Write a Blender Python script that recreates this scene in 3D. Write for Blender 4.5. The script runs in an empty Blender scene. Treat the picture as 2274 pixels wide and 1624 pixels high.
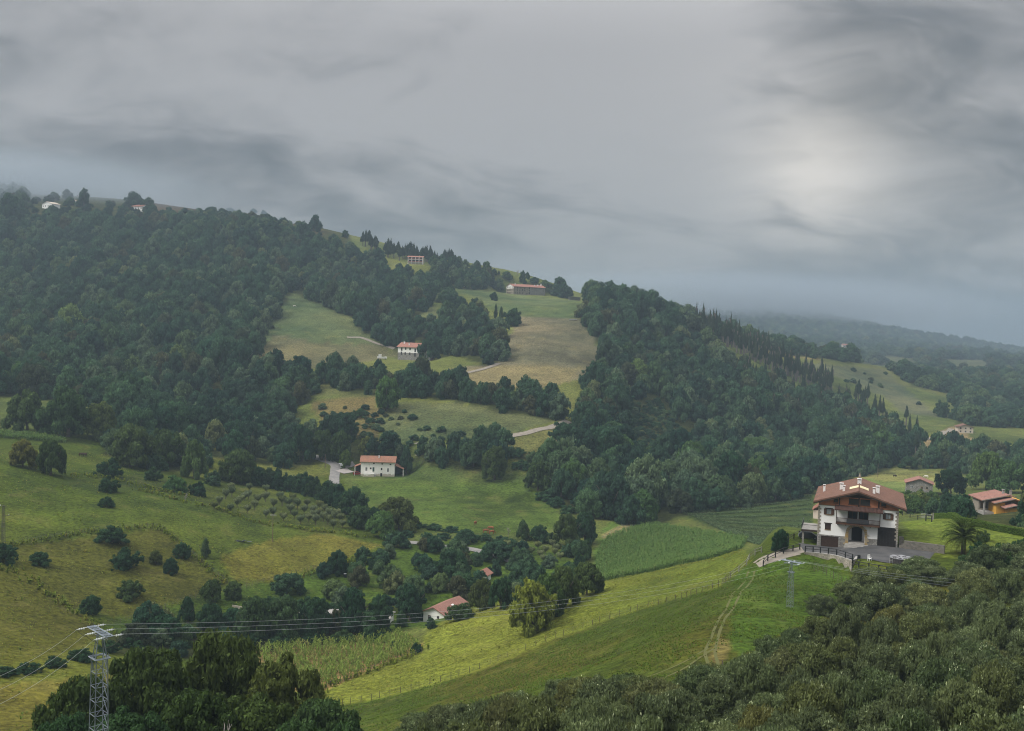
import bpy, math, random
import numpy as np
from mathutils import Vector, Matrix

scene = bpy.context.scene
col = scene.collection
PI = math.pi

# ------------------------------------------------------------------ camera
F, CX, CY = 2230.0, 1136.5, 812.0            # focal length and centre, in 2273 x 1624 picture units
PITCH, ROLL = 0.040, 0.030
FWD = np.array([0, math.cos(PITCH), -math.sin(PITCH)])
UP0 = np.array([0, math.sin(PITCH), math.cos(PITCH)])
RT0 = np.array([1.0, 0, 0])
RT = math.cos(ROLL) * RT0 + math.sin(ROLL) * UP0
UP = -math.sin(ROLL) * RT0 + math.cos(ROLL) * UP0
cam_d = bpy.data.cameras.new('camera')
cam = bpy.data.objects.new('camera', cam_d)
col.objects.link(cam)
cam_d.sensor_width = 36.0
cam_d.lens = 36.0 * F / 2273.0
cam_d.clip_start = 0.5
cam_d.clip_end = 30000
cam.matrix_world = Matrix(((RT[0], UP[0], -FWD[0], 0), (RT[1], UP[1], -FWD[1], 0), (RT[2], UP[2], -FWD[2], 0), (0, 0, 0, 1)))
scene.camera = cam

# ------------------------------------------------------------------ sky and sun
SUN_EL, SUN_AZ = math.radians(48), math.radians(-105)    # azimuth from +Y (view direction), clockwise
w = bpy.data.worlds.new('World'); scene.world = w; w.use_nodes = True
nt = w.node_tree; nt.nodes.clear()
class NT:
    """small helper to write node trees"""
    def __init__(s, t): s.t = t
    def n(s, typ, ins=None, **kw):
        nd = s.t.nodes.new(typ)
        for k, v in kw.items(): setattr(nd, k, v)
        for k, v in (ins or {}).items():
            sock = nd.inputs[k]
            if isinstance(v, bpy.types.NodeSocket): s.t.links.new(v, sock)
            else: sock.default_value = v
        return nd
    def math(s, op, a, b=0.0, c=0.0, clamp=False):
        nd = s.n('ShaderNodeMath', {0: a, 1: b, 2: c}, operation=op); nd.use_clamp = clamp
        return nd.outputs[0]
    def vmath(s, op, a, b=(0, 0, 0)):
        nd = s.n('ShaderNodeVectorMath', {0: a, 1: b}, operation=op)
        return nd.outputs['Value'] if op in ('DOT_PRODUCT', 'LENGTH') else nd.outputs[0]
    def noise(s, vec, scale, detail=3, rough=0.5, dist=0.0, lac=2.0):
        nd = s.n('ShaderNodeTexNoise', {'Scale': scale, 'Detail': detail, 'Roughness': rough, 'Distortion': dist, 'Lacunarity': lac})
        if vec is not None: s.t.links.new(vec, nd.inputs['Vector'])
        return nd.outputs['Fac']
    def mix(s, f, a, b, typ='MIX'):
        nd = s.t.nodes.new('ShaderNodeMix'); nd.data_type = 'RGBA'; nd.blend_type = typ
        nd.clamp_factor = True
        for i, v in ((0, f), (6, a), (7, b)):
            if isinstance(v, bpy.types.NodeSocket): s.t.links.new(v, nd.inputs[i])
            else: nd.inputs[i].default_value = (v if i == 0 else (*v[:3], 1))
        return nd.outputs[2]
    def ramp(s, f, stops):
        nd = s.n('ShaderNodeMapRange', {0: f, 1: stops[0], 2: stops[1], 3: stops[2], 4: stops[3]}); nd.interpolation_type = 'SMOOTHSTEP'
        return nd.outputs[0]
    def link(s, a, b): s.t.links.new(a, b)

def pix_dir(px, py):
    u, v = (px - CX) / F, (CY - py) / F
    d = FWD + u * RT + v * UP
    return d / np.linalg.norm(d)

g = NT(nt)
sky = g.n('ShaderNodeTexSky', sky_type='NISHITA', sun_disc=False, sun_elevation=SUN_EL, sun_rotation=SUN_AZ, air_density=1.2, dust_density=2.0)
skyb = g.n('ShaderNodeBackground', {'Color': sky.outputs[0], 'Strength': 0.06})
tc = g.n('ShaderNodeTexCoord')
D = tc.outputs['Generated']
sep = g.n('ShaderNodeSeparateXYZ', {0: D})
up = g.math('MAXIMUM', sep.outputs[2], 0.0)
inv = g.math('DIVIDE', 1.0, g.math('ADD', up, 0.42))
plane = g.n('ShaderNodeCombineXYZ', {0: g.math('MULTIPLY', sep.outputs[0], inv), 1: g.math('MULTIPLY', sep.outputs[1], inv), 2: 0.0})
PLV = plane.outputs[0]
def rot_scale(vec, ang, sc, off):
    return g.n('ShaderNodeMapping', {'Vector': vec, 'Rotation': (0, 0, ang), 'Scale': sc, 'Location': off}).outputs[0]
n1 = g.noise(rot_scale(PLV, 0.65, (1.2, 2.0, 1), (1.3, 4.2, 0)), 1.0, 3, 0.52)
wv = g.n('ShaderNodeCombineXYZ', {0: g.math('MULTIPLY', g.math('SUBTRACT', n1, 0.5), 0.9), 1: g.math('MULTIPLY', g.math('SUBTRACT', n1, 0.5), -0.7), 2: 0.0}).outputs[0]
PLW = g.vmath('ADD', PLV, wv)
n2 = g.noise(rot_scale(PLW, 0.6, (2.6, 3.6, 1), (7.7, 1.2, 0)), 1.0, 4, 0.58)
n3 = g.noise(rot_scale(PLW, 0.7, (7.0, 9.5, 1), (2.7, 8.2, 0)), 1.0, 3, 0.6)
cl = g.math('ADD', g.math('MULTIPLY', n1, 0.44), g.math('ADD', g.math('MULTIPLY', n2, 0.38), g.math('MULTIPLY', n3, 0.18)))
def lobe(px, py, k):
    d = g.vmath('DOT_PRODUCT', D, tuple(pix_dir(px, py)))
    return g.math('POWER', 2.718281828, g.math('MULTIPLY', g.math('SUBTRACT', d, 1.0), k))
# large thinner and thicker stretches of the cloud deck
thick = cl
for px, py, k, a in SKY_LOBES if 'SKY_LOBES' in globals() else (
        (420, 70, 60, 0.10), (1180, 130, 30, 0.10), (1480, 30, 40, 0.07), (700, 330, 60, -0.05), (60, 250, 60, -0.06),
        (1750, 110, 110, -0.09), (1900, 220, 160, -0.07), (1650, 300, 60, 0.05), (1150, 330, 150, -0.05), (1280, 480, 60, -0.02),
        (2050, 480, 120, -0.05)):
    thick = g.math('ADD', thick, g.math('MULTIPLY', lobe(px, py, k), a))
shade = g.ramp(thick, (0.39, 0.61, 0.0, 1.0))
ccol = g.mix(shade, (0.200, 0.207, 0.215), (0.72, 0.70, 0.695))
lowcol = g.mix(g.ramp(up, (0.0, 0.16, 0.0, 1.0)), (1.06, 1.02, 0.97), (1.0, 1.0, 1.0))
ccol = g.mix(1.0, ccol, lowcol, 'MULTIPLY')
# thin cloud in front of the sun's glow
glow = g.math('ADD', g.math('MULTIPLY', lobe(1800, 398, 520), 0.42), g.math('MULTIPLY', lobe(1900, 370, 75), 0.16))
glow = g.math('MULTIPLY', glow, g.ramp(n2, (0.28, 0.62, 0.30, 1.25)))
gl = g.n('ShaderNodeCombineXYZ', {0: g.math('MULTIPLY', glow, 1.18), 1: g.math('MULTIPLY', glow, 1.03), 2: g.math('MULTIPLY', glow, 0.84)})
ccol = g.vmath('ADD', ccol, gl.outputs[0])
# overcast luminance, steepened towards the unseen zenith for added light on walls and ground
zen = g.math('ADD', 1.0, g.math('MULTIPLY', g.math('POWER', g.ramp(up, (0.26, 1.0, 0.0, 1.0)), 0.7), 4.9))
cloud_b = g.n('ShaderNodeBackground', {'Color': ccol, 'Strength': g.math('MULTIPLY', zen, 0.255)})
mixs = g.n('ShaderNodeMixShader', {0: 0.94, 1: skyb.outputs[0], 2: cloud_b.outputs[0]})
out = g.n('ShaderNodeOutputWorld', {0: mixs.outputs[0]})

sun_d = bpy.data.lights.new('sun', 'SUN'); sun = bpy.data.objects.new('sun', sun_d); col.objects.link(sun)
sun_d.energy = 1.5; sun_d.angle = math.radians(22); sun_d.color = (1.0, 0.955, 0.88)
sdir = Vector((math.sin(SUN_AZ) * math.cos(SUN_EL), math.cos(SUN_AZ) * math.cos(SUN_EL), math.sin(SUN_EL)))
sun.rotation_euler = sdir.to_track_quat('Z', 'Y').to_euler()

scene.view_settings.view_transform = 'Standard'
scene.view_settings.look = 'None'
scene.view_settings.exposure = 1.34
scene.view_settings.gamma = 1.0
cy = scene.cycles
cy.max_bounces = 4; cy.diffuse_bounces = 2; cy.glossy_bounces = 2; cy.transmission_bounces = 3; cy.transparent_max_bounces = 6
cy.volume_bounces = 1
cy.use_denoising = True
cy.use_adaptive_sampling = True; cy.adaptive_threshold = 0.016; cy.adaptive_min_samples = 24; cy.filter_width = 1.05
w.cycles.sampling_method = 'MANUAL'; w.cycles.sample_map_resolution = 512
cy.caustics_reflective = False; cy.caustics_refractive = False

# ------------------------------------------------------------------ picture point -> place
def ray(px, py):
    u, v = (px - CX) / F, (CY - py) / F
    d = FWD + u * RT + v * UP
    return d / d[1]                      # scaled so that Y = 1
def at(px, py, Y):
    return ray(px, py) * Y
def atz(px, py, z):
    d = ray(px, py)
    return d * (z / d[2])
def to_pix(p):
    p = np.asarray(p, float)
    dep = p @ FWD
    return np.stack([CX + F * (p @ RT) / dep, CY - F * (p @ UP) / dep], -1)

# ------------------------------------------------------------------ terrain
rs = np.random.RandomState(7)
CP = []
def c_y(px, py, Y, dz=0.0):
    p = at(px, py, Y); CP.append((p[0], p[1], p[2] + dz))
def c_z(px, py, z):
    CP.append(tuple(atz(px, py, z)))
def c_w(x, y, z): CP.append((x, y, z))
# the viewpoint's own hillside
for a in [(-60, -30, 6), (0, -30, 4), (60, -30, 6), (0, 0, -2.2), (-40, 10, -10), (45, 10, -6), (0, 30, -17), (-40, 45, -27), (45, 35, -19), (95, 50, -24), (140, 100, -31), (-100, 60, -42), (-110, 110, -56), (-90, 20, -18)]: c_w(*a)
for a in [(1136, 1624, 70, -5), (1700, 1624, 64, -5), (2273, 1624, 60, -5), (2700, 1624, 62, -5), (900, 1624, 85, -6), (500, 1624, 72, -9), (220, 1624, 75, -3.5),
          (0, 1600, 158), (100, 1560, 170), (250, 1520, 182), (500, 1440, 95, -12), (720, 1590, 100, -7),
          (2000, 1480, 95, -5), (1800, 1420, 112, -5), (2273, 1420, 95, -5), (2273, 1300, 140, -5), (2000, 1330, 140, -4.5), (1900, 1275, 166, -2), (1700, 1500, 100, -5),
          (1590, 1450, 118), (1560, 1520, 98, 0), (1620, 1360, 140), (1680, 1300, 160), (1757, 1360, 150), (1830, 1290, 168), (1890, 1272, 172)]: c_y(*a)
# the spur with the fence
for a in [(760, 1565, 190), (900, 1535, 192), (1050, 1490, 194), (1200, 1430, 196), (1350, 1375, 198), (1500, 1330, 200), (1600, 1305, 194), (1660, 1252, 190),
          (1400, 1450, 150), (1400, 1520, 115), (1200, 1520, 135), (1000, 1560, 150), (850, 1605, 150),
          (850, 1500, 205), (1000, 1430, 222), (1170, 1395, 215), (1250, 1340, 230), (1400, 1310, 226), (1550, 1265, 226), (1640, 1222, 228), (1350, 1290, 246), (1000, 1380, 240), (1720, 1205, 222), (1780, 1190, 212)]: c_y(*a)
# valley floor, near
for a in [(900, 1430, -77), (700, 1420, -77.5), (600, 1500, -76), (750, 1520, -75), (985, 1375, -76), (1068, 1285, -75.5), (900, 1208, -74), (1040, 1218, -74), (850, 1260, -75),
          (550, 1370, -76), (300, 1370, -74), (400, 1340, -72.5), (100, 1480, -66), (150, 1400, -69), (1200, 1250, -75), (1290, 1290, -75),
          (1450, 1220, -74), (1600, 1180, -74), (1700, 1130, -74), (1350, 1150, -74), (1250, 1200, -75)]: c_z(*a)
# left pastures
for a in [(100, 1195, -62), (300, 1300, -70), (200, 1170, -61.5), (355, 1170, -63.5), (500, 1290, -73), (700, 1240, -72), (850, 1215, -73.5), (200, 1130, -59.5), (0, 1100, -56),
          (0, 1040, -52), (400, 1130, -63), (600, 1180, -69), (500, 1090, -66.5), (640, 1130, -70), (780, 1160, -72), (0, 980, -54), (240, 1000, -58), (100, 960, -53),
          (400, 980, -67), (560, 1010, -69), (740, 1060, -71), (840, 1060, -71), (1000, 1130, -73), (1100, 1065, -70), (1240, 1150, -74.5), (870, 1015, -64), (1120, 1010, -60),
          (0, 1250, -62.5), (-300, 1300, -60), (-300, 1100, -52), (-300, 980, -45)]: c_z(*a)
# hillside across the valley
for a in [(1200, 1000, 470), (1200, 962, 480), (1000, 900, 525), (1000, 950, 500), (700, 880, 555), (1100, 845, 600), (905, 800, 690), (740, 780, 700), (700, 680, 820), (640, 640, 880),
          (580, 800, 640), (1230, 760, 700), (1200, 690, 830), (1170, 657, 1040), (1050, 640, 1020), (1190, 622, 1130), (1130, 608, 1120), (1260, 652, 1060), (922, 588, 1000),
          (700, 512, 1115), (600, 490, 1250), (450, 466, 1350), (300, 452, 1400), (100, 441, 1440), (-300, 420, 1450), (103, 464, 1160), (303, 470, 1210), (900, 577, 1060), (1000, 592, 1070), (800, 545, 1090), (1090, 612, 1090)]: c_y(*a)
for a in [(-300, 850, 480, -12), (-300, 650, 850, -12), (-300, 520, 1080, -12), (0, 850, 500, -12), (100, 700, 750, -12), (100, 600, 900, -12), (100, 500, 1080, -10), (300, 850, 520, -12), (300, 700, 720, -12), (300, 600, 880, -12), (300, 500, 1080, -10),
          (500, 900, 500, -12), (500, 750, 680, -12), (500, 600, 860, -12), (500, 520, 1020, -10), (700, 600, 930, -12), (800, 620, 930, -12), (900, 620, 920, -12), (750, 560, 1000, -10)]: c_y(*a)
# the wooded ridge to the right of it
for a in [(1340, 632, 850, -14), (1290, 690, 840, -8), (1450, 660, 830, -14), (1550, 712, 830, -14), (1700, 775, 850, -16), (1850, 850, 860, -18), (2000, 940, 740, -14), (1340, 800, 620, -12), (1340, 950, 480, -12),
          (1500, 850, 650, -12), (1500, 1000, 500, -12), (1650, 900, 650, -12), (1650, 1000, 560, -11), (1800, 1000, 600, -6)]: c_y(*a)
for a in [(1400, 1110, -75), (1850, 1085, -76), (2000, 1060, -76), (2000, 1043, -76), (2150, 1003, -75), (2040, 1100, -68), (1990, 1000, -74), (2273, 1050, -74)]: c_z(*a)
for a in [(2110, 955, 745), (2000, 850, 1000), (1900, 810, 1060), (1750, 780, 1200), (2100, 900, 900), (2200, 870, 1000, -12), (2000, 800, 1500), (2200, 800, 1600), (2273, 900, 1000),
          (1600, 695, 2600), (1800, 704, 2450), (2000, 748, 2150), (2150, 780, 2050), (2273, 800, 2050), (2600, 830, 2000), (2600, 900, 1100), (2600, 1000, 700)]: c_y(*a)
for a in [(-700, 2100, 120), (0, 1500, 40), (200, 1500, -30), (0, 2200, -20), (400, 3200, 0), (-1500, 2500, 150), (1200, 3200, -60), (2400, 3000, -60), (0, 4500, -40), (-3000, 5000, 60), (3000, 5500, -60), (0, 7000, -60), (5500, 7000, -60), (-5500, 7000, 0), (350, 1250, -60), (60, 1300, 20), (1500, 1500, -60), (-1500, 1000, 60)]: c_w(*a)
# spur lawn and the yellow house
for a in [(2100, 1180, 205), (2080, 1150, 218), (2273, 1190, 195), (2273, 1230, 178), (2135, 1228, 186), (2205, 1143, 285), (2100, 1125, 255, -3), (2400, 1200, 200), (2400, 1280, 160), (2500, 1120, 280), (2180, 1080, 300, -8)]: c_y(*a)
CP = np.array(CP)
def warp(x, y):
    yy = y + 60.0
    return np.stack([x / yy * 1.0, np.log(yy) * 0.9], -1)
Wc = warp(CP[:, 0], CP[:, 1])
def kern(r): return np.sqrt(r * r + 0.03 ** 2)
K = kern(np.linalg.norm(Wc[:, None] - Wc[None], axis=2)) - 0.0015 * 0
K[np.diag_indices(len(CP))] -= 0.012
Pm = np.c_[np.ones(len(CP)), Wc]
A = np.block([[K, Pm], [Pm.T, np.zeros((3, 3))]])
sol = np.linalg.solve(A, np.r_[CP[:, 2], 0, 0, 0])
def hz_raw(x, y):
    q = warp(x, y); o = np.empty(len(x))
    for i in range(0, len(x), 20000):
        s_ = slice(i, i + 20000)
        r = np.linalg.norm(q[s_, None] - Wc[None], axis=2)
        o[s_] = kern(r) @ sol[:-3] + sol[-3] + q[s_] @ sol[-2:]
    return o
def vnoise(x, y, seed=0):
    """smooth value noise"""
    xi, yi = np.floor(x).astype(np.int64), np.floor(y).astype(np.int64)
    fx, fy = x - xi, y - yi
    fx, fy = fx * fx * (3 - 2 * fx), fy * fy * (3 - 2 * fy)
    def h(a, b):
        n = (a * 374761393 + b * 668265263 + seed * 974634777) & 0x7fffffff
        n = ((n ^ (n >> 13)) * 1274126177) & 0x7fffffff
        return ((n ^ (n >> 16)) & 0xffff) / 65535.0
    return (h(xi, yi) * (1 - fx) + h(xi + 1, yi) * fx) * (1 - fy) + (h(xi, yi + 1) * (1 - fx) + h(xi + 1, yi + 1) * fx) * fy
def fbm(x, y, sc, oct=3, seed=0):
    v, a = 0, 1.0
    for k in range(oct):
        v = v + a * (vnoise(x / sc, y / sc, seed + k) - 0.5); sc *= 0.5; a *= 0.5
    return v
NC, NR = 460, 600
OFF = 45.0
S_ = np.linspace(-0.98, 0.98, NC)
L_ = np.exp(np.linspace(math.log(18.0), math.log(9000.0), NR))
GY = np.repeat((L_ - OFF)[:, None], NC, 1)
GX = L_[:, None] * S_[None, :]
gx, gy = GX.ravel(), GY.ravel()
gzv = hz_raw(gx, gy)
dist = np.hypot(gx, gy)
gzv += fbm(gx, gy, 38, 3, 3) * np.clip(dist / 120, 0, 1) * 1.3 + fbm(gx, gy, 9, 2, 11) * np.clip(dist / 100, 0, 1) * 0.35 + fbm(gx, gy, 140, 2, 21) * np.clip((dist - 500) / 400, 0, 1) * 9
GZ = gzv.reshape(NR, NC)
def gz(x, y):
    """height of the ground sheet at x, y"""
    x = np.atleast_1d(np.asarray(x, float)); y = np.atleast_1d(np.asarray(y, float))
    l = y + OFF
    fr = np.clip((np.log(np.maximum(l, 18.01)) - math.log(18.0)) / (math.log(9000.0) - math.log(18.0)) * (NR - 1), 0, NR - 1.001)
    fc = np.clip((x / l - S_[0]) / (S_[-1] - S_[0]) * (NC - 1), 0, NC - 1.001)
    r, c = fr.astype(int), fc.astype(int); a, b = fr - r, fc - c
    return (GZ[r, c] * (1 - b) + GZ[r, c + 1] * b) * (1 - a) + (GZ[r + 1, c] * (1 - b) + GZ[r + 1, c + 1] * b) * a
YS = np.exp(np.linspace(math.log(35), math.log(6000), 2600))
def hit(px, py):
    """where the sight line through a picture point meets the ground"""
    d = ray(px, py); P = d[None] * YS[:, None]
    below = P[:, 2] < gz(P[:, 0], P[:, 1])
    i = int(np.argmax(below)) if below.any() else len(YS) - 1
    a, b = YS[max(i - 1, 0)], YS[i]
    for _ in range(20):
        m = (a + b) / 2; p = d * m
        if p[2] < gz(p[0], p[1])[0]: b = m
        else: a = m
    return d * b
def flatten(cx, cy, rx, ry, ang, z, soft):
    """level a pad in the terrain (rotated rectangle, soft edge)"""
    global GZ
    ca, sa = math.cos(ang), math.sin(ang)
    u = (GX - cx) * ca + (GY - cy) * sa; v = -(GX - cx) * sa + (GY - cy) * ca
    d = np.hypot(np.maximum(np.abs(u) - rx, 0), np.maximum(np.abs(v) - ry, 0))
    t = np.clip(1 - d / soft, 0, 1); t = t * t * (3 - 2 * t)
    zz = z(u, v) if callable(z) else z
    GZ = GZ * (1 - t) + zz * t
# ------------------------------------------------------------------ materials
MATS = {}
def mat(name, c1, c2=None, scale=4.0, rough=0.85, bump=0.0, bscale=None, detail=4, spec=0.3, metal=0.0, coord='Object'):
    if name in MATS: return MATS[name]
    m = bpy.data.materials.new(name); m.use_nodes = True; MATS[name] = m
    q = NT(m.node_tree); b = m.node_tree.nodes['Principled BSDF']
    b.inputs['Roughness'].default_value = rough
    b.inputs['Specular IOR Level'].default_value = spec
    b.inputs['Metallic'].default_value = metal
    tcn = q.n('ShaderNodeTexCoord').outputs[coord]
    if c2 is None: b.inputs['Base Color'].default_value = (*c1, 1)
    else:
        f = q.ramp(q.noise(tcn, scale, detail, 0.6), (0.35, 0.65, 0, 1))
        q.link(q.mix(f, c1, c2), b.inputs['Base Color'])
    if bump:
        bn = q.n('ShaderNodeBump', {'Strength': 0.6, 'Distance': bump, 'Height': q.noise(tcn, bscale or scale * 3, 3, 0.6)})
        q.link(bn.outputs[0], b.inputs['Normal'])
    return m
def stone_mat(name, cols, scale, joint=(0.16, 0.15, 0.13), bump=0.04, jw=0.08):
    m = bpy.data.materials.new(name); m.use_nodes = True; MATS[name] = m
    q = NT(m.node_tree); b = m.node_tree.nodes['Principled BSDF']; b.inputs['Roughness'].default_value = 0.9
    tcn = q.n('ShaderNodeTexCoord').outputs['Object']
    mp = q.n('ShaderNodeMapping', {'Vector': tcn, 'Scale': (1, 1, 1.6)}).outputs[0]
    v1 = q.n('ShaderNodeTexVoronoi', {'Vector': mp, 'Scale': scale}, feature='F1')
    v2 = q.n('ShaderNodeTexVoronoi', {'Vector': mp, 'Scale': scale}, feature='DISTANCE_TO_EDGE')
    r = q.n('ShaderNodeSeparateColor', {0: v1.outputs['Color']}).outputs[0]
    c = q.mix(q.ramp(r, (0.0, 0.5, 0, 1)), cols[0], cols[1]); c = q.mix(q.ramp(r, (0.5, 1.0, 0, 1)), c, cols[2])
    c = q.mix(q.ramp(q.noise(tcn, 0.7, 3), (0.35, 0.7, 0, 0.5)), c, (0.11, 0.10, 0.08))
    e = q.ramp(v2.outputs['Distance'], (0.0, jw, 0, 1))
    q.link(q.mix(e, joint, c), b.inputs['Base Color'])
    bn = q.n('ShaderNodeBump', {'Strength': 0.8, 'Distance': bump, 'Height': e}); q.link(bn.outputs[0], b.inputs['Normal'])
    return m
def roof_mat(name, c1, c2, axis=0, pitch=4.2, dirt=(0.10, 0.075, 0.06), dk=0.55):
    """clay pantiles: barrel rows along one axis and courses along the other"""
    m = bpy.data.materials.new(name); m.use_nodes = True; MATS[name] = m
    q = NT(m.node_tree); b = m.node_tree.nodes['Principled BSDF']; b.inputs['Roughness'].default_value = 0.9; b.inputs['Specular IOR Level'].default_value = 0.2
    tcn = q.n('ShaderNodeTexCoord').outputs['Object']
    sp = q.n('ShaderNodeSeparateXYZ', {0: tcn})
    a, c = sp.outputs[axis], sp.outputs[1 - axis]
    row = q.math('ABSOLUTE', q.math('SINE', q.math('MULTIPLY', a, pitch * PI)))
    crs = q.math('FRACT', q.math('MULTIPLY', c, 2.8))
    cell = q.n('ShaderNodeCombineXYZ', {0: q.math('FLOOR', q.math('MULTIPLY', a, pitch)), 1: q.math('FLOOR', q.math('MULTIPLY', c, 2.8)), 2: 0.0}).outputs[0]
    rnd = q.n('ShaderNodeTexWhiteNoise', {0: cell}, noise_dimensions='3D').outputs['Value']
    f = q.math('ADD', q.math('MULTIPLY', rnd, 0.55), q.math('MULTIPLY', q.noise(tcn, 0.8, 4, 0.6), 0.45))
    cc = q.mix(q.ramp(f, (0.2, 0.8, 0, 1)), c1, c2)
    cc = q.mix(q.ramp(q.noise(tcn, 0.35, 5, 0.65), (0.45, 0.75, 0, dk)), cc, dirt)
    q.link(cc, b.inputs['Base Color'])
    h = q.math('ADD', row, q.math('MULTIPLY', crs, 0.35))
    bn = q.n('ShaderNodeBump', {'Strength': 0.7, 'Distance': 0.06, 'Height': h}); q.link(bn.outputs[0], b.inputs['Normal'])
    return m
def brick_mat(name, c1, c2, mortar):
    m = bpy.data.materials.new(name); m.use_nodes = True; MATS[name] = m
    q = NT(m.node_tree); b = m.node_tree.nodes['Principled BSDF']; b.inputs['Roughness'].default_value = 0.9
    tcn = q.n('ShaderNodeTexCoord').outputs['Object']; sp = q.n('ShaderNodeSeparateXYZ', {0: tcn})
    v = q.n('ShaderNodeCombineXYZ', {0: q.math('ADD', sp.outputs[0], sp.outputs[1]), 1: sp.outputs[2], 2: 0.0}).outputs[0]
    bk = q.n('ShaderNodeTexBrick', {'Vector': v, 'Color1': (*c1, 1), 'Color2': (*c2, 1), 'Mortar': (*mortar, 1), 'Scale': 1.0, 'Mortar Size': 0.01, 'Brick Width': 0.26, 'Row Height': 0.08})
    cc = q.mix(q.ramp(q.noise(tcn, 0.9, 4, 0.6), (0.4, 0.75, 0, 0.45)), bk.outputs[0], (c1[0] * 0.5, c1[1] * 0.6, c1[2] * 0.7))
    q.link(cc, b.inputs['Base Color']); return m
def plaster_mat(name, c, stain=(0.45, 0.42, 0.36), amt=0.35, low=None):
    m = bpy.data.materials.new(name); m.use_nodes = True; MATS[name] = m
    q = NT(m.node_tree); b = m.node_tree.nodes['Principled BSDF']; b.inputs['Roughness'].default_value = 0.9; b.inputs['Specular IOR Level'].default_value = 0.2
    tcn = q.n('ShaderNodeTexCoord').outputs['Object']
    st = q.n('ShaderNodeMapping', {'Vector': tcn, 'Scale': (1.2, 1.2, 0.25)}).outputs[0]
    f = q.ramp(q.noise(st, 1.2, 5, 0.65), (0.5, 0.8, 0, amt))
    cc = q.mix(f, c, stain)
    if low is not None:      # worn render and damp near the foot of the wall
        sp = q.n('ShaderNodeSeparateXYZ', {0: tcn})
        d = q.math('SUBTRACT', q.math('ADD', q.math('MULTIPLY', q.noise(tcn, 0.6, 5, 0.6), low * 2.2), -low * 0.2), sp.outputs[2])
        cc = q.mix(q.ramp(d, (-0.2, 0.5, 0, 0.8)), cc, (0.36, 0.31, 0.22))
    q.link(cc, b.inputs['Base Color'])
    return m

def leaf_mat(name, c1, c2, c3, trans=0.22, tip=None):
    """foliage: colour varies from plant to plant and from leaf to leaf"""
    m = bpy.data.materials.new(name); m.use_nodes = True; MATS[name] = m
    q = NT(m.node_tree); m.node_tree.nodes.clear()
    oi = q.n('ShaderNodeObjectInfo'); r = oi.outputs['Random']
    at_ = q.n('ShaderNodeAttribute', attribute_name='v').outputs['Fac']
    c = q.mix(q.ramp(r, (0.0, 0.6, 0, 1)), c1, c2); c = q.mix(q.ramp(r, (0.72, 1.0, 0, 1)), c, c3)
    c = q.mix(1.0, c, oi.outputs['Color'], 'MULTIPLY')
    if tip is not None: c = q.mix(q.ramp(at_, (0.8, 1.0, 0, 0.85)), c, tip)
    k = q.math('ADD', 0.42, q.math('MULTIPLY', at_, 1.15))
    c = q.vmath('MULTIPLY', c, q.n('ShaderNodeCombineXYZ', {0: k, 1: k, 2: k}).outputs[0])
    d = q.n('ShaderNodeBsdfDiffuse', {'Color': c}); t = q.n('ShaderNodeBsdfTranslucent', {'Color': c})
    mx = q.n('ShaderNodeMixShader', {0: trans, 1: d.outputs[0], 2: t.outputs[0]})
    q.n('ShaderNodeOutputMaterial', {0: mx.outputs[0]}); return m

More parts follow.
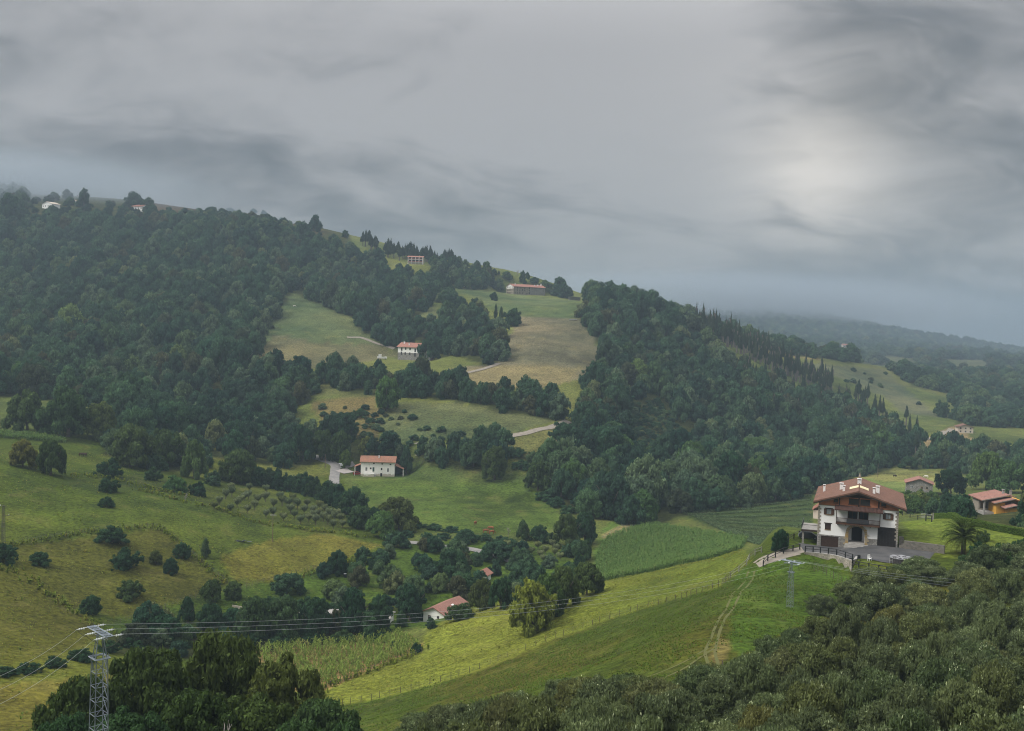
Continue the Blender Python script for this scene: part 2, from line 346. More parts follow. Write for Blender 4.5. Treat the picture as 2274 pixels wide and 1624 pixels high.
# ------------------------------------------------------------------ objects
def tag(o, label=None, cat=None, group=None, kind=None):
    if label: o['label'] = label
    if cat: o['category'] = cat
    if group: o['group'] = group
    if kind: o['kind'] = kind
    return o
def link(name, data, parent=None, loc=(0, 0, 0), rz=0.0, scale=(1, 1, 1)):
    o = bpy.data.objects.new(name, data); col.objects.link(o)
    o.location = loc; o.rotation_euler = (0, 0, rz); o.scale = scale
    if parent is not None: o.parent = parent
    return o
def empty(name, label, cat, loc, rz=0.0, group=None):
    o = link(name, None, None, loc, rz); o.empty_display_size = 0.2
    return tag(o, label, cat, group)
class MB:
    """collects simple shapes into one mesh"""
    def __init__(s): s.v, s.f = [], []
    def add(s, vs, fs):
        n = len(s.v); s.v += [tuple(p) for p in vs]; s.f += [tuple(i + n for i in f) for f in fs]; return s
    def box(s, x0, x1, y0, y1, z0, z1):
        return s.add([(x0, y0, z0), (x1, y0, z0), (x1, y1, z0), (x0, y1, z0), (x0, y0, z1), (x1, y0, z1), (x1, y1, z1), (x0, y1, z1)],
                     [(0, 3, 2, 1), (4, 5, 6, 7), (0, 1, 5, 4), (1, 2, 6, 5), (2, 3, 7, 6), (3, 0, 4, 7)])
    def prism(s, poly, axis, a, b):
        """extrude a 2-D polygon along an axis (0 x, 1 y, 2 z) from a to b"""
        def p(q, t): return [(t, q[0], q[1]), (q[0], t, q[1]), (q[0], q[1], t)][axis]
        n = len(poly)
        vs = [p(q, a) for q in poly] + [p(q, b) for q in poly]
        fs = [tuple(range(n))[::-1], tuple(range(n, 2 * n))] + [(i, (i + 1) % n, n + (i + 1) % n, n + i) for i in range(n)]
        return s.add(vs, fs)
    def bar(s, p0, p1, r, n=4, r1=None):
        p0, p1 = Vector(p0), Vector(p1); d = (p1 - p0)
        if d.length < 1e-6: return s
        d.normalize(); a = d.orthogonal().normalized(); b = d.cross(a); r1 = r if r1 is None else r1
        vs = [p0 + (a * math.cos(2 * PI * (k + .5) / n) + b * math.sin(2 * PI * (k + .5) / n)) * r for k in range(n)] + \
             [p1 + (a * math.cos(2 * PI * (k + .5) / n) + b * math.sin(2 * PI * (k + .5) / n)) * r1 for k in range(n)]
        return s.add(vs, [tuple(range(n))[::-1], tuple(range(n, 2 * n))] + [(k, (k + 1) % n, n + (k + 1) % n, n + k) for k in range(n)])
    def tube(s, pts, rad, n=5):
        for i in range(len(pts) - 1):
            s.bar(pts[i], pts[i + 1], rad if np.isscalar(rad) else rad[i], n, rad if np.isscalar(rad) else rad[i + 1])
        return s
    def mesh(s, name, m=None):
        me = bpy.data.meshes.new(name); me.from_pydata([tuple(map(float, p)) for p in s.v], [], s.f); me.update()
        if m is not None: me.materials.append(m)
        return me
    def build(s, name, m, parent=None, loc=(0, 0, 0), rz=0.0):
        return link(name, s.mesh(name, m), parent, loc, rz)
def np_mesh(name, V, faces_list, m=None, smooth=False, attr=None):
    """mesh from numpy arrays; faces_list: arrays (n,3) or (n,4)"""
    me = bpy.data.meshes.new(name); V = np.ascontiguousarray(V, np.float32)
    me.vertices.add(len(V)); me.vertices.foreach_set('co', V.ravel())
    li = np.concatenate([f.ravel() for f in faces_list]).astype(np.int32)
    lt = np.concatenate([np.full(len(f), f.shape[1]) for f in faces_list]).astype(np.int32)
    me.loops.add(len(li)); me.loops.foreach_set('vertex_index', li)
    me.polygons.add(len(lt)); me.polygons.foreach_set('loop_start', np.r_[0, np.cumsum(lt)[:-1]].astype(np.int32))
    if smooth: me.polygons.foreach_set('use_smooth', np.ones(len(lt), bool))
    if attr is not None:
        a = me.attributes.new('v', 'FLOAT', 'POINT'); a.data.foreach_set('value', np.ascontiguousarray(attr, np.float32))
    me.update()
    if m is not None: me.materials.append(m)
    return me

# ------------------------------------------------------------------ level places for the houses (before the ground is built)
def hz1(px, py, Y): return at(px, py, Y)
# main farmhouse: facade corner, direction along the facade
FA = math.radians(19.5)
H0 = at(1813.5, 1211.0, 192.4)                       # foot of the facade's left corner
HU = np.array([math.cos(FA), -math.sin(FA)]); HV = np.array([math.sin(FA), math.cos(FA)])   # along the facade, into the house
def hloc(u, v, h=0.0): 
    p = H0[:2] + HU * u + HV * v
    return (p[0], p[1], H0[2] + h)
def court_h(u):                                      # the yard climbs a little to the right
    return 1.12 * np.clip((u - 3.5) / 6.5, 0, 1) ** 1.0
c_ = hloc(8.0, 1.5)
flatten(c_[0], c_[1], 15.5, 15.5, -FA, lambda u, v: H0[2] - 0.10 + court_h(u + 8.0), 7.0)
RWX = ((1787.5, 1227.5, 0), (1804.5, 1228.5, .25), (1820.6, 1230, .6), (1838.5, 1232, 1.0), (1856.7, 1235, 1.4), (1876, 1241, 1.8), (1892, 1246.5, 2.2))
RWP = []
for px, py, dp in RWX:      # foot of the yard's edge, on the level of the yard
    z_ = H0[2]
    for _ in range(6):
        p = atz(px, py, z_); u_ = HU @ (p[:2] - H0[:2]); z_ = H0[2] - .02 + float(court_h(u_))
    RWP.append(p)
for p, (_, _, dp) in zip(RWP, RWX):
    if dp > .3: d_ = p[:2] / np.linalg.norm(p[:2]); flatten(p[0] - d_[0] * 2.6 - .9, p[1] - d_[1] * 2.6, 1.0, 1.5, 0.0, p[2] - dp - .25, 1.7)
PADS = {}
def pad(name, px, py, Y, rx, ry, ang=0.0, soft=10.0, dz=0.0):
    p = at(px, py, Y); PADS[name] = (p[0], p[1], p[2] + dz); flatten(p[0], p[1], rx, ry, ang, p[2] + dz, soft)
pad('white', 838, 1058, 458, 12, 9, 0.0, 12)
pad('upper', 906, 800, 690, 14, 12, 0.0, 16)
pad('long', 1175, 657, 1045, 26, 14, 0.0, 25)
pad('frame', 922, 588, 1000, 12, 8, 0.0, 18)
pad('cottage', 985, 1374, 268, 8, 6, 0.0, 8)
pad('yellow', 2224, 1145, 285, 9, 7, 0.0, 8)
pad('stone', 2040, 1098, 425, 10, 8, 0.0, 12)
pad('chalet', 2143, 962, 760, 10, 8, 0.0, 14)

# ------------------------------------------------------------------ the ground sheet and its fields
def in_poly(poly, X, Y):
    c = np.zeros(X.shape, bool); n = len(poly)
    for i in range(n):
        x0, y0 = poly[i]; x1, y1 = poly[(i + 1) % n]
        if y0 == y1: continue
        k = ((y0 > Y) != (y1 > Y)) & (X < (x1 - x0) * (Y - y0) / (y1 - y0) + x0)
        c ^= k
    return c
FIELDS = [  # polygon in the picture, nearest and farthest distance, colour
    ([(-400, 1700), (-400, 930), (250, 960), (420, 980), (600, 1000), (760, 1060), (880, 1215), (560, 1340), (240, 1420), (560, 1450), (560, 1700)], 120, 560, (0.066, 0.086, 0.015)),
    ([(-50, 1110), (250, 1100), (500, 1170), (480, 1240), (200, 1160), (-50, 1190)], 150, 500, (0.075, 0.096, 0.017)),
    ([(480, 1240), (600, 1200), (720, 1185), (850, 1212), (800, 1245), (640, 1290), (520, 1290)], 200, 500, (0.122, 0.114, 0.025)),
    ([(20, 1215), (355, 1172), (510, 1295), (300, 1370), (230, 1370), (60, 1290)], 150, 400, (0.066, 0.070, 0.015)),
    ([(400, 1090), (480, 1078), (560, 1075), (800, 1150), (800, 1175), (600, 1160), (470, 1130)], 250, 500, (0.078, 0.092, 0.022)),
    ([(-20, 1255), (60, 1260), (240, 1410), (100, 1470), (-20, 1480)], 120, 320, (0.066, 0.068, 0.013)),
    ([(-20, 1520), (300, 1495), (560, 1500), (560, 1640), (-20, 1640)], 100, 320, (0.092, 0.090, 0.020)),
    ([(230, 1390), (480, 1320), (620, 1285), (730, 1255), (870, 1215), (1010, 1195), (1290, 1225), (1290, 1300), (1000, 1385), (880, 1400), (560, 1420), (240, 1440)], 200, 420, (0.050, 0.085, 0.016)),
    ([(690, 1570), (720, 1522), (930, 1445), (960, 1390), (1050, 1355), (1290, 1285), (1360, 1280), (1640, 1205), (1672, 1250), (1600, 1303), (1500, 1332), (1350, 1377), (1200, 1432), (1050, 1492), (900, 1537), (760, 1567)], 178, 275, (0.098, 0.122, 0.022)),
    ([(1640, 1262), (1790, 1235), (1830, 1250), (1900, 1285), (1900, 1345), (1760, 1400), (1640, 1455), (1605, 1440)], 105, 200, (0.046, 0.082, 0.013)),
    ([(1580, 1420), (1600, 1412), (1618, 1455), (1606, 1500), (1588, 1520), (1578, 1470)], 80, 150, (0.115, 0.096, 0.042)),
    ([(2000, 1140), (2080, 1148), (2300, 1195), (2300, 1265), (2100, 1235), (2010, 1213)], 170, 240, (0.10, 0.135, 0.026)),
    ([(790, 1068), (900, 1060), (1170, 1073), (1255, 1155), (1200, 1185), (940, 1180), (850, 1150), (800, 1110)], 320, 480, (0.086, 0.122, 0.030)),
    ([(860, 1040), (1130, 1030), (1180, 1070), (860, 1062)], 420, 520, (0.065, 0.09, 0.03)),
    ([(450, 990), (600, 985), (740, 1020), (740, 1062), (640, 1060), (480, 1010)], 420, 560, (0.10, 0.112, 0.032)),
    ([(545, 805), (575, 720), (640, 642), (790, 670), (860, 745), (870, 775), (700, 815)], 600, 950, (0.070, 0.094, 0.050)),
    ([(545, 810), (610, 742), (700, 760), (860, 770), (880, 790), (720, 822)], 580, 900, (0.092, 0.090, 0.058)),
    ([(1110, 800), (1150, 705), (1300, 705), (1335, 790), (1320, 835), (1200, 862), (960, 858), (980, 825)], 560, 900, (0.112, 0.102, 0.080)),
    ([(985, 830), (1110, 812), (1300, 815), (1260, 850), (1180, 862), (1000, 850)], 560, 800, (0.140, 0.122, 0.078)),
    ([(980, 636), (1130, 652), (1285, 668), (1300, 708), (1150, 716), (1050, 660)], 800, 1100, (0.076, 0.102, 0.050)),
    ([(905, 670), (945, 660), (990, 700), (960, 735), (905, 715)], 700, 1000, (0.10, 0.115, 0.06)),
    ([(840, 905), (900, 890), (1160, 908), (1250, 930), (1170, 950), (1130, 975), (850, 985)], 460, 620, (0.072, 0.088, 0.048)),
    ([(690, 890), (840, 870), (840, 985), (720, 960)], 460, 640, (0.105, 0.088, 0.045)),
    ([(1120, 960), (1260, 945), (1270, 990), (1150, 1010), (1120, 990)], 420, 540, (0.115, 0.115, 0.05)),
    ([(700, 830), (860, 850), (860, 880), (700, 880)], 500, 700, (0.08, 0.09, 0.04)),
    ([(1820, 1085), (1850, 1060), (1960, 1038), (2120, 1048), (2110, 1080), (2000, 1110)], 480, 640, (0.165, 0.165, 0.068)),
    ([(1820, 1085), (1900, 1062), (2100, 1078), (2010, 1120)], 400, 560, (0.10, 0.14, 0.05)),
    ([(1950, 985), (2050, 985), (2080, 1010), (1990, 1035), (1960, 1020)], 560, 760, (0.13, 0.14, 0.055)),
    ([(2050, 978), (2115, 945), (2180, 985), (2210, 1005), (2120, 1022), (2050, 1000)], 600, 900, (0.19, 0.145, 0.095)),
    ([(1780, 805), (1960, 820), (2070, 915), (2130, 930), (2040, 950), (1960, 880), (1840, 830)], 850, 1500, (0.075, 0.088, 0.062)),
    ([(1500, 740), (1800, 770), (1820, 800), (1700, 790)], 950, 1600, (0.22, 0.175, 0.09)),
    ([(1900, 770), (2180, 790), (2250, 830), (2100, 840), (1950, 800)], 1100, 2200, (0.075, 0.088, 0.055)),
    ([(330, 440), (480, 460), (470, 478), (330, 470)], 1000, 1500, (0.15, 0.11, 0.08)),
    ([(200, 480), (500, 492), (500, 505), (200, 495)], 900, 1500, (0.16, 0.14, 0.07)),
    ([(640, 495), (740, 515), (700, 530), (600, 515)], 1000, 1300, (0.12, 0.11, 0.06)),
    ([(565, 1440), (900, 1405), (940, 1440), (720, 1532), (600, 1540)], 195, 275, (0.21, 0.14, 0.075)),
    ([(1320, 1215), (1350, 1160), (1400, 1150), (1660, 1200), (1640, 1225), (1370, 1300), (1310, 1290)], 270, 420, (0.070, 0.118, 0.028)),
    ([(1480, 1130), (1640, 1110), (1810, 1095), (1810, 1180), (1720, 1205), (1640, 1195)], 300, 480, (0.036, 0.058, 0.020)),
    ([(1325, 1195), (1400, 1150), (1440, 1160), (1370, 1190)], 300, 420, (0.20, 0.17, 0.10)),
]
WOODS = [   # name, polygon of the ground under the trees, nearest, farthest, spacing, height, crown radius
    ('left', [(-420, 480), (0, 500), (340, 492), (480, 508), (620, 528), (760, 548), (850, 592), (950, 628), (985, 655), (930, 700), (880, 716), (780, 706), (650, 650), (596, 720), (562, 795), (545, 850), (470, 880), (440, 960), (400, 1005), (330, 985), (260, 960), (200, 900), (0, 880), (-420, 880)], 440, 1250, 11.0, 13.5, 6.9),
    ('left', [(540, 850), (600, 820), (700, 840), (700, 880), (620, 930), (690, 960), (780, 985), (900, 1005), (900, 1030), (700, 1010), (560, 1000), (430, 990), (440, 930)], 440, 720, 10.5, 12, 6.2),
    ('middle', [(775, 715), (880, 722), (930, 735), (1000, 700), (960, 655), (990, 650), (1060, 700), (1110, 735), (1130, 790), (1085, 815), (1010, 790), (960, 790), (860, 770)], 560, 980, 10.5, 11.5, 6.0),
    ('middle', [(700, 850), (760, 835), (880, 845), (1000, 855), (1100, 885), (1220, 890), (1260, 935), (1120, 915), (1000, 890), (870, 880), (780, 875)], 480, 700, 8.0, 10.5, 4.8),
    ('middle', [(1000, 590), (1070, 610), (1110, 640), (1060, 645), (990, 640), (950, 600)], 900, 1150, 8.5, 11, 5.0),
    ('ridge', [(1290, 705), (1308, 660), (1400, 655), (1480, 680), (1530, 745), (1640, 815), (1760, 872), (1860, 910), (1990, 962), (2050, 1000), (1985, 1042), (1900, 1060), (1840, 1092), (1700, 1120), (1500, 1150), (1430, 1175), (1340, 1150), (1270, 1130), (1180, 1060), (1150, 1020), (1270, 985), (1260, 945), (1300, 860), (1335, 835), (1340, 780)], 380, 980, 10.8, 12.5, 6.5),
    ('ridge', [(920, 1010), (1000, 990), (1110, 985), (1130, 1025), (1080, 1055), (1000, 1040), (930, 1030)], 440, 540, 8.5, 12, 5.6),
    ('ridge', [(1165, 640), (1262, 655), (1262, 665), (1200, 650)], 1020, 1200, 9, 9, 5.5),
    ('far', [(1760, 790), (1960, 812), (2080, 900), (2120, 935), (2200, 990), (2273, 1030), (2500, 1030), (2500, 760), (2200, 770), (2000, 740), (1800, 695), (1500, 690), (1500, 740)], 800, 2900, 15, 11, 7.5),
    ('far', [(2010, 1045), (2090, 1040), (2160, 1060), (2273, 1060), (2300, 1010), (2150, 1010), (2060, 1022)], 540, 760, 9, 11, 5.2),
    ('right', [(2030, 1135), (2100, 1105), (2180, 1090), (2400, 1100), (2400, 1170), (2290, 1180), (2180, 1160), (2090, 1148)], 216, 330, 4.2, 6.4, 2.9),
    ('garden', [(690, 1300), (760, 1250), (880, 1225), (1000, 1205), (1290, 1225), (1300, 1320), (1060, 1352), (940, 1330), (880, 1392), (760, 1350)], 240, 400, 10.5, 5.0, 3.0),
    ('stream', [(230, 975), (330, 985), (470, 995), (640, 1012), (700, 1030), (640, 1040), (470, 1015), (440, 1050), (340, 1045), (235, 1010)], 380, 560, 10, 8, 4.3),
    ('stream', [(560, 1425), (700, 1395), (880, 1400), (930, 1440), (900, 1425), (700, 1432), (560, 1450)], 215, 275, 7.5, 5.5, 3.2),
    ('stream', [(240, 1410), (540, 1385), (560, 1440), (400, 1465), (240, 1450)], 190, 275, 9, 5.0, 3.2),
    ('left', [(330, 476), (480, 478), (600, 496), (700, 520), (640, 528), (480, 508), (330, 492)], 950, 1350, 11, 8, 5.2),
    ('left', [(-60, 474), (60, 474), (250, 480), (330, 484), (330, 494), (0, 500), (-60, 500)], 950, 1350, 14, 8, 5.2),
    ('left', [(-300, 415), (60, 432), (60, 470), (-300, 480)], 1000, 1500, 10, 12, 6),
]
WOODS += [('left', [(-60, 440), (120, 446), (330, 456), (330, 484), (-60, 476)], 1000, 1450, 19, 7, 5.0),
          ('plantation', [(1385, 898), (1465, 890), (1545, 1000), (1480, 1022), (1405, 1000)], 420, 760, 3.6, 2.0, 1.9),
          ('scrub', [(840, 905), (1160, 910), (1240, 940), (1130, 985), (850, 1000), (700, 950)], 450, 620, 8, 2.2, 2.2), ('scrub', [(700, 880), (850, 870), (850, 990), (720, 965)], 450, 640, 6.5, 2.4, 2.3), ('scrub', [(1130, 985), (1260, 960), (1260, 1010), (1180, 1075), (1120, 1060)], 400, 530, 7, 2.8, 2.4),
          ('scrub', [(200, 480), (480, 470), (760, 520), (740, 535), (480, 500), (200, 495)], 950, 1400, 17, 3.6, 3.0),
          ('scrub', [(1790, 810), (1960, 825), (2070, 915), (2040, 945), (1960, 885), (1840, 835)], 850, 1500, 16, 3.5, 3.0), ('scrub', [(1950, 990), (2080, 1000), (2200, 1005), (2130, 960), (2050, 980)], 600, 900, 14, 3.0, 2.4)]
CLEAR = [[(1930, 790), (2020, 796), (2040, 818), (1990, 826)], [(2075, 798), (2190, 800), (2200, 824), (2120, 828)], [(1830, 800), (1945, 812), (1950, 852), (1850, 838)], [(2010, 858), (2115, 875), (2125, 930), (2050, 925)]]
pix = to_pix(np.stack([GX, GY, GZ], -1).reshape(-1, 3)); gx, gy = GX.ravel(), GY.ravel()
jx = pix[:, 0] + fbm(gx, gy, 14, 2, 31) * 1800 / np.maximum(gy, 60) * 2.0; jy = pix[:, 1] + fbm(gx, gy, 11, 2, 41) * 900 / np.maximum(gy, 60)
fcol = np.empty((len(gx), 3)); fcol[:] = (0.085, 0.105, 0.034)
near = (gy < 205) & (pix[:, 0] > 560)
fcol[near] = (0.044, 0.064, 0.011)
rust = np.clip(fbm(gx, gy, 26, 3, 77) * 3.0 + 0.15, 0, 1)[:, None]
fcol[near] = (fcol * (1 - rust * 0.42) + np.array((0.088, 0.066, 0.016)) * rust * 0.42)[near]
for poly, y0, y1, c in FIELDS:
    k = in_poly(poly, jx, jy) & (gy > y0) & (gy < y1); fcol[k] = c
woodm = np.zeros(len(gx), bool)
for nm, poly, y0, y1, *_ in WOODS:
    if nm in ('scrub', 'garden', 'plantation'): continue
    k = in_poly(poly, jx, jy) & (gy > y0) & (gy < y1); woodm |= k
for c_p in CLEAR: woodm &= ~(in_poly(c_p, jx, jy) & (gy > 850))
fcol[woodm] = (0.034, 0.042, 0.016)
far = (gy > 1000) & ~woodm & (pix[:, 0] > 1480); fcol[far] = fcol[far] * 0.6 + np.array((0.06, 0.065, 0.03)) * 0.4
big = fbm(gx, gy, 60, 4, 5)[:, None]; sm = fbm(gx, gy, 7, 3, 15)[:, None]
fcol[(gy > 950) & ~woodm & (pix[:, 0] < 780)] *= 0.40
fcol[:, 2] *= 0.72
fcol = fcol * (1 + 0.55 * big + 0.45 * sm) + np.clip(big * np.array((0.04, 0.012, 0.004)), -0.01, 0.05) * (fcol.sum(1, keepdims=True) > 0.15)
V = np.stack([GX, GY, GZ], -1).reshape(-1, 3)
ii = (np.arange(NR - 1)[:, None] * NC + np.arange(NC - 1)[None]).ravel()
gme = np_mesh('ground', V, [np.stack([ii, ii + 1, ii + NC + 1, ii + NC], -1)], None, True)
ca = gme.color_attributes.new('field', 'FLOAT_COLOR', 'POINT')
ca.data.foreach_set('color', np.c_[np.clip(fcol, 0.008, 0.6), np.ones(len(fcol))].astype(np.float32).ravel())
gm = bpy.data.materials.new('pasture'); gm.use_nodes = True
q = NT(gm.node_tree); b = gm.node_tree.nodes['Principled BSDF']; b.inputs['Roughness'].default_value = 0.95; b.inputs['Specular IOR Level'].default_value = 0.08
pos = q.n('ShaderNodeNewGeometry').outputs['Position']
fc = q.n('ShaderNodeVertexColor', layer_name='field').outputs[0]
a1 = q.noise(pos, 0.95, 5, 0.70); a2 = q.noise(pos, 0.11, 4, 0.6)
st = q.n('ShaderNodeMapping', {'Vector': pos, 'Rotation': (0, 0, 0.5), 'Scale': (0.10, 0.9, 0.4)}).outputs[0]
a3 = q.noise(st, 1.0, 4, 0.6)
k = q.math('ADD', q.math('MULTIPLY', q.math('SUBTRACT', a1, 0.5), 3.3), q.math('ADD', q.math('MULTIPLY', q.math('SUBTRACT', a2, 0.5), 0.9), q.math('MULTIPLY', q.math('SUBTRACT', a3, 0.5), 0.7)))
k = q.math('MAXIMUM', q.math('ADD', 1.0, k), 0.25)
dry = q.mix(q.ramp(a2, (0.52, 0.75, 0, 0.45)), fc, (0.105, 0.092, 0.030))
cc = q.vmath('MULTIPLY', dry, q.n('ShaderNodeCombineXYZ', {0: k, 1: k, 2: k}).outputs[0])
q.link(cc, b.inputs['Base Color'])
bn = q.n('ShaderNodeBump', {'Strength': 1.0, 'Distance': 0.55, 'Height': q.math('ADD', a1, q.math('MULTIPLY', a3, 0.5))}); q.link(bn.outputs[0], b.inputs['Normal'])
gme.materials.append(gm)
ground = link('ground', gme); tag(ground, 'rolling green pasture and hillside terrain', kind='structure')
# ------------------------------------------------------------------ plants: prototypes
def ico(sub=1):
    t = (1 + 5 ** .5) / 2
    v = [(-1, t, 0), (1, t, 0), (-1, -t, 0), (1, -t, 0), (0, -1, t), (0, 1, t), (0, -1, -t), (0, 1, -t), (t, 0, -1), (t, 0, 1), (-t, 0, -1), (-t, 0, 1)]
    v = [np.array(p) / np.linalg.norm(p) for p in v]
    f = [(0, 11, 5), (0, 5, 1), (0, 1, 7), (0, 7, 10), (0, 10, 11), (1, 5, 9), (5, 11, 4), (11, 10, 2), (10, 7, 6), (7, 1, 8), (3, 9, 4), (3, 4, 2), (3, 2, 6), (3, 6, 8), (3, 8, 9), (4, 9, 5), (2, 4, 11), (6, 2, 10), (8, 6, 7), (9, 8, 1)]
    for _ in range(sub):
        mid, nf = {}, []
        def md(a, b):
            k_ = (min(a, b), max(a, b))
            if k_ not in mid:
                p = v[a] + v[b]; v.append(p / np.linalg.norm(p)); mid[k_] = len(v) - 1
            return mid[k_]
        for a, b, c in f:
            ab, bc, ca_ = md(a, b), md(b, c), md(c, a); nf += [(a, ab, ca_), (b, bc, ab), (c, ca_, bc), (ab, bc, ca_)]
        f = nf
    return np.array(v), np.array(f)
ICO1, ICO0 = ico(1), ico(0)
def crown_arrays(seed, lobes, nleaf, leaf, upb=0.25, core=0.80, aspect=0.62, low=-0.75, fill=0.0, upright=0.0):
    """leaf faces spread over the lobes of a crown, round a denser inside of the same foliage"""
    r = np.random.RandomState(seed); L = np.asarray(lobes, float)
    c, s = L[:, :3], L[:, 3:]
    w_ = (s[:, 0] * s[:, 1]) ** 1.0; w_ /= w_.sum()
    n = int(nleaf * 1.9); li = r.choice(len(L), n, p=w_)
    d = r.normal(size=(n, 3)); d /= np.linalg.norm(d, axis=1, keepdims=True)
    k = (d[:, 2] > low) | (r.rand(n) < 0.25); d, li = d[k], li[k]; n = len(d)
    rad = 0.86 + 0.22 * r.rand(n) - fill * r.rand(n) * 0.6
    p = c[li] + d * s[li] * rad[:, None]
    e = ((p[:, None] - c[None]) / s[None]); q_ = np.linalg.norm(e, axis=2); q_[np.arange(n), li] = 9
    k = q_.min(1) > 0.86; p, d, li = p[k][:nleaf], d[k][:nleaf], li[k][:nleaf]; n = len(p)
    nn = d * 0.75 + r.normal(size=(n, 3)) * 0.45; nn[:, 2] += upb; nn /= np.linalg.norm(nn, axis=1, keepdims=True)
    t = np.cross(nn, r.normal(size=(n, 3)) + np.array((0, 0, 0.001)))
    if upright: t = t * (1 - upright) + np.array((0, 0, 1.0)) * upright + d * upright * 0.5
    t -= nn * (t * nn).sum(1, keepdims=True) * (1 if not upright else 0.0); t /= np.linalg.norm(t, axis=1, keepdims=True)
    b_ = np.cross(nn, t); b_ /= np.maximum(np.linalg.norm(b_, axis=1, keepdims=True), 1e-6)
    a = leaf * (0.55 + 0.8 * r.rand(n))[:, None]; bw = a * aspect
    fold = nn * a * (r.rand(n)[:, None] * 0.5 - 0.1)
    V = np.stack([p - t * a, p + b_ * bw - fold, p + t * a, p - b_ * bw - fold], 1).reshape(-1, 3)
    Q = np.arange(4 * n).reshape(n, 4)
    lobev = r.rand(len(L))
    at_ = np.clip(0.50 * r.rand(n) + 0.28 * lobev[li] + 0.22 * np.clip(d[:, 2], 0, 1) * r.rand(n) + 0.05, 0, 1)  # upward-facing leaves paler: light from above put into the colour
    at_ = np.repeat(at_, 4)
    faces = [Q]
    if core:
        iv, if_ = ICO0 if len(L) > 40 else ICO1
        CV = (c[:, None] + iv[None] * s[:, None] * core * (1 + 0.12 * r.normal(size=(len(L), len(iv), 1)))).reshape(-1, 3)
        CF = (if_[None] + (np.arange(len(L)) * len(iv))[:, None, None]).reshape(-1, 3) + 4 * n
        V = np.concatenate([V, CV]); faces.append(CF); at_ = np.r_[at_, np.full(len(CV), 0.3)]  # hull kept darker than the leaves: inner shade put into its colour
    return V, faces, at_
def dome_lobes(seed, n, R=1.0, z0=0.35, z1=1.0, sz=(0.30, 0.46), flat=1.0, top=0.0):
    """lobes round a broad crown: unit radius, height from z0 to z1 (in units of the tree's height, stretched later)"""
    r = np.random.RandomState(seed); o = []; ph0 = r.uniform(0, 6.28); ecc = r.uniform(.05, .3)
    for i in range(n):
        ph = i * 2.39996 + r.rand() * 0.8; t = (i + 0.5) / n
        zz = t ** 0.9; rr = math.sqrt(max(0, 1 - (zz * 1.02 - 0.28) ** 2 / 0.62)) * (1 - top * zz)
        s = r.uniform(*sz)
        rr = max(0, rr - s * 0.75) * R * r.uniform(0.7, 1.15) * (1 + ecc * math.cos(ph - ph0)); s *= r.uniform(.8, 1.12)
        o.append((rr * math.cos(ph), rr * math.sin(ph), z0 + (z1 - z0) * zz * 0.93 + r.uniform(-.03, .03), s * R, s * R * r.uniform(.85, 1.15), s * (z1 - z0) * 0.62 * flat))
    o.append((0, 0, z0 + (z1 - z0) * .45, .5 * R, .5 * R, .34 * (z1 - z0)))
    for k in range(n // 2):      # sprays that break the outline
        a, t = r.uniform(0, 6.28), r.uniform(.05, 1.0); s = r.uniform(.10, .2); rr = math.sqrt(max(0.02, 1 - (t * 1.02 - .28) ** 2 / .62)) * (1 - top * t) * r.uniform(.85, 1.08)
        o.append((rr * math.cos(a) * R, rr * math.sin(a) * R, z0 + (z1 - z0) * (t * .98 + r.uniform(-.02, .06)), s * R, s * R, s * (z1 - z0) * .6))
    return o
def trunk_arrays(seed, h0=0.5, r0=0.05, limbs=4, spread=0.5, zt=0.75):
    r = random.Random(seed); mb = MB()
    pts = [(0, 0, -0.06)]
    for k in range(1, 5): pts.append((r.uniform(-.04, .04) * k / 3, r.uniform(-.04, .04) * k / 3, h0 * k / 4))
    mb.tube(pts, [r0 * 1.35, r0, r0 * .9, r0 * .8, r0 * .7], 6)
    for i in range(limbs):
        a = 2 * PI * i / limbs + r.uniform(-.5, .5); b0 = Vector(pts[3 if i % 2 else 4])
        m1 = b0 + Vector((math.cos(a) * spread * .45, math.sin(a) * spread * .45, (zt - h0) * .5))
        e1 = b0 + Vector((math.cos(a) * spread * .85, math.sin(a) * spread * .85, (zt - h0) * r.uniform(.8, 1.1)))
        mb.tube([b0, m1, e1], [r0 * .5, r0 * .33, r0 * .15], 5)
    return np.array(mb.v, float), mb.f
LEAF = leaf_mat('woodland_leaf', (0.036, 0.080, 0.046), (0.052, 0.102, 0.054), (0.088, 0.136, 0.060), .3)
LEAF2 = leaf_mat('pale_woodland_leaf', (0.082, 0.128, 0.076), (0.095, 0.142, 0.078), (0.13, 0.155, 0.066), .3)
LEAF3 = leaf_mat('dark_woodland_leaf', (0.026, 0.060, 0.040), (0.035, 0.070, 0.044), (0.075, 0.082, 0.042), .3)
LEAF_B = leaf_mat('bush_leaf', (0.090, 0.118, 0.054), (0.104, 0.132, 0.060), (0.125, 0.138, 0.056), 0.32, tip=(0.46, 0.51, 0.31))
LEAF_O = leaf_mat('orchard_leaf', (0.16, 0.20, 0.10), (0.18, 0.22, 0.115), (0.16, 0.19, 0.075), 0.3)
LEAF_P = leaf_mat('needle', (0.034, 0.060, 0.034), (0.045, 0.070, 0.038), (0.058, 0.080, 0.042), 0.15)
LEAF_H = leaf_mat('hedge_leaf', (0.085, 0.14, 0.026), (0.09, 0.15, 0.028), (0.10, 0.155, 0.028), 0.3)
BARK = mat('bark', (0.075, 0.062, 0.048), (0.13, 0.115, 0.095), 3.0, 0.95)
BARKP = mat('pine_bark', (0.10, 0.085, 0.075), (0.15, 0.13, 0.115), 3.0, 0.95)
class Proto:
    def __init__(s, crown, trunk): s.crown, s.trunk = crown, trunk
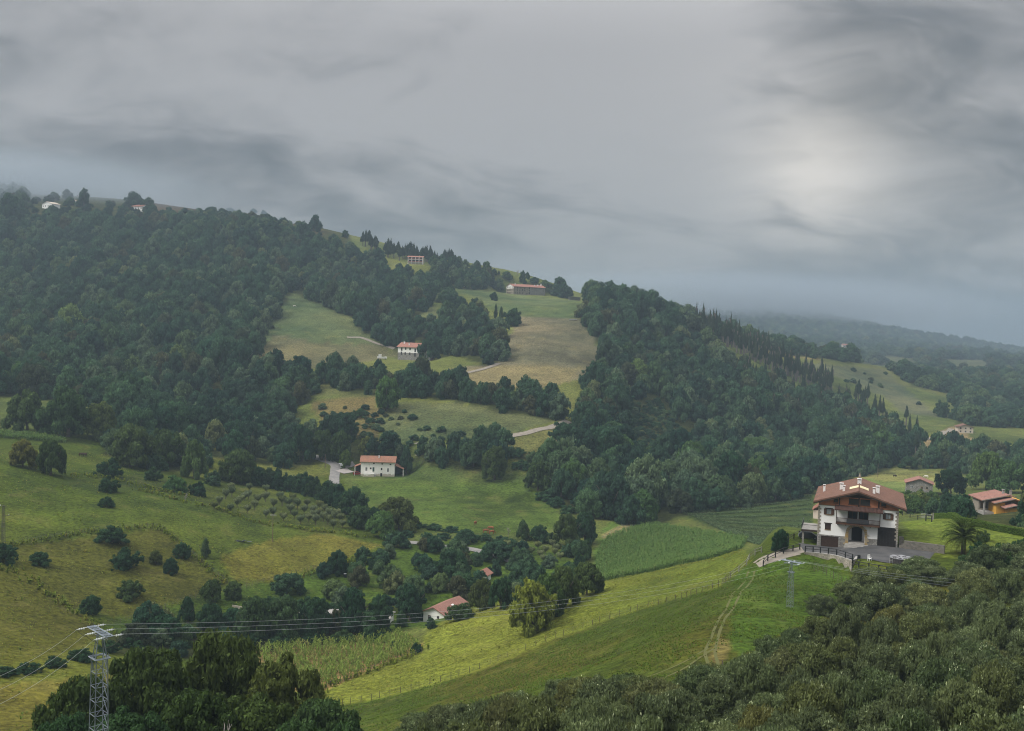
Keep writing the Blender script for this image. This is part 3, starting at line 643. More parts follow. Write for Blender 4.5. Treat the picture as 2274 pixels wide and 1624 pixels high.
def make_proto(name, seed, lobes, nleaf, leaf, lm=None, tr=None, bark=None, **kw):
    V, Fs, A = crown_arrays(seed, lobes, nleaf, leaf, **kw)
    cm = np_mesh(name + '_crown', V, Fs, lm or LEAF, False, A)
    tm = None
    if tr is not None:
        tv, tf = trunk_arrays(seed, **tr)
        tm = bpy.data.meshes.new(name + '_trunk'); tm.from_pydata(tv.tolist(), [], tf); tm.update(); tm.materials.append(bark or BARK)
    return Proto(cm, tm)
TR = dict(h0=0.30, r0=0.045, limbs=4, spread=0.55, zt=0.75)
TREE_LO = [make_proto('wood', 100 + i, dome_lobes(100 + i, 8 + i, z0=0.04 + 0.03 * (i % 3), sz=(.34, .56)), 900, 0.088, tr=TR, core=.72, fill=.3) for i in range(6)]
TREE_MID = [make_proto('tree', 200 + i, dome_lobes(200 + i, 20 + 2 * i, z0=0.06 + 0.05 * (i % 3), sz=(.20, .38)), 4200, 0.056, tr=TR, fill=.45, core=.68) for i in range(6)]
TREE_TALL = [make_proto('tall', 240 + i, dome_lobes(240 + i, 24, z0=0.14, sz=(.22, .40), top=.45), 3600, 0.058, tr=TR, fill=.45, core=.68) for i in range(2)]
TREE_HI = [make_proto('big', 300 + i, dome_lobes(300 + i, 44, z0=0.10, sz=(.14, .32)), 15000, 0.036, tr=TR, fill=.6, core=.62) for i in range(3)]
def shrub_lobes(seed):
    r = random.Random(seed); o = []
    for k in range(4):
        a = k * 1.9 + r.uniform(0, 1); d = r.uniform(.3, .55) if k else .1; s = r.uniform(.42, .7) if k else .72; hh = r.uniform(.5, .9) if k else 1.0
        o += [(d * math.cos(a) + l[0] * s, d * math.sin(a) + l[1] * s, l[2] * hh, l[3] * s, l[4] * s, l[5] * hh) for l in dome_lobes(seed * 7 + k, 8, z0=0.0, sz=(.22, .44))]
    return o
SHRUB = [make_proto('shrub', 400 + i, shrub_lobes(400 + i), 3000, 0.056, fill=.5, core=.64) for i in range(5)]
def bush_lobes(seed):
    o = dome_lobes(seed, 20, z0=0.0, sz=(.26, .42)); r = random.Random(seed)
    for k in range(26):
        a, rr = r.uniform(0, 2 * PI), math.sqrt(r.random()) * .8
        o.append((rr * math.cos(a), rr * math.sin(a), .80 - .45 * rr * rr + r.uniform(-.05, .12), .075, .075, .15))
    return o
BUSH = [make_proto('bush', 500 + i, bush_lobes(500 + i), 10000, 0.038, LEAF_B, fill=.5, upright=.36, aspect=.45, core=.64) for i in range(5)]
def vase_lobes(seed):
    r = random.Random(seed); o = []
    for k in range(13):
        a = k * 2.4; t = (k + .5) / 13
        o.append((.55 * t ** .5 * math.cos(a), .55 * t ** .5 * math.sin(a), .55 + .22 * t + r.uniform(-.04, .1), .30, .30, .20))
    return o
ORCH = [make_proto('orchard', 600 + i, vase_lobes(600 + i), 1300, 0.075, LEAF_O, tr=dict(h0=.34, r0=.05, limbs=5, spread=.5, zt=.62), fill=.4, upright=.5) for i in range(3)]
def pine_lobes(seed, z0=0.45):
    r = random.Random(seed); o = []
    for k in range(12):
        t = k / 11.0; a = k * 2.4; w_ = (1 - t) * .8 + .12
        o.append((w_ * .35 * math.cos(a), w_ * .35 * math.sin(a), z0 + (1 - z0) * t * .94, w_ * .6, w_ * .6, .055 + .03 * (1 - t)))
    return o
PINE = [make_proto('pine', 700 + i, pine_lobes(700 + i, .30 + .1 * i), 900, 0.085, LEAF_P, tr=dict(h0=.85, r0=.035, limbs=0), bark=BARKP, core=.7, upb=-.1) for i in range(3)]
def bare_tree(seed):
    r = random.Random(seed); mb = MB()
    def br(p, d, l, rad, lev):
        e = p + d * l; mb.tube([p, (p + e) / 2 + Vector((r.uniform(-.05, .05), r.uniform(-.05, .05), 0)) * l, e], [rad, rad * .8, rad * .55], 4)
        if lev:
            for _ in range(4 if lev > 1 else 3):
                nd = (d + Vector((r.uniform(-1, 1), r.uniform(-1, 1), r.uniform(-.1, .6))) * .75).normalized(); br(p + d * l * r.uniform(.5, 1), nd, l * r.uniform(.5, .75), rad * .5, lev - 1)
    br(Vector((0, 0, -.05)), Vector((0, 0, 1)), .4, .04, 3)
    me = bpy.data.meshes.new('bare'); me.from_pydata([tuple(p) for p in mb.v], [], mb.f); me.materials.append(mat('grey_twig', (0.20, 0.18, 0.16), (0.28, 0.26, 0.23), 5)); return me
BARE = [bare_tree(i) for i in (1, 2)]

def plant(name, proto, p, h, rad, label, cat, group=None, tint=(1, 1, 1), rz=None, sink=0.0, lean=0.0):
    """one plant: an Empty at its foot with trunk and crown"""
    t = empty(name, label, cat, (p[0], p[1], p[2] - sink), rnd.uniform(0, 6.28) if rz is None else rz, group)
    t.rotation_euler[0] = lean
    s = (rad, rad * rnd.uniform(.9, 1.1), h)
    c = link('crown', proto.crown, t, scale=s); c.color = (*tint, 1)
    if proto.trunk is not None: link('trunk', proto.trunk, t, scale=(h * .8, h * .8, h))
    return t
rnd = random.Random(11)
HOR = None
def visible(P, extra=0.0):
    """is a point on (or extra metres above) the ground in sight of the viewpoint?"""
    P = np.atleast_2d(P); ts = np.linspace(0.03, 0.985, 160)
    Q = P[:, None] * ts[None, :, None]; top = P.copy(); top[:, 2] += extra; Q = top[:, None] * ts[None, :, None]
    g_ = gz(Q[..., 0].ravel(), Q[..., 1].ravel()).reshape(Q.shape[:2])
    return (Q[..., 2] > g_ - 0.3).all(1)

# ------------------------------------------------------------------ woods
wood_pts = []      # (wood, x, y, z, height, radius, apparent size)
for wi, (nm, poly, y0, y1, sp_, h_, r_) in enumerate(WOODS):
    xs = [at(px, py, y)[0] for px, py in poly for y in (y0, y1)]
    X, Y = np.meshgrid(np.arange(min(xs), max(xs), sp_), np.arange(y0, y1, sp_))
    R_ = np.random.RandomState(900 + wi)
    X = (X + R_.uniform(-.46, .46, X.shape) * sp_).ravel(); Y = (Y + R_.uniform(-.46, .46, Y.shape) * sp_).ravel()
    ok = np.abs(X / (Y + OFF)) < 0.62; X, Y = X[ok], Y[ok]
    Z = gz(X, Y); P = np.stack([X, Y, Z], -1); px = to_pix(P)
    ok = in_poly(poly, px[:, 0], px[:, 1]) & (px[:, 0] > -140) & (px[:, 0] < 2420)
    P, px = P[ok], px[ok]
    if not len(P): continue
    if nm == 'ridge': P = P[~in_poly([(1380, 893), (1468, 884), (1552, 1000), (1480, 1030), (1398, 1005)], *to_pix(P).T)]
    if nm == 'far':
        for c_p in CLEAR: P = P[~in_poly(c_p, *to_pix(P).T)]
    if nm == 'scrub': P = P[(fbm(P[:, 0], P[:, 1], 40, 2, 71) + .5 * fbm(P[:, 0], P[:, 1], 14, 2, 72)) > .16]
    if not len(P): continue
    ok = visible(P, h_ * 1.1); P = P[ok]
    dn = fbm(P[:, 0], P[:, 1], 45, 2, 61 + wi)
    R2 = np.random.RandomState(950 + wi); sz = R2.uniform(.58, 1.32, len(P)) * (1 + .3 * dn)
    for p, s in zip(P, sz):
        if nm == 'right':      # low growth: it never hides the villa
            g_ = to_pix(p); lim = np.interp(g_[0], (2020, 2060, 2140, 2165, 2270, 2285), (1084, 1092, 1098, 1140, 1148, 1080))
            while s > .2 and to_pix(p + (0, 0, h_ * s * 1.1))[1] < lim: s *= .9
            if s <= .25: continue
        wood_pts.append((nm, wi, p[0], p[1], p[2], h_ * s * R2.uniform(.85, 1.15), r_ * s, s / p[1]))
print('WOOD TREES', len(wood_pts), {n: sum(1 for t in wood_pts if t[0] == n) for n in set(t[0] for t in wood_pts)})
N_SINGLE = 190
cand = [t for t in wood_pts if t[0] not in ('far', 'scrub', 'plantation')]
cand.sort(key=lambda t: -t[6] / t[3])
singles, rest = cand[:N_SINGLE], cand[N_SINGLE:] + [t for t in wood_pts if t[0] in ('far', 'scrub', 'plantation')]
WOOD_LABEL = {'left': 'broadleaf tree in the dense dark wood covering the left hillside', 'middle': 'broadleaf tree in the copse round the upper white house',
              'ridge': 'broadleaf tree in the wood on the steep right-hand ridge', 'right': 'low bushy tree in the thicket behind the clipped hedge and yellow house'}
def zone(nm, p):
    px = to_pix(np.array(p[:3]))
    if nm == 'left':
        band = 'upper' if px[1] < 700 else ('middle' if px[1] < 850 else 'lowest')
        side = 'far left edge' if px[0] < 200 else ('left' if px[0] < 400 else 'pasture side')
        return f'tree in the {band} part of the left hillside wood, {side}'
    if nm == 'ridge':
        if px[0] < 1200: return 'broadleaf tree in the copse on the slope behind the white farmhouse'
        band = 'top' if px[1] < 800 else ('middle' if px[1] < 950 else 'foot')
        side = 'near the tan field' if px[0] < 1420 else ('centre of the slope' if px[0] < 1680 else 'towards the far valley')
        return f'tree at the {band} of the wooded ridge, {side}'
    if nm == 'middle':
        return 'broadleaf tree in the copse beside the upper white house' if px[1] < 820 else 'broadleaf tree in the belt below the upper white house'
    if nm == 'garden': return 'small tree in the gardens round the valley lane and cottage'
    if nm == 'stream': return 'tree in the belt along the stream below the left wood' if px[1] < 1100 else 'dark tree in the thicket between gardens and corn field'
    return 'bushy tree in the thicket behind the clipped hedge and yellow house'
def recol(me, m):
    c = me.copy(); c.materials.clear(); c.materials.append(m); return c
MIDSET = TREE_MID + [Proto(recol(p.crown, LEAF3), p.trunk) for p in TREE_MID[:3]] + [Proto(recol(p.crown, LEAF2), p.trunk) for p in TREE_MID[4:5]]
for t in singles:
    nm, wi, x, y, z, h, r_, _ = t
    k = rnd.randrange(6)
    pr = (MIDSET[rnd.randrange(len(MIDSET))] if y < 620 else TREE_LO[k]) if rnd.random() > .12 else TREE_TALL[k % 2]
    tint, adj = rnd.choice([((1, 1, 1), '')] * 5 + [((1.2, 1.1, .9), 'olive '), ((1.35, 1.35, 1.2), 'pale '), ((.75, .82, .9), 'very dark '), ((1.5, 1.4, .9), 'yellow green '), ((.85, 1.0, 1.0), 'blue green ')])
    lb = adj + zone(nm, (x, y, z))
    plant('broadleaf_tree', pr, (x, y, z), h, r_, lb, 'tree', 'trees: ' + lb, tint, sink=.2)
# the rest of the woods: one mass for each hillside
proto_col = bpy.data.collections.new('wood_prototypes')
def joined(pr, name):
    """crown and trunk in one mesh for the distant mass (unit radius and height)"""
    o = bpy.data.objects.new(name, pr.crown); proto_col.objects.link(o)
def recolour(me, m):
    c = me.copy(); c.materials.clear(); c.materials.append(m); return c
WOODSET = TREE_LO + [Proto(recolour(p.crown, LEAF3), p.trunk) for p in TREE_LO[:4]] + [Proto(recolour(p.crown, LEAF2), p.trunk) for p in TREE_LO[3:5]]
for i, pr in enumerate(WOODSET): joined(pr, 'wood_tree_%02d' % i)
def instancer(name, pts, coll, label, cat, nproto):
    """points carrying instances of the collection's trees"""
    n = len(pts); me = bpy.data.meshes.new(name); me.vertices.add(n)
    A_ = np.array([[t[2], t[3], t[4] - .3] for t in pts], np.float32); me.vertices.foreach_set('co', A_.ravel())
    sc = np.array([[t[6], t[6], t[5]] for t in pts], np.float32)
    a = me.attributes.new('sc', 'FLOAT_VECTOR', 'POINT'); a.data.foreach_set('vector', sc.ravel())
    R_ = np.random.RandomState(5)
    a = me.attributes.new('rt', 'FLOAT_VECTOR', 'POINT'); rt = np.zeros((n, 3), np.float32); rt[:, 2] = R_.uniform(0, 6.28, n); a.data.foreach_set('vector', rt.ravel())
    a = me.attributes.new('ix', 'INT', 'POINT'); a.data.foreach_set('value', R_.randint(0, nproto, n).astype(np.int32))
    o = link(name, me); md = o.modifiers.new('scatter', 'NODES')
    ng = bpy.data.node_groups.new(name, 'GeometryNodeTree'); md.node_group = ng
    ng.interface.new_socket('Geometry', in_out='INPUT', socket_type='NodeSocketGeometry'); ng.interface.new_socket('Geometry', in_out='OUTPUT', socket_type='NodeSocketGeometry')
    e = NT(ng); gi = e.n('NodeGroupInput'); go = e.n('NodeGroupOutput')
    ci = e.n('GeometryNodeCollectionInfo', {'Collection': coll, 'Separate Children': True, 'Reset Children': True})
    ip = e.n('GeometryNodeInstanceOnPoints', {'Points': gi.outputs[0], 'Instance': ci.outputs[0], 'Pick Instance': True})
    def na(nm, ty): 
        x_ = e.n('GeometryNodeInputNamedAttribute', data_type=ty); x_.inputs[0].default_value = nm; return x_.outputs[0]
    e.link(na('ix', 'INT'), ip.inputs['Instance Index']); e.link(na('sc', 'FLOAT_VECTOR'), ip.inputs['Scale'])
    er = e.n('FunctionNodeEulerToRotation', {0: na('rt', 'FLOAT_VECTOR')}); e.link(er.outputs[0], ip.inputs['Rotation'])
    e.link(ip.outputs[0], go.inputs[0])
    return tag(o, label, cat, kind='stuff')
for nm, ob, lb in (('left', 'left_wood', 'dense dark broadleaf wood covering the left hillside'), ('middle', 'copse', 'broadleaf copses round the upper white house'),
                   ('ridge', 'ridge_wood', 'mixed wood covering the steep ridge right of centre'), ('far', 'distant_wood', 'hazy woods on the far hillside at the right'), ('right', 'thicket', 'bushy thicket behind the hedge by the yellow house'), ('garden', 'garden_growth', 'scattered small trees of the valley gardens'), ('stream', 'stream_belt', 'belt of trees along the stream'), ('plantation', 'young_plantation', 'smooth dark green young plantation on the ridge slope'), ('scrub', 'hillside_scrub', 'scattered low scrub on the hillside clearings')):
    pts = [t for t in rest if t[0] == nm]
    if pts: instancer(ob, pts, proto_col, lb, 'wood', len(WOODSET))
# ------------------------------------------------------------------ buildings
WHITE = plaster_mat('white_render', (0.83, 0.83, 0.81), (0.52, 0.50, 0.45), .3)
WHITE_OLD = plaster_mat('old_white_render', (0.83, 0.82, 0.78), (0.5, 0.46, 0.38), .5, low=1.3)
OCHRE = plaster_mat('ochre_render', (0.62, 0.34, 0.06), (0.45, 0.25, 0.06), .35)
CREAM = plaster_mat('cream_render', (0.55, 0.48, 0.40), (0.4, 0.35, 0.3), .4)
BRICK = brick_mat('gable_brick', (0.52, 0.175, 0.075), (0.44, 0.15, 0.065), (0.40, 0.22, 0.14))
STONE = stone_mat('grey_rubble', [(0.24, 0.235, 0.22), (0.33, 0.32, 0.30), (0.18, 0.175, 0.17)], 2.6)
STONE_T = stone_mat('tan_rubble', [(0.30, 0.25, 0.18), (0.38, 0.33, 0.25), (0.22, 0.19, 0.15)], 2.8)
STONE_L = stone_mat('pale_rubble', [(0.36, 0.33, 0.27), (0.44, 0.40, 0.33), (0.27, 0.25, 0.21)], 3.2, joint=(0.12, 0.11, 0.09))
STONE_D = stone_mat('dark_rubble', [(0.14, 0.13, 0.11), (0.19, 0.175, 0.15), (0.10, 0.10, 0.085)], 2.4)
TILE_R = roof_mat('clay_tile_brown', (0.190, 0.100, 0.072), (0.140, 0.078, 0.058), 1)
TILE_W = roof_mat('clay_tile_weathered', (0.30, 0.135, 0.085), (0.215, 0.12, 0.085), 0)
TILE_S = roof_mat('clay_tile_salmon', (0.32, 0.155, 0.118), (0.27, 0.13, 0.10), 0, dk=.35)
TILE_SY = roof_mat('clay_tile_salmon_y', (0.30, 0.155, 0.122), (0.25, 0.13, 0.105), 1, dk=.35)
TILE_D = roof_mat('clay_tile_dark', (0.080, 0.042, 0.034), (0.062, 0.034, 0.028), 0, dk=.3)
WOODD = mat('dark_timber', (0.030, 0.020, 0.015), (0.045, 0.030, 0.022), 3, .7)
WOODB = mat('brown_timber', (0.075, 0.036, 0.022), (0.095, 0.047, 0.028), 3, .7)
DOORB = mat('brown_door', (0.040, 0.022, 0.016), (0.050, 0.028, 0.020), 2, .6)
DOORK = mat('black_door', (0.017, 0.015, 0.015), (0.024, 0.021, 0.020), 2, .6)
GLASS = mat('window_glass', (0.035, 0.04, 0.045), None, rough=.12, spec=.5)
CURTAIN = mat('curtain_glass', (0.30, 0.34, 0.35), (0.22, 0.26, 0.28), 3, .25)
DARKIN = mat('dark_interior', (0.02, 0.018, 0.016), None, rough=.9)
SILL = mat('sandstone', (0.40, 0.29, 0.15), (0.34, 0.26, 0.16), 3, .9)
SILLG = mat('grey_sandstone', (0.30, 0.27, 0.21), (0.24, 0.22, 0.19), 3, .9)
CONC = mat('concrete', (0.34, 0.33, 0.31), (0.27, 0.26, 0.245), 1.5, .9)
WHITEP = mat('white_paint', (0.75, 0.75, 0.74), (0.66, 0.66, 0.65), 2, .7)
SKYL = mat('skylight_blind', (0.78, 0.70, 0.42), (0.74, 0.66, 0.40), 2, .35)
ASPH = mat('asphalt', (0.050, 0.051, 0.054), (0.082, 0.081, 0.082), .35, .8, detail=6)
ROADM = mat('worn_lane', (0.16, 0.158, 0.155), (0.22, 0.21, 0.20), .4, .9, detail=6)
GRAVEL = mat('gravel_track', (0.19, 0.17, 0.14), (0.25, 0.22, 0.185), .8, .95, detail=6)
DIRT = mat('earth_track', (0.26, 0.21, 0.13), (0.20, 0.16, 0.09), .6, .95, detail=6)
RED = mat('red_paint', (0.30, 0.022, 0.018), None, rough=.35, spec=.5)
BLACKP = mat('black_paint', (0.014, 0.015, 0.017), None, rough=.4, spec=.5)
GREYB = mat('grey_rail', (0.30, 0.31, 0.31), None, rough=.6)
GREEND = mat('green_door', (0.035, 0.075, 0.06), None, rough=.6)
STEEL = mat('galvanised_steel', (0.20, 0.235, 0.27), (0.15, 0.18, 0.21), 2, .5, metal=.35)
STEELD = mat('old_steel', (0.10, 0.095, 0.085), (0.075, 0.07, 0.06), 2, .6, metal=.3)
PORC = mat('insulator_glass', (0.58, 0.61, 0.62), None, rough=.25, spec=.5)
CAP = mat('chimney_pot', (0.10, 0.06, 0.05), None)

def window(parent, u, z, w, h, y=0.0, frame=WOODB, pane=GLASS, bars=1, bw=.09, face='front', W=0, Dp=0, deep=.05):
    """a framed window set on a wall face; returns the frame (its pane is a sub-part)"""
    f, p = MB(), MB()
    def bx(mb, a0, a1, d0, d1, z0, z1):
        if face == 'front': mb.box(a0, a1, y + d0, y + d1, z0, z1)
        elif face == 'right': mb.box(W - d1, W - d0, a0, a1, z0, z1)
        elif face == 'left': mb.box(d0, d1, a0, a1, z0, z1)
    u0, u1, z0, z1 = u - w / 2, u + w / 2, z, z + h
    bx(f, u0, u0 + bw, -deep, .04, z0, z1); bx(f, u1 - bw, u1, -deep, .04, z0, z1)
    bx(f, u0 + bw, u1 - bw, -deep, .04, z0, z0 + bw); bx(f, u0 + bw, u1 - bw, -deep, .04, z1 - bw, z1)
    for k in range(bars): 
        c = u0 + (u1 - u0) * (k + 1) / (bars + 1); bx(f, c - bw * .35, c + bw * .35, -deep * .8, .03, z0 + bw, z1 - bw)
    o = f.build('window', frame, parent)
    bx(p, u0 + bw, u1 - bw, -.015, .02, z0 + bw, z1 - bw); p.build('pane', pane, o)
    return o
def gable_body(mb, W, Dp, H, rise, ridge):
    if ridge == 'x': mb.prism([(0, -1.2), (Dp, -1.2), (Dp, H), (Dp / 2, H + rise), (0, H)], 0, 0, W)
    else: mb.prism([(0, -1.2), (W, -1.2), (W, H), (W / 2, H + rise), (0, H)], 1, 0, Dp)
def gable_roof(W, Dp, H, rise, ridge, ov, th=.22, ove=None):
    mb = MB(); ove = ov if ove is None else ove
    half = (Dp if ridge == 'x' else W) / 2; k = rise / half; L = W if ridge == 'x' else Dp
    prof = [(-ov, H - ov * k + .02), (half, H + rise + .02), (2 * half + ov, H - ov * k + .02), (2 * half + ov, H - ov * k + .02 + th), (half, H + rise + .02 + th), (-ov, H - ov * k + .02 + th)]
    mb.prism(prof, 0 if ridge == 'x' else 1, -ove, L + ove); return mb
def chimney(parent, x, y, z, w, h, m=None, d=None):
    d = d or w * .8
    c = MB().box(x - w / 2, x + w / 2, y - d / 2, y + d / 2, z - 1.0, z + h).build('chimney', m or WHITEP, parent)
    MB().box(x - w * .35, x + w * .35, y - d * .35, y + d * .35, z + h, z + h + .2).build('vent', CAP, c)
    MB().box(x - w * .62, x + w * .62, y - d * .62, y + d * .62, z + h + .2, z + h + .3).build('cap', m or WHITEP, c)
    return c
def house(name, label, cat, loc, rz, W, Dp, H, rise, wm, rm, ridge='x', ov=.6, wins=(), base=None, chim=(), group=None, th=.22, center=True, frame=WOODB, pane=GLASS):
    """gabled house; loc = middle of the front foot"""
    t = empty(name, label, cat, loc, rz, group)
    piv = -W / 2
    g_ = link('plan', None, t) if False else None
    mb = MB(); gable_body(mb, W, Dp, H, rise, ridge)
    def sh(mb): mb.v = [(p[0] + piv, p[1], p[2]) for p in mb.v]; return mb
    sh(mb).build('wall', wm, t)
    if base is not None:
        zb, bm = base; sh(MB().box(-.04, W + .04, -.04, Dp + .04, -1.3, zb)).build('stone_base', bm, t)
    rf = sh(gable_roof(W, Dp, H, rise, ridge, ov, th)).build('roof', rm, t)
    for u, v, w_, h_ in chim:
        half = Dp / 2 if ridge == 'x' else W / 2; q_ = v if ridge == 'x' else u
        chimney(rf, u + piv, v, H + rise * (1 - abs(q_ - half) / half) + .2, w_, h_)
    for wn in wins:
        u, z, w_, h_ = wn[:4]; kw = wn[4] if len(wn) > 4 else {}
        o = window(t, u + (piv if kw.get('face', 'front') == 'front' else 0), z, w_, h_, **{**dict(frame=frame, pane=pane, W=W / 2, y=-.05 if (base and z < base[0]) else 0), **kw})
    return t

# ---- the big farmhouse on the spur
HP = empty('farmhouse', 'large white and brick farmhouse with brown tiled roof, balcony and arched doorway on the spur', 'house', tuple(H0), -FA)
def wall_cells(mb, u0, u1, z0, z1, holes, y0=0.0, y1=.35):
    us = sorted({u0, u1, *[min(max(h[k], u0), u1) for h in holes for k in (0, 1)]}); zs = sorted({z0, z1, *[min(max(h[k], z0), z1) for h in holes for k in (2, 3)]})
    for a, b in zip(us[:-1], us[1:]):
        run = None
        for c, d in zip(zs[:-1], zs[1:]):
            m_ = ((a + b) / 2, (c + d) / 2)
            solid = not any(h[0] < m_[0] < h[1] and h[2] < m_[1] < h[3] for h in holes)
            if solid: run = (run[0], d) if run else (c, d)
            if (not solid) and run: mb.box(a, b, y0, y1, *run); run = None
        if run: mb.box(a, b, y0, y1, *run)
HW, HD = 14.4, 17.5
WINL, WINR, WINB = (1.42, 2.45, 6.12, 7.30), (12.1, 13.1, 6.15, 7.25), (1.3, 2.4, 3.2, 4.4)
BALC, GARR, GARL, ARCH = (5.35, 9.1, 5.0, 7.25), (10.85, 14.15, 1.0, 4.65), (.68, 3.88, -.6, 1.98), (5.62, 8.6, 1.2, 4.32)
mb = MB(); wall_cells(mb, 0, HW, 2.22, 7.9, [WINL, WINR, WINB, BALC, GARR, ARCH])
cxa, ra, zs_ = 7.11, 1.49, 2.83
for sgn in (-1, 1):       # the wall above the arch
    arc = [(cxa + sgn * ra * math.cos(a), zs_ + ra * math.sin(a)) for a in np.linspace(0, PI / 2, 9)]
    poly = arc + [(cxa + sgn * ra, 4.32)]
    mb.prism(poly if sgn < 0 else poly[::-1], 1, 0.0, .35)
mb.box(0, .35, .35, HD, 1.0, 8.75).box(HW - .35, HW, .35, HD, 1.0, 8.75).box(.35, HW - .35, HD - .35, HD, -1, 8.75)
mb.build('wall', WHITE, HP)
mb = MB(); wall_cells(mb, -.05, HW + .05, -1.2, 2.22, [GARL, GARR, ARCH], -.06, .36); mb.box(-.06, .34, .36, HD, -1.2, 2.2).box(HW - .34, HW + .06, .36, HD, -1.2, 2.2)
mb.build('stone_base', STONE, HP)
MB().prism([(0, 7.9), (HW, 7.9), (HW, 8.85), (HW / 2, 11.05), (0, 8.85)], 1, .01, .36).build('brick_gable', BRICK, HP)
MB().prism([(0, 7.9), (HW, 7.9), (HW, 8.85), (HW / 2, 11.05), (0, 8.85)], 1, HD - .36, HD - .01).build('rear_gable', WHITE, HP)
MB().prism([(4.0, 9.78), (10.4, 9.78), (7.2, 10.78)], 1, -.03, .0).build('boarding_and_eave_shade', WOODD, HP)  # dark boards, with the shade under the eaves put into the colour
MB().box(-.03, HW + .03, -.05, .0, 7.86, 7.96).build('string_course', SILLG, HP)
for a, b, zt in ((3.66, 3.9, 9.75), (7.16, 7.42, 10.6), (10.74, 10.98, 9.75)): MB().box(a, b, -.07, .0, 7.97, zt).build('timber_post', WOODD, HP)
# roof
RK = (11.30 - 8.75) / (7.2 + .95)
EL, ER = -.95, 15.75
zer = 11.30 - (ER - 7.2) * RK
prof = [(EL, 8.75), (7.2, 11.30), (ER, zer), (ER, zer - .28), (7.2, 11.02), (EL, 8.47)]
roof = MB().prism(prof, 1, -1.15, HD + .9).build('roof', TILE_R, HP)
MB().box(EL + .02, EL + .1, -1.12, HD + .88, 8.36, 8.50).build('gutter', WOODD, roof); MB().box(ER - .1, ER - .02, -1.12, HD + .88, zer - .39, zer - .25).build('gutter', WOODD, roof)
for sgn, e_, ze in ((-1, EL, 8.75), (1, ER, zer)):       # barge boards
    MB().prism([(e_, ze - .30), (7.2, 11.0), (7.2, 10.72), (e_, ze - .58)], 1, -1.10, -1.0).build('barge_board', WOODD, roof)
for v in np.arange(-1.0, HD + .9, .48): MB().prism([(7.08, 11.26), (7.2, 11.40), (7.32, 11.26)], 1, v, v + .45).build('ridge_tile', TILE_R, roof)
for k in range(6):        # purlin ends under the front eaves
    u = (.3, 2.6, 5.0, 9.4, 11.8, 14.1)[k]; zz = 11.0 - abs(u - 7.2) * RK
    MB().box(u - .1, u + .1, -1.0, .0, zz - .3, zz - .03).build('purlin', WOODD, roof)
HM = np.array([[HU[0], HU[1]], [HV[0], HV[1]]])
def zpx(X, Y): return 1752.1 + X * .2291, 1006.3 + Y * .2291
def roof_uv(X, Y):
    """roof plane under a picture point (close-up coordinates)"""
    px, py = zpx(X, Y); d = ray(px, py)
    for tt in np.linspace(150, 240, 3600):
        p = d * tt; u, v = HM @ (p[:2] - H0[:2]); h = p[2] - H0[2]
        if h < 11.3 - abs(u - 7.2) * RK: return u, v, 11.3 - abs(u - 7.2) * RK
    return 7, 8, 11
for X, Y, w_, h_ in ((338, 370, .42, 1.15), (505, 350, .66, 1.05), (528, 368, .46, .95), (820, 392, .46, .95), (856, 385, .66, 1.15)):
    u, v, zz = roof_uv(X, Y); chimney(roof, u, min(max(v, -.4), 12), zz - .1, w_, h_)
chimney(roof, 7.2, 9.3, 11.2, .75, .75)
fi = MB(); fi.box(6.95, 7.45, HD - .3, HD + .2, 11.2, 11.75).tube([(7.2, HD - .05, 11.7), (7.2, HD - .05, 12.1), (7.2, HD - .05, 12.5)], [.2, .12, .02], 8); fi.build('finial', SILLG, roof)
for sgn in (-1, 1):       # pale roof lights either side of the ridge
    a, b = 7.2 + sgn * .12, 7.2 + sgn * 1.75; za, zb = 11.34 - .12 * RK, 11.34 - 1.75 * RK
    MB().prism([(a, za), (b, zb), (b, zb + .08), (a, za + .08)][::sgn], 1, 3.6, 6.2).build('skylight', SKYL, roof)
# windows with shutters
def shut_window(h, shutters=True, pane=CURTAIN):
    u0, u1, z0, z1 = h
    o = window(HP, (u0 + u1) / 2, z0, u1 - u0, z1 - z0, y=.16, frame=WOODB, pane=pane, bars=1, bw=.1)
    MB().box(u0 - .1, u1 + .1, -.1, .16, z0 - .1, z0).build('sill', SILL, o); MB().box(u0 - .25, u1 + .25, -.06, .1, z1, z1 + .14).build('lintel', WOODD, o)
    if shutters:
        for a in (u0 - .42, u1 + .0): MB().box(a, a + .42, -.10, -.04, z0, z1 - .02).box(a + .04, a + .38, -.12, -.10, z0 + .08, z0 + .5).box(a + .04, a + .38, -.12, -.10, z0 + .58, z1 - .1).build('shutter', WOODB, o)
    MB().box(u0, u1, .30, .34, z0, z1).build('reveal', DARKIN, o)
shut_window(WINL); shut_window(WINR)
o = MB().box(*WINB[:2], .12, .18, *WINB[2:]).build('roller_blind', DOORB, HP)
MB().box(WINB[0] - .18, WINB[1] + .18, -.07, .12, WINB[3], WINB[3] + .16).build('lintel', WOODD, o); MB().box(WINB[0] - .05, WINB[1] + .05, -.06, .12, WINB[2] - .09, WINB[2]).build('sill', SILL, o)
for u, w_, n_ in ((3.1, .8, 1), (6.35, 1.75, 3), (8.4, 1.75, 3), (11.7, .85, 1)): 
    o = window(HP, u, 8.62 if n_ == 1 else 8.55, w_, .82 if n_ == 1 else 1.05, y=-.01, frame=WOODD, bars=n_, bw=.1); MB().box(u - w_ / 2 - .1, u + w_ / 2 + .1, -.14, 0, 8.43, 8.53).build('sill', WOODD, o)
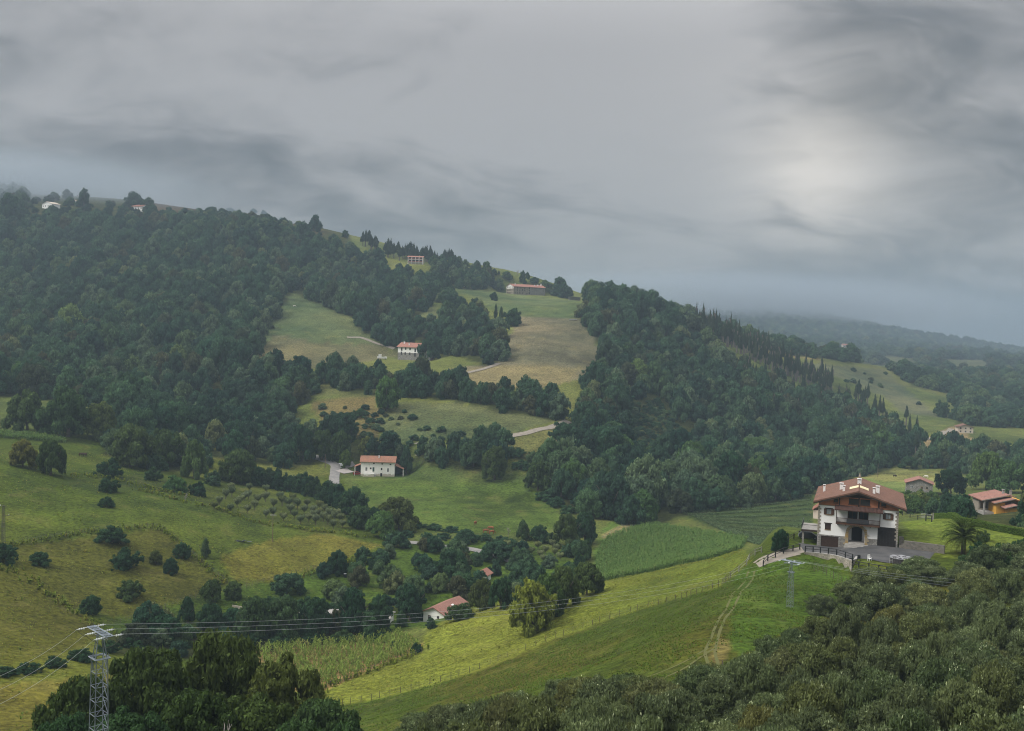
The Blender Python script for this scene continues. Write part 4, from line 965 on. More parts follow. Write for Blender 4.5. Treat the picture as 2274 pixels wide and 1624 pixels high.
# balcony
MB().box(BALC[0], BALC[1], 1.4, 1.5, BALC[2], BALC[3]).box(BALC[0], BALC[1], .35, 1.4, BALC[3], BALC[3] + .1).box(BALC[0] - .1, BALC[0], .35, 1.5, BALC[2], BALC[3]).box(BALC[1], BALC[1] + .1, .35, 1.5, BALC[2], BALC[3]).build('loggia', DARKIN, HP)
MB().box(7.15, 7.33, .1, .3, 5.0, 7.25).build('loggia_post', WHITEP, HP)
window(HP, 6.2, 5.0, 1.5, 2.0, y=1.36, frame=WOODB, bars=1); window(HP, 8.2, 5.0, 1.5, 2.0, y=1.36, frame=WOODB, bars=1)
bal = MB().box(3.3, 11.2, -1.3, -.01, 4.84, 5.0).box(3.3, 11.2, -1.36, -1.26, 4.72, 4.98).build('balcony', WOODB, HP)
MB().box(3.3, 11.2, -1.32, -1.24, 5.88, 5.97).box(3.3, 11.2, -1.32, -1.24, 5.05, 5.12).box(3.3, 3.38, -1.24, 0, 5.88, 5.97).box(11.12, 11.2, -1.24, 0, 5.88, 5.97).build('handrail', WOODD, bal)
bme = MB().box(-.03, .03, -.03, .03, 0, .80).mesh('baluster', WOODD)
for u in np.arange(3.5, 11.1, .155): link('baluster', bme, bal, (u, -1.28, 5.1))
for v in np.arange(-1.1, -.05, .16):
    for u in (3.34, 11.16): link('baluster', bme, bal, (u, v, 5.1))
for u in (3.36, 11.14): MB().box(u - .07, u + .07, -1.36, -1.22, 4.7, 7.45).build('post', WOODD, bal)
for u in (3.6, 5.1, 6.6, 8.0, 9.5, 10.9): MB().prism([(0, 4.84), (-1.2, 4.84), (-1.2, 4.72), (0, 4.3)], 0, u - .07, u + .07).build('bracket', WOODD, bal)
MB().box(5.2, 9.2, -1.44, -1.33, 5.12, 5.9).build('blanket', mat('dark_blanket', (0.022, 0.028, 0.03), (0.035, 0.03, 0.032), 3), bal)
pr = MB().prism([(.0, 8.02), (.0, 8.14), (-1.75, 7.56), (-1.75, 7.42)], 0, 2.98, 11.65).build('pent_roof', TILE_D, HP)
for u in np.arange(3.1, 11.6, .235): MB().bar((u, -.02, 8.15), (u, -1.77, 7.56), .07, 6).build('tile', TILE_D, pr)
# arched doorway
rr_ = random.Random(4)
arch = MB().box(ARCH[0] + .02, ARCH[1] - .02, 2.0, 2.1, 1.2, 4.4).build('porch_wall', WHITE, HP)
MB().box(ARCH[0], ARCH[0] + .08, .35, 2.0, 1.2, 4.3).box(ARCH[1] - .08, ARCH[1], .35, 2.0, 1.2, 4.3).build('porch_side', WHITE, arch)
MB().box(ARCH[0] + .09, ARCH[0] + .12, .36, 1.99, 1.2, 2.6).box(ARCH[1] - .12, ARCH[1] - .09, .36, 1.99, 1.2, 2.6).build('wainscot', mat('ox_red', (0.13, 0.035, 0.028), None), arch)
MB().box(ARCH[0], ARCH[1], .35, 2.1, 4.32, 4.42).build('porch_ceiling', WOODD, arch)
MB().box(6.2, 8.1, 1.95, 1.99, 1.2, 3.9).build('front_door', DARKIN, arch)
MB().box(ARCH[0], ARCH[1], -.4, 2.0, .6, 1.22).build('porch_floor', CONC, arch)
for k in range(3): MB().box(5.1 - .1 * k, 9.2 + .9 * k, -.45 - .38 * (k + 1), -.40 - .38 * k, -.2, 1.02 - .2 * k).build('step', CONC, arch)
sm = [mat('arch_stone_a', (0.40, 0.27, 0.10), (0.33, 0.25, 0.14), 2, .9), mat('arch_stone_b', (0.29, 0.25, 0.18), (0.36, 0.29, 0.17), 2, .9)]
for k in range(15):
    a0, a1 = PI * k / 15 + .012, PI * (k + 1) / 15 - .012; ro = ra + rr_.uniform(.42, .56)
    poly = [(cxa + ra * .985 * math.cos(a1), zs_ + ra * .985 * math.sin(a1)), (cxa + ra * .985 * math.cos(a0), zs_ + ra * .985 * math.sin(a0)), (cxa + ro * math.cos(a0), zs_ + ro * math.sin(a0)), (cxa + ro * math.cos(a1), zs_ + ro * math.sin(a1))]
    MB().prism(poly, 1, -.10 - rr_.uniform(0, .04), .2).build('stone', sm[k % 2 if rr_.random() < .7 else 0], arch)
for sgn in (-1, 1):
    z = 1.0 if sgn > 0 else .4; k = 0
    while z < zs_ - .1:
        hh = rr_.uniform(.28, .42); wv = rr_.choice((.42, .55, .8, .95)); e0 = cxa + sgn * (ra - .02); e1 = cxa + sgn * (ra + wv)
        MB().box(min(e0, e1), max(e0, e1), -.11 - rr_.uniform(0, .04), .2, z + .015, min(z + hh, zs_) - .015).build('stone', sm[rr_.randrange(2)], arch); z += hh
# garage doors
gl = MB().box(GARL[0], GARL[1], .05, .12, -.3, GARL[3]).build('garage_door', DOORB, HP)
for k in range(1, 5): MB().box(GARL[0] + .03, GARL[1] - .03, .035, .05, .4 * k - .02, .4 * k + .01).build('plank_joint', DOORK, gl)
gr = MB().box(GARR[0], GARR[1], .05, .12, .6, GARR[3]).build('garage_door', DOORK, HP)
for k in range(1, 6): u = GARR[0] + .55 * k; MB().box(u - .015, u + .015, .035, .05, 1.0, GARR[3] - .05).build('plank_joint', BLACKP, gr)
# corner stones
z = 2.3; k = 0
while z < 7.7:
    for u, s_ in ((0, 1), (HW, -1)):
        if u and z < 1.0: continue
        wv = (.30, .52)[(k + (u > 0)) % 2]; a, b = sorted((u - s_ * .06, u + s_ * wv)); MB().box(a, b, -.06, .4, z + .012, z + .34).build('corner_stone', SILLG, HP)
    z += .36; k += 1
# side terrace on posts
ter = MB().box(-3.1, -.06, 1.0, 8.5, 2.45, 2.65).build('side_terrace', CONC, HP)
MB().box(-3.1, -.06, .92, 1.0, 2.35, 2.70).build('fascia', WOODD, ter)
for u in np.arange(-3.05, -.1, .16): MB().box(u - .015, u + .015, 1.02, 1.05, 2.65, 3.6).build('bar', BLACKP, ter)
MB().box(-3.1, -.08, 1.0, 1.07, 3.6, 3.67).box(-3.1, -3.04, 1.0, 8.5, 3.6, 3.67).build('handrail', BLACKP, ter)
for v in np.arange(1.2, 8.5, .25): MB().box(-3.08, -3.05, v - .015, v + .015, 2.65, 3.6).build('bar', BLACKP, ter)
for v in (1.3, 8.2): MB().box(-2.9, -2.55, v - .18, v + .18, -1.0, 2.45).build('post', STONE, ter)
lt = MB().prism([(-.06, 7.0), (-1.4, 6.0), (-1.4, 5.85), (-.06, 6.85)], 1, 5.0, 9.0).build('lean_to_roof', TILE_S, HP)
MB().box(-1.2, -.06, 5.3, 8.8, 4.2, 5.9).build('lean_to_wall', CREAM, lt)

# ---- white farmhouse below the woods
x, y, z = PADS['white']
u_ = 15.4 / 575
def zw(X): return (X - 880) * u_
def zh(Y): return (622 - Y) * u_
wins = [(zw(1100), zh(411), .75, .55, dict(bars=0)), (zw(1243), zh(416), .75, .55, dict(bars=0)), (zw(1383), zh(423), .75, .55, dict(bars=0)),
        (zw(1048), zh(502), .75, .8, dict(bars=1)), (zw(1233), zh(515), .7, 1.05, dict(bars=1)), (zw(1343), zh(543), .8, 1.75, dict(bars=1, frame=WHITEP)), (zw(975), zh(533), .95, 1.7, dict(bars=1, frame=WHITEP))]
WH = house('white_farmhouse', 'long old white farmhouse with weathered red roof and front terrace in the valley', 'house', (x, y, z), .06, 15.4, 9.5, 6.6, 2.0, WHITE_OLD, TILE_W, 'x', .55, wins, chim=((8.0, 3.0, .5, .9),))
MB().box(zw(1095) - 7.7 - .42, zw(1095) - 7.7 + .42, -.05, .02, zh(542), zh(468)).build('door', GREEND, WH)
MB().box(zw(1230) - 7.7 - .45, zw(1230) - 7.7 + .45, -.04, .02, 0, 1.5).build('lower_door', DARKIN, WH)
tr_ = MB().box(-6.6, -1.55, -2.2, -.01, -1.0, 1.45).build('terrace', WHITE_OLD, WH)
MB().box(-6.65, -1.5, -2.25, -2.12, 2.2, 2.28).box(-6.65, -1.5, -2.25, -2.12, 1.5, 1.56).box(-1.62, -1.5, -2.1, 0, 2.2, 2.28).build('railing', GREYB, tr_)
for u in np.arange(-6.6, -1.5, .42): MB().box(u - .03, u + .03, -2.21, -2.15, 1.45, 2.2).build('bar', GREYB, tr_)
MB().box(-1.5, -.7, -1.6, -.01, -1, .7).build('stair', CONC, tr_)
le = MB().prism([(-7.7, 5.3), (-10.9, 4.0), (-10.9, 3.85), (-7.7, 5.15)], 1, 1.0, 7.0).build('cart_shed', TILE_W, WH)
for u, v in ((-10.6, 1.2), (-10.6, 6.7)): MB().box(u - .1, u + .1, v - .1, v + .1, -1, 3.95).build('post', WHITEP, le)
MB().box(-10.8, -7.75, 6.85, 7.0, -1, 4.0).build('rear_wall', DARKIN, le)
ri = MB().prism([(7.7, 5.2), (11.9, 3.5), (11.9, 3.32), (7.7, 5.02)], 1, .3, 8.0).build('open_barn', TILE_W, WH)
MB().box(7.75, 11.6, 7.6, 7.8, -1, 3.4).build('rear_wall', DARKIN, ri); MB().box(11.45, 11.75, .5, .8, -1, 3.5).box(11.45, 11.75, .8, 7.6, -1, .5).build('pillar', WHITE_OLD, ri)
def car(name, label, loc, rz, m, L=3.9, lift=0):
    t = empty(name, label, 'car', loc, rz)
    MB().prism([(-L / 2, .35), (L / 2, .35), (L / 2, .75), (L * .33, .88), (L * .12, 1.42), (-L * .33, 1.45), (-L * .47, .95), (-L / 2, .9)], 1, -.8, .8).build('body', m, t)
    MB().prism([(L * .28, .92), (L * .11, 1.34), (-L * .31, 1.37), (-L * .42, .96)], 1, -.81, .81).build('side_window', GLASS, t)
    for sx in (-1, 1):
        for sy in (-.72, .72):
            wv = MB().bar((sx * L * .31, sy - .1, .32), (sx * L * .31, sy + .1, .32), .32, 12).build('wheel', BLACKP, t)
            MB().bar((sx * L * .31, sy - .11, .32), (sx * L * .31, sy + .11, .32), .18, 10).build('rim', GREYB, wv)
        MB().box(sx * L / 2 - .03, sx * L / 2 + .03, -.7, -.4, .6, .75).box(sx * L / 2 - .03, sx * L / 2 + .03, .4, .7, .6, .75).build('lamp', PORC, t)
    return t
c0 = np.array((x, y)) + np.array((-9.6, 2.2)); car('parked_car', 'red car parked under the left lean-to of the white farmhouse', (c0[0], c0[1], gz(*c0)[0]), .1, RED)
p = hloc(-1.9, 6.0); car('parked_car', 'black car in the shade under the side terrace of the farmhouse', (p[0], p[1], gz(p[0], p[1])[0] + .02), -FA + .1, BLACKP)
# ---- ruin beside it
p = at(926, 1032, 476); t = empty('ruined_barn', 'roofless white barn ruin with one broken gable beside a tall tree', 'ruin', (p[0], p[1], gz(p[0], p[1])[0]), -.25)
MB().prism([(-.9, -1), (1.6, -1), (1.75, 5.4), (1.1, 5.0), (.7, 3.6), (.2, 3.1), (-.4, 2.0), (-.9, 1.6)], 1, 0, .5).build('gable_wall', WHITE_OLD, t)
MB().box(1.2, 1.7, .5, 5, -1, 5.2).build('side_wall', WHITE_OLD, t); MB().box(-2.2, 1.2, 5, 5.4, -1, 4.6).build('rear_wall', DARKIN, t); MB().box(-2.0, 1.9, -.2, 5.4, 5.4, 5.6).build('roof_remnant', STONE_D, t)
# ---- upper white house
x, y, z = PADS['upper']; m_ = .0362
def uw(X): return (X - 1015) * m_
def uh(Y, X): return (880 + (X - 1465) * .0 - Y) * .0322 + .3
sh_ = dict(bars=0)
wins = [(uw(X), uh(Y, X), w_, h_, sh_) for X, Y, w_, h_ in ((1097, 697, 1.15, 2.3), (1180, 672, 1.15, 1.6), (1275, 677, 1.15, 1.6), (1385, 712, 1.15, 2.4), (1093, 780, 1.1, 2.2), (1175, 775, 1.1, 1.7), (1270, 778, 1.1, 1.7), (1383, 810, 1.2, 2.6))]
wins += [(4.0, 5.8, .8, 1.2, dict(face='right')), (7.5, 5.8, .8, 1.2, dict(face='right')), (8.5, 1.0, 1.0, 2.2, dict(face='right', bars=0, pane=DARKIN))]
UHO = house('upper_white_house', 'white house with grey stone lower storey and salmon roof halfway up the hill', 'house', (x, y, z), -.38, 16.3, 12, 9.1, 2.6, WHITE, TILE_S, 'x', .8, wins, base=(5.0, STONE), chim=((2.6, 4.5, .8, 1.3), (7.6, 2.2, .7, 1.2)))
MB().prism([(1.4, 9.72), (2.2, 10.06), (2.2, 10.16), (1.4, 9.82)], 0, 4.8, 6.0).build('skylight', WHITEP, UHO)
MB().box(8.16, 14.0, 5, 11, -1, 6.6).build('annex', WHITE, UHO)
p = at(848, 795, 685); t = empty('market_trailer', 'white trailer parked left of the upper white house', 'trailer', (p[0], p[1], gz(p[0], p[1])[0]), .1)
MB().box(-3.4, 3.4, -1.1, 1.1, .7, 1.9).build('body', WHITEP, t); MB().box(-2.4, -.4, -1.0, 1.0, 1.9, 3.4).build('cab', WHITEP, t); [MB().bar((u, -1.1, .4), (u, 1.1, .4), .4, 10).build('wheel', BLACKP, t) for u in (-2.2, 2.2)]
# ---- long stone farm
x, y, z = PADS['long']; rl = random.Random(2)
wins = [(u, zz, .9, 1.15 if rl.random() > .3 else 1.8, dict(bars=0)) for u in np.arange(2, 38, 2.9) for zz in (1.2, 4.1, 6.3) if rl.random() > .28]
LS = house('long_stone_farm', 'long three storey stone farm with red roof on the skyline', 'house', (x, y, z + .5), .55, 39, 14, 8.4, 2.6, STONE_T, TILE_S, 'x', .7, wins, chim=((5, 5, .9, 1.2), (28, 4, .8, 1.1), (32, 4, .9, 1.2), (37.5, 6, 1.0, 1.6)), frame=WOODD)
MB().box(0.5, 19.52, -.05, .4, -1.2, 8.3).build('grey_bay', STONE, LS)
mb = MB().prism([(.2, 6.2), (13.8, 6.2), (13.8, 8.3), (7, 10.8), (.2, 8.3)], 0, -19.56, -19.4); mb.build('white_gable', WHITE, LS)
for v in (2.5, 5, 7, 9, 11.5):
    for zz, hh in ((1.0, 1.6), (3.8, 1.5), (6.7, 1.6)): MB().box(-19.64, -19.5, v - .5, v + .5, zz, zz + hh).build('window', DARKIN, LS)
p = at(1277, 667, 1000); t = empty('open_shed', 'low open shed with flat grey roof right of the long stone farm', 'shed', (p[0], p[1], gz(p[0], p[1])[0]), .1)
MB().box(-7, 6, -3, 3, 3.2, 3.4).build('roof', GREYB, t); MB().box(-6.5, 5.5, 2.6, 2.8, -2, 3.2).build('rear_wall', CONC, t); [MB().box(u - .15, u + .15, -2.8, -2.5, -2, 3.2).build('post', CONC, t) for u in (-6, -2, 2, 5.5)]
# ---- balconied frame house
x, y, z = PADS['frame']
FH = house('balconied_house', 'pale house with red roof and two open balconied storeys below the pines', 'house', (x, y, z), .0, 14.8, 8, 7.4, 1.2, CREAM, TILE_S, 'x', .8)
for zz in (2.2, 4.8): MB().box(-7.3, 7.3, -1.8, -.02, zz, zz + .25).build('balcony', WHITEP, FH); MB().box(-7.3, 7.3, -1.82, -1.72, zz + .25, zz + 1.1).build('railing', TILE_S, FH)
for u in (-7.2, -3.6, 0, 3.6, 7.2): MB().box(u - .22, u + .22, -1.85, -1.4, -2, 7.3).build('post', WHITEP, FH)
for zz in (2.6, 5.2): [MB().box(u - 1.3, u + 1.3, -.04, .02, zz, zz + 1.9).build('window', DARKIN, FH) for u in (-5.4, -1.8, 1.8, 5.4)]
# ---- small red roofed cottage by the meadow
x, y, z = PADS['cottage']
def lp(mx, my, rz, a, b): return (mx + math.cos(rz) * a - math.sin(rz) * b, my + math.sin(rz) * a + math.cos(rz) * b)
CT = house('cottage', 'small white cottage with long red tiled roof at the edge of the bright meadow', 'house', (at(963, 1372, 263)[0], at(963, 1372, 263)[1], z), -.478, 6.6, 12.4, 2.9, 1.5, WHITE, TILE_SY, 'y', .6, [(4.6, 1.6, .7, .7, dict(bars=0)), (2.0, .2, .9, 1.9, dict(bars=0))])
MB().prism([(1.6, 3.95), (2.3, 3.64), (2.3, 3.76), (1.6, 4.07)], 1, 6.0, 7.0).build('skylight', WHITEP, CT)
# ---- yellow house
x, y, z = PADS['yellow']; YH = empty('ochre_villa', 'ochre villa with stepped salmon tiled roofs and arched window behind the hedge', 'house', (x - 6.0, y, z), -.05)
MB().box(5.9, 9.9, -4, 2, -1.5, 3.0).build('front_wing', OCHRE, YH); MB().box(3.5, 5.9, -1.6, 5, -1.5, 4.0).build('middle_wing', OCHRE, YH); MB().box(.7, 3.5, 3.6, 8, -1.5, 4.2).build('rear_wing', SILLG, YH); MB().box(.7, 3.5, -.2, 3.6, -1.5, .9).build('porch_base', CONC, YH); MB().box(3.5, 11.6, 2, 9, -1.5, 4.4).build('main_block', OCHRE, YH)
for a, ze, r_, zr, b, zz, y0, y1 in ((0, 4.30, 7.6, 6.05, 9.6, 5.5, -.2, 9.6), (2.7, 3.95, 8.3, 5.35, 11.9, 4.1, -2.3, 1.9), (4.6, 3.0, 8.0, 3.95, 12.1, 2.35, -4.7, -.4)):
    rf = MB().prism([(a, ze), (r_, zr), (b, zz), (b, zz - .25), (r_, zr - .25), (a, ze - .25)], 1, y0, y1).build('roof', TILE_SY, YH)
    MB().prism([(a - .04, ze - .28), (r_, zr - .28), (r_, zr - .05), (a - .04, ze - .03)], 1, y0 - .08, y0 - .01).build('fascia', SILLG, rf)
chimney(YH, 7.2, 3, 5.9, .6, .9, CONC); chimney(YH, 10.2, 5, 5.2, .55, 1.2, CONC)
MB().box(.65, 1.05, -.1, .3, -1.5, 4.2).build('column', CONC, YH)
MB().prism([(7.9 + 1.1 * math.cos(a), .95 + .95 * math.sin(a)) for a in np.linspace(PI, 0, 11)], 1, -4.05, -3.98).build('arched_window', SILLG, YH); MB().prism([(7.9 + .92 * math.cos(a), 1.05 + .72 * math.sin(a)) for a in np.linspace(PI, 0, 11)], 1, -4.08, -4.03).build('pane', GLASS, YH)
bl = MB().box(1.9, 5.9, -4.2, -1.6, -1.2, -.1).build('balcony', CONC, YH); MB().box(1.9, 5.9, -4.22, -4.1, .75, .85).build('handrail', CONC, bl)
for u in np.arange(2.0, 5.9, .24): MB().bar((u, -4.16, -.1), (u, -4.16, .78), .05, 6).build('baluster', CONC, bl)
MB().box(1.2, 3.2, 3.54, 3.59, 1.4, 3.2).build('window', GLASS, YH)
# ---- other houses, near and far
x, y, z = PADS['stone']; SH = house('stone_house', 'grey stone house with low red hipped roof half hidden behind shrubs', 'house', (x, y, z), -.35, 10.5, 9, 4.6, 1.9, STONE, TILE_SY, 'y', .6, [(2.2, 2.5, 1.2, .9, dict(frame=WHITEP)), (6.2, 2.3, 1.0, 1.2, dict(frame=SILL)), (8.2, 2.3, 1.0, 1.2, dict(frame=SILL))])
x, y, z = PADS['chalet']; CH = house('hillside_chalet', 'brown roofed chalet beside the bare brown hillside across the far valley', 'house', (x, y, z), -.2, 11, 9, 4.6, 1.8, CREAM, TILE_R, 'y', .9, [(u, zz, 1.1, 1.2, dict(bars=0)) for u in (2, 5.5, 9) for zz in (.6, 3.0)])
def small(name, label, px, py, Y, W, Dp, H, rise, wm, rm, rz=0.0, ridge='x', nw=3):
    p = hit(px, py); p = at(px, py, Y) if Y else p; zz = gz(p[0], p[1])[0]
    return house(name, label, 'house', (p[0], p[1], max(zz, p[2]) if Y else zz), rz, W, Dp, H, rise, wm, rm, ridge, .6, [(W * (k + .5) / nw, H * .45, 1.3, 1.5, dict(bars=0)) for k in range(nw)])
small('hilltop_house', 'white house with pale gable at the left end of the misty ridge', 104, 464, 1155, 17, 11, 5.5, 2.6, WHITE, CREAM, -.5, 'y', 4)
small('hilltop_house', 'white house with red roof between two round trees on the ridge', 304, 470, 1205, 16, 9, 5.4, 2.2, WHITE, TILE_S, -.35, 'x', 4)
small('hilltop_house', 'tiny white house beside the tallest dark tree on the left skyline', 162, 458, 1200, 7.5, 6, 3.4, 1.0, WHITE, CREAM, 0, 'x', 2)
small('hilltop_shed', 'long low shed with bluish roof on the left skyline', 370, 478, 1210, 11, 6, 2.6, .7, CREAM, mat('blue_tarp', (0.08, 0.22, 0.38), None), 0, 'x', 2)
small('hilltop_house', 'pale pink house sunk among the trees below the skyline', 472, 501, 1130, 10.5, 8, 4.2, 1.6, CREAM, TILE_S, -.2, 'x', 2)
small('far_house', 'white house with red roof glimpsed behind the ridge pines', 1670, 768, 1180, 12, 8, 5, 1.6, WHITE, TILE_S, 0, 'x', 3)
small('far_house', 'faint reddish house on the hazy far hillside left of centre', 1881, 774, 1600, 15, 8, 5, 2, CREAM, TILE_S, 0, 'x', 3)
small('far_house', 'faint white house high on the hazy far hillside', 2081, 789, 1750, 15, 8, 4, 1.6, WHITE, TILE_S, 0, 'x', 3)
small('far_shed', 'faint white shed just below the far white house', 2082, 799, 1600, 11, 6, 2.6, .8, WHITE, WHITEP, 0, 'x', 2)
small('far_house', 'small red roofed house at the foot of the bare brown hill', 2121, 1015, 690, 7, 6, 2.6, 1.4, CREAM, TILE_S, .2, 'x', 2)
small('garden_shed', 'small orange tiled shed among the orchard trees above the cottage', 1068, 1289, 0, 3.4, 3.2, 1.9, 1.0, WHITE, TILE_S, -.4, 'y', 1)
p = hit(760, 1395); OB = house('white_outbuilding', 'long low white outbuilding glimpsed behind the row of dark trees', 'house', (p[0], p[1] + 3, p[2]), -.1, 23, 6, 2.1, .6, WHITE, CONC, 'x', .5, [(u, 1.0, 1.0, 1.1, dict(bars=0)) for u in np.arange(2, 22, 3.3)])
p = hit(528, 1362); PT = empty('garden_patio', 'pale paved patio with low wall and tiled canopy in the garden', 'patio', tuple(p), -.35)
MB().box(-3.6, 3.6, -2.2, 2.6, -.6, .15).build('paving', CONC, PT); MB().box(-3.7, 3.6, 2.6, 2.85, -.6, 1.0).build('low_wall', SILLG, PT); MB().box(1.9, 4.6, 1.2, 3.4, 2.2, 2.4).build('canopy', TILE_W, PT); [MB().box(u - .1, u + .1, 1.3, 1.5, -.2, 2.2).build('post', WHITEP, PT) for u in (2.1, 4.4)]
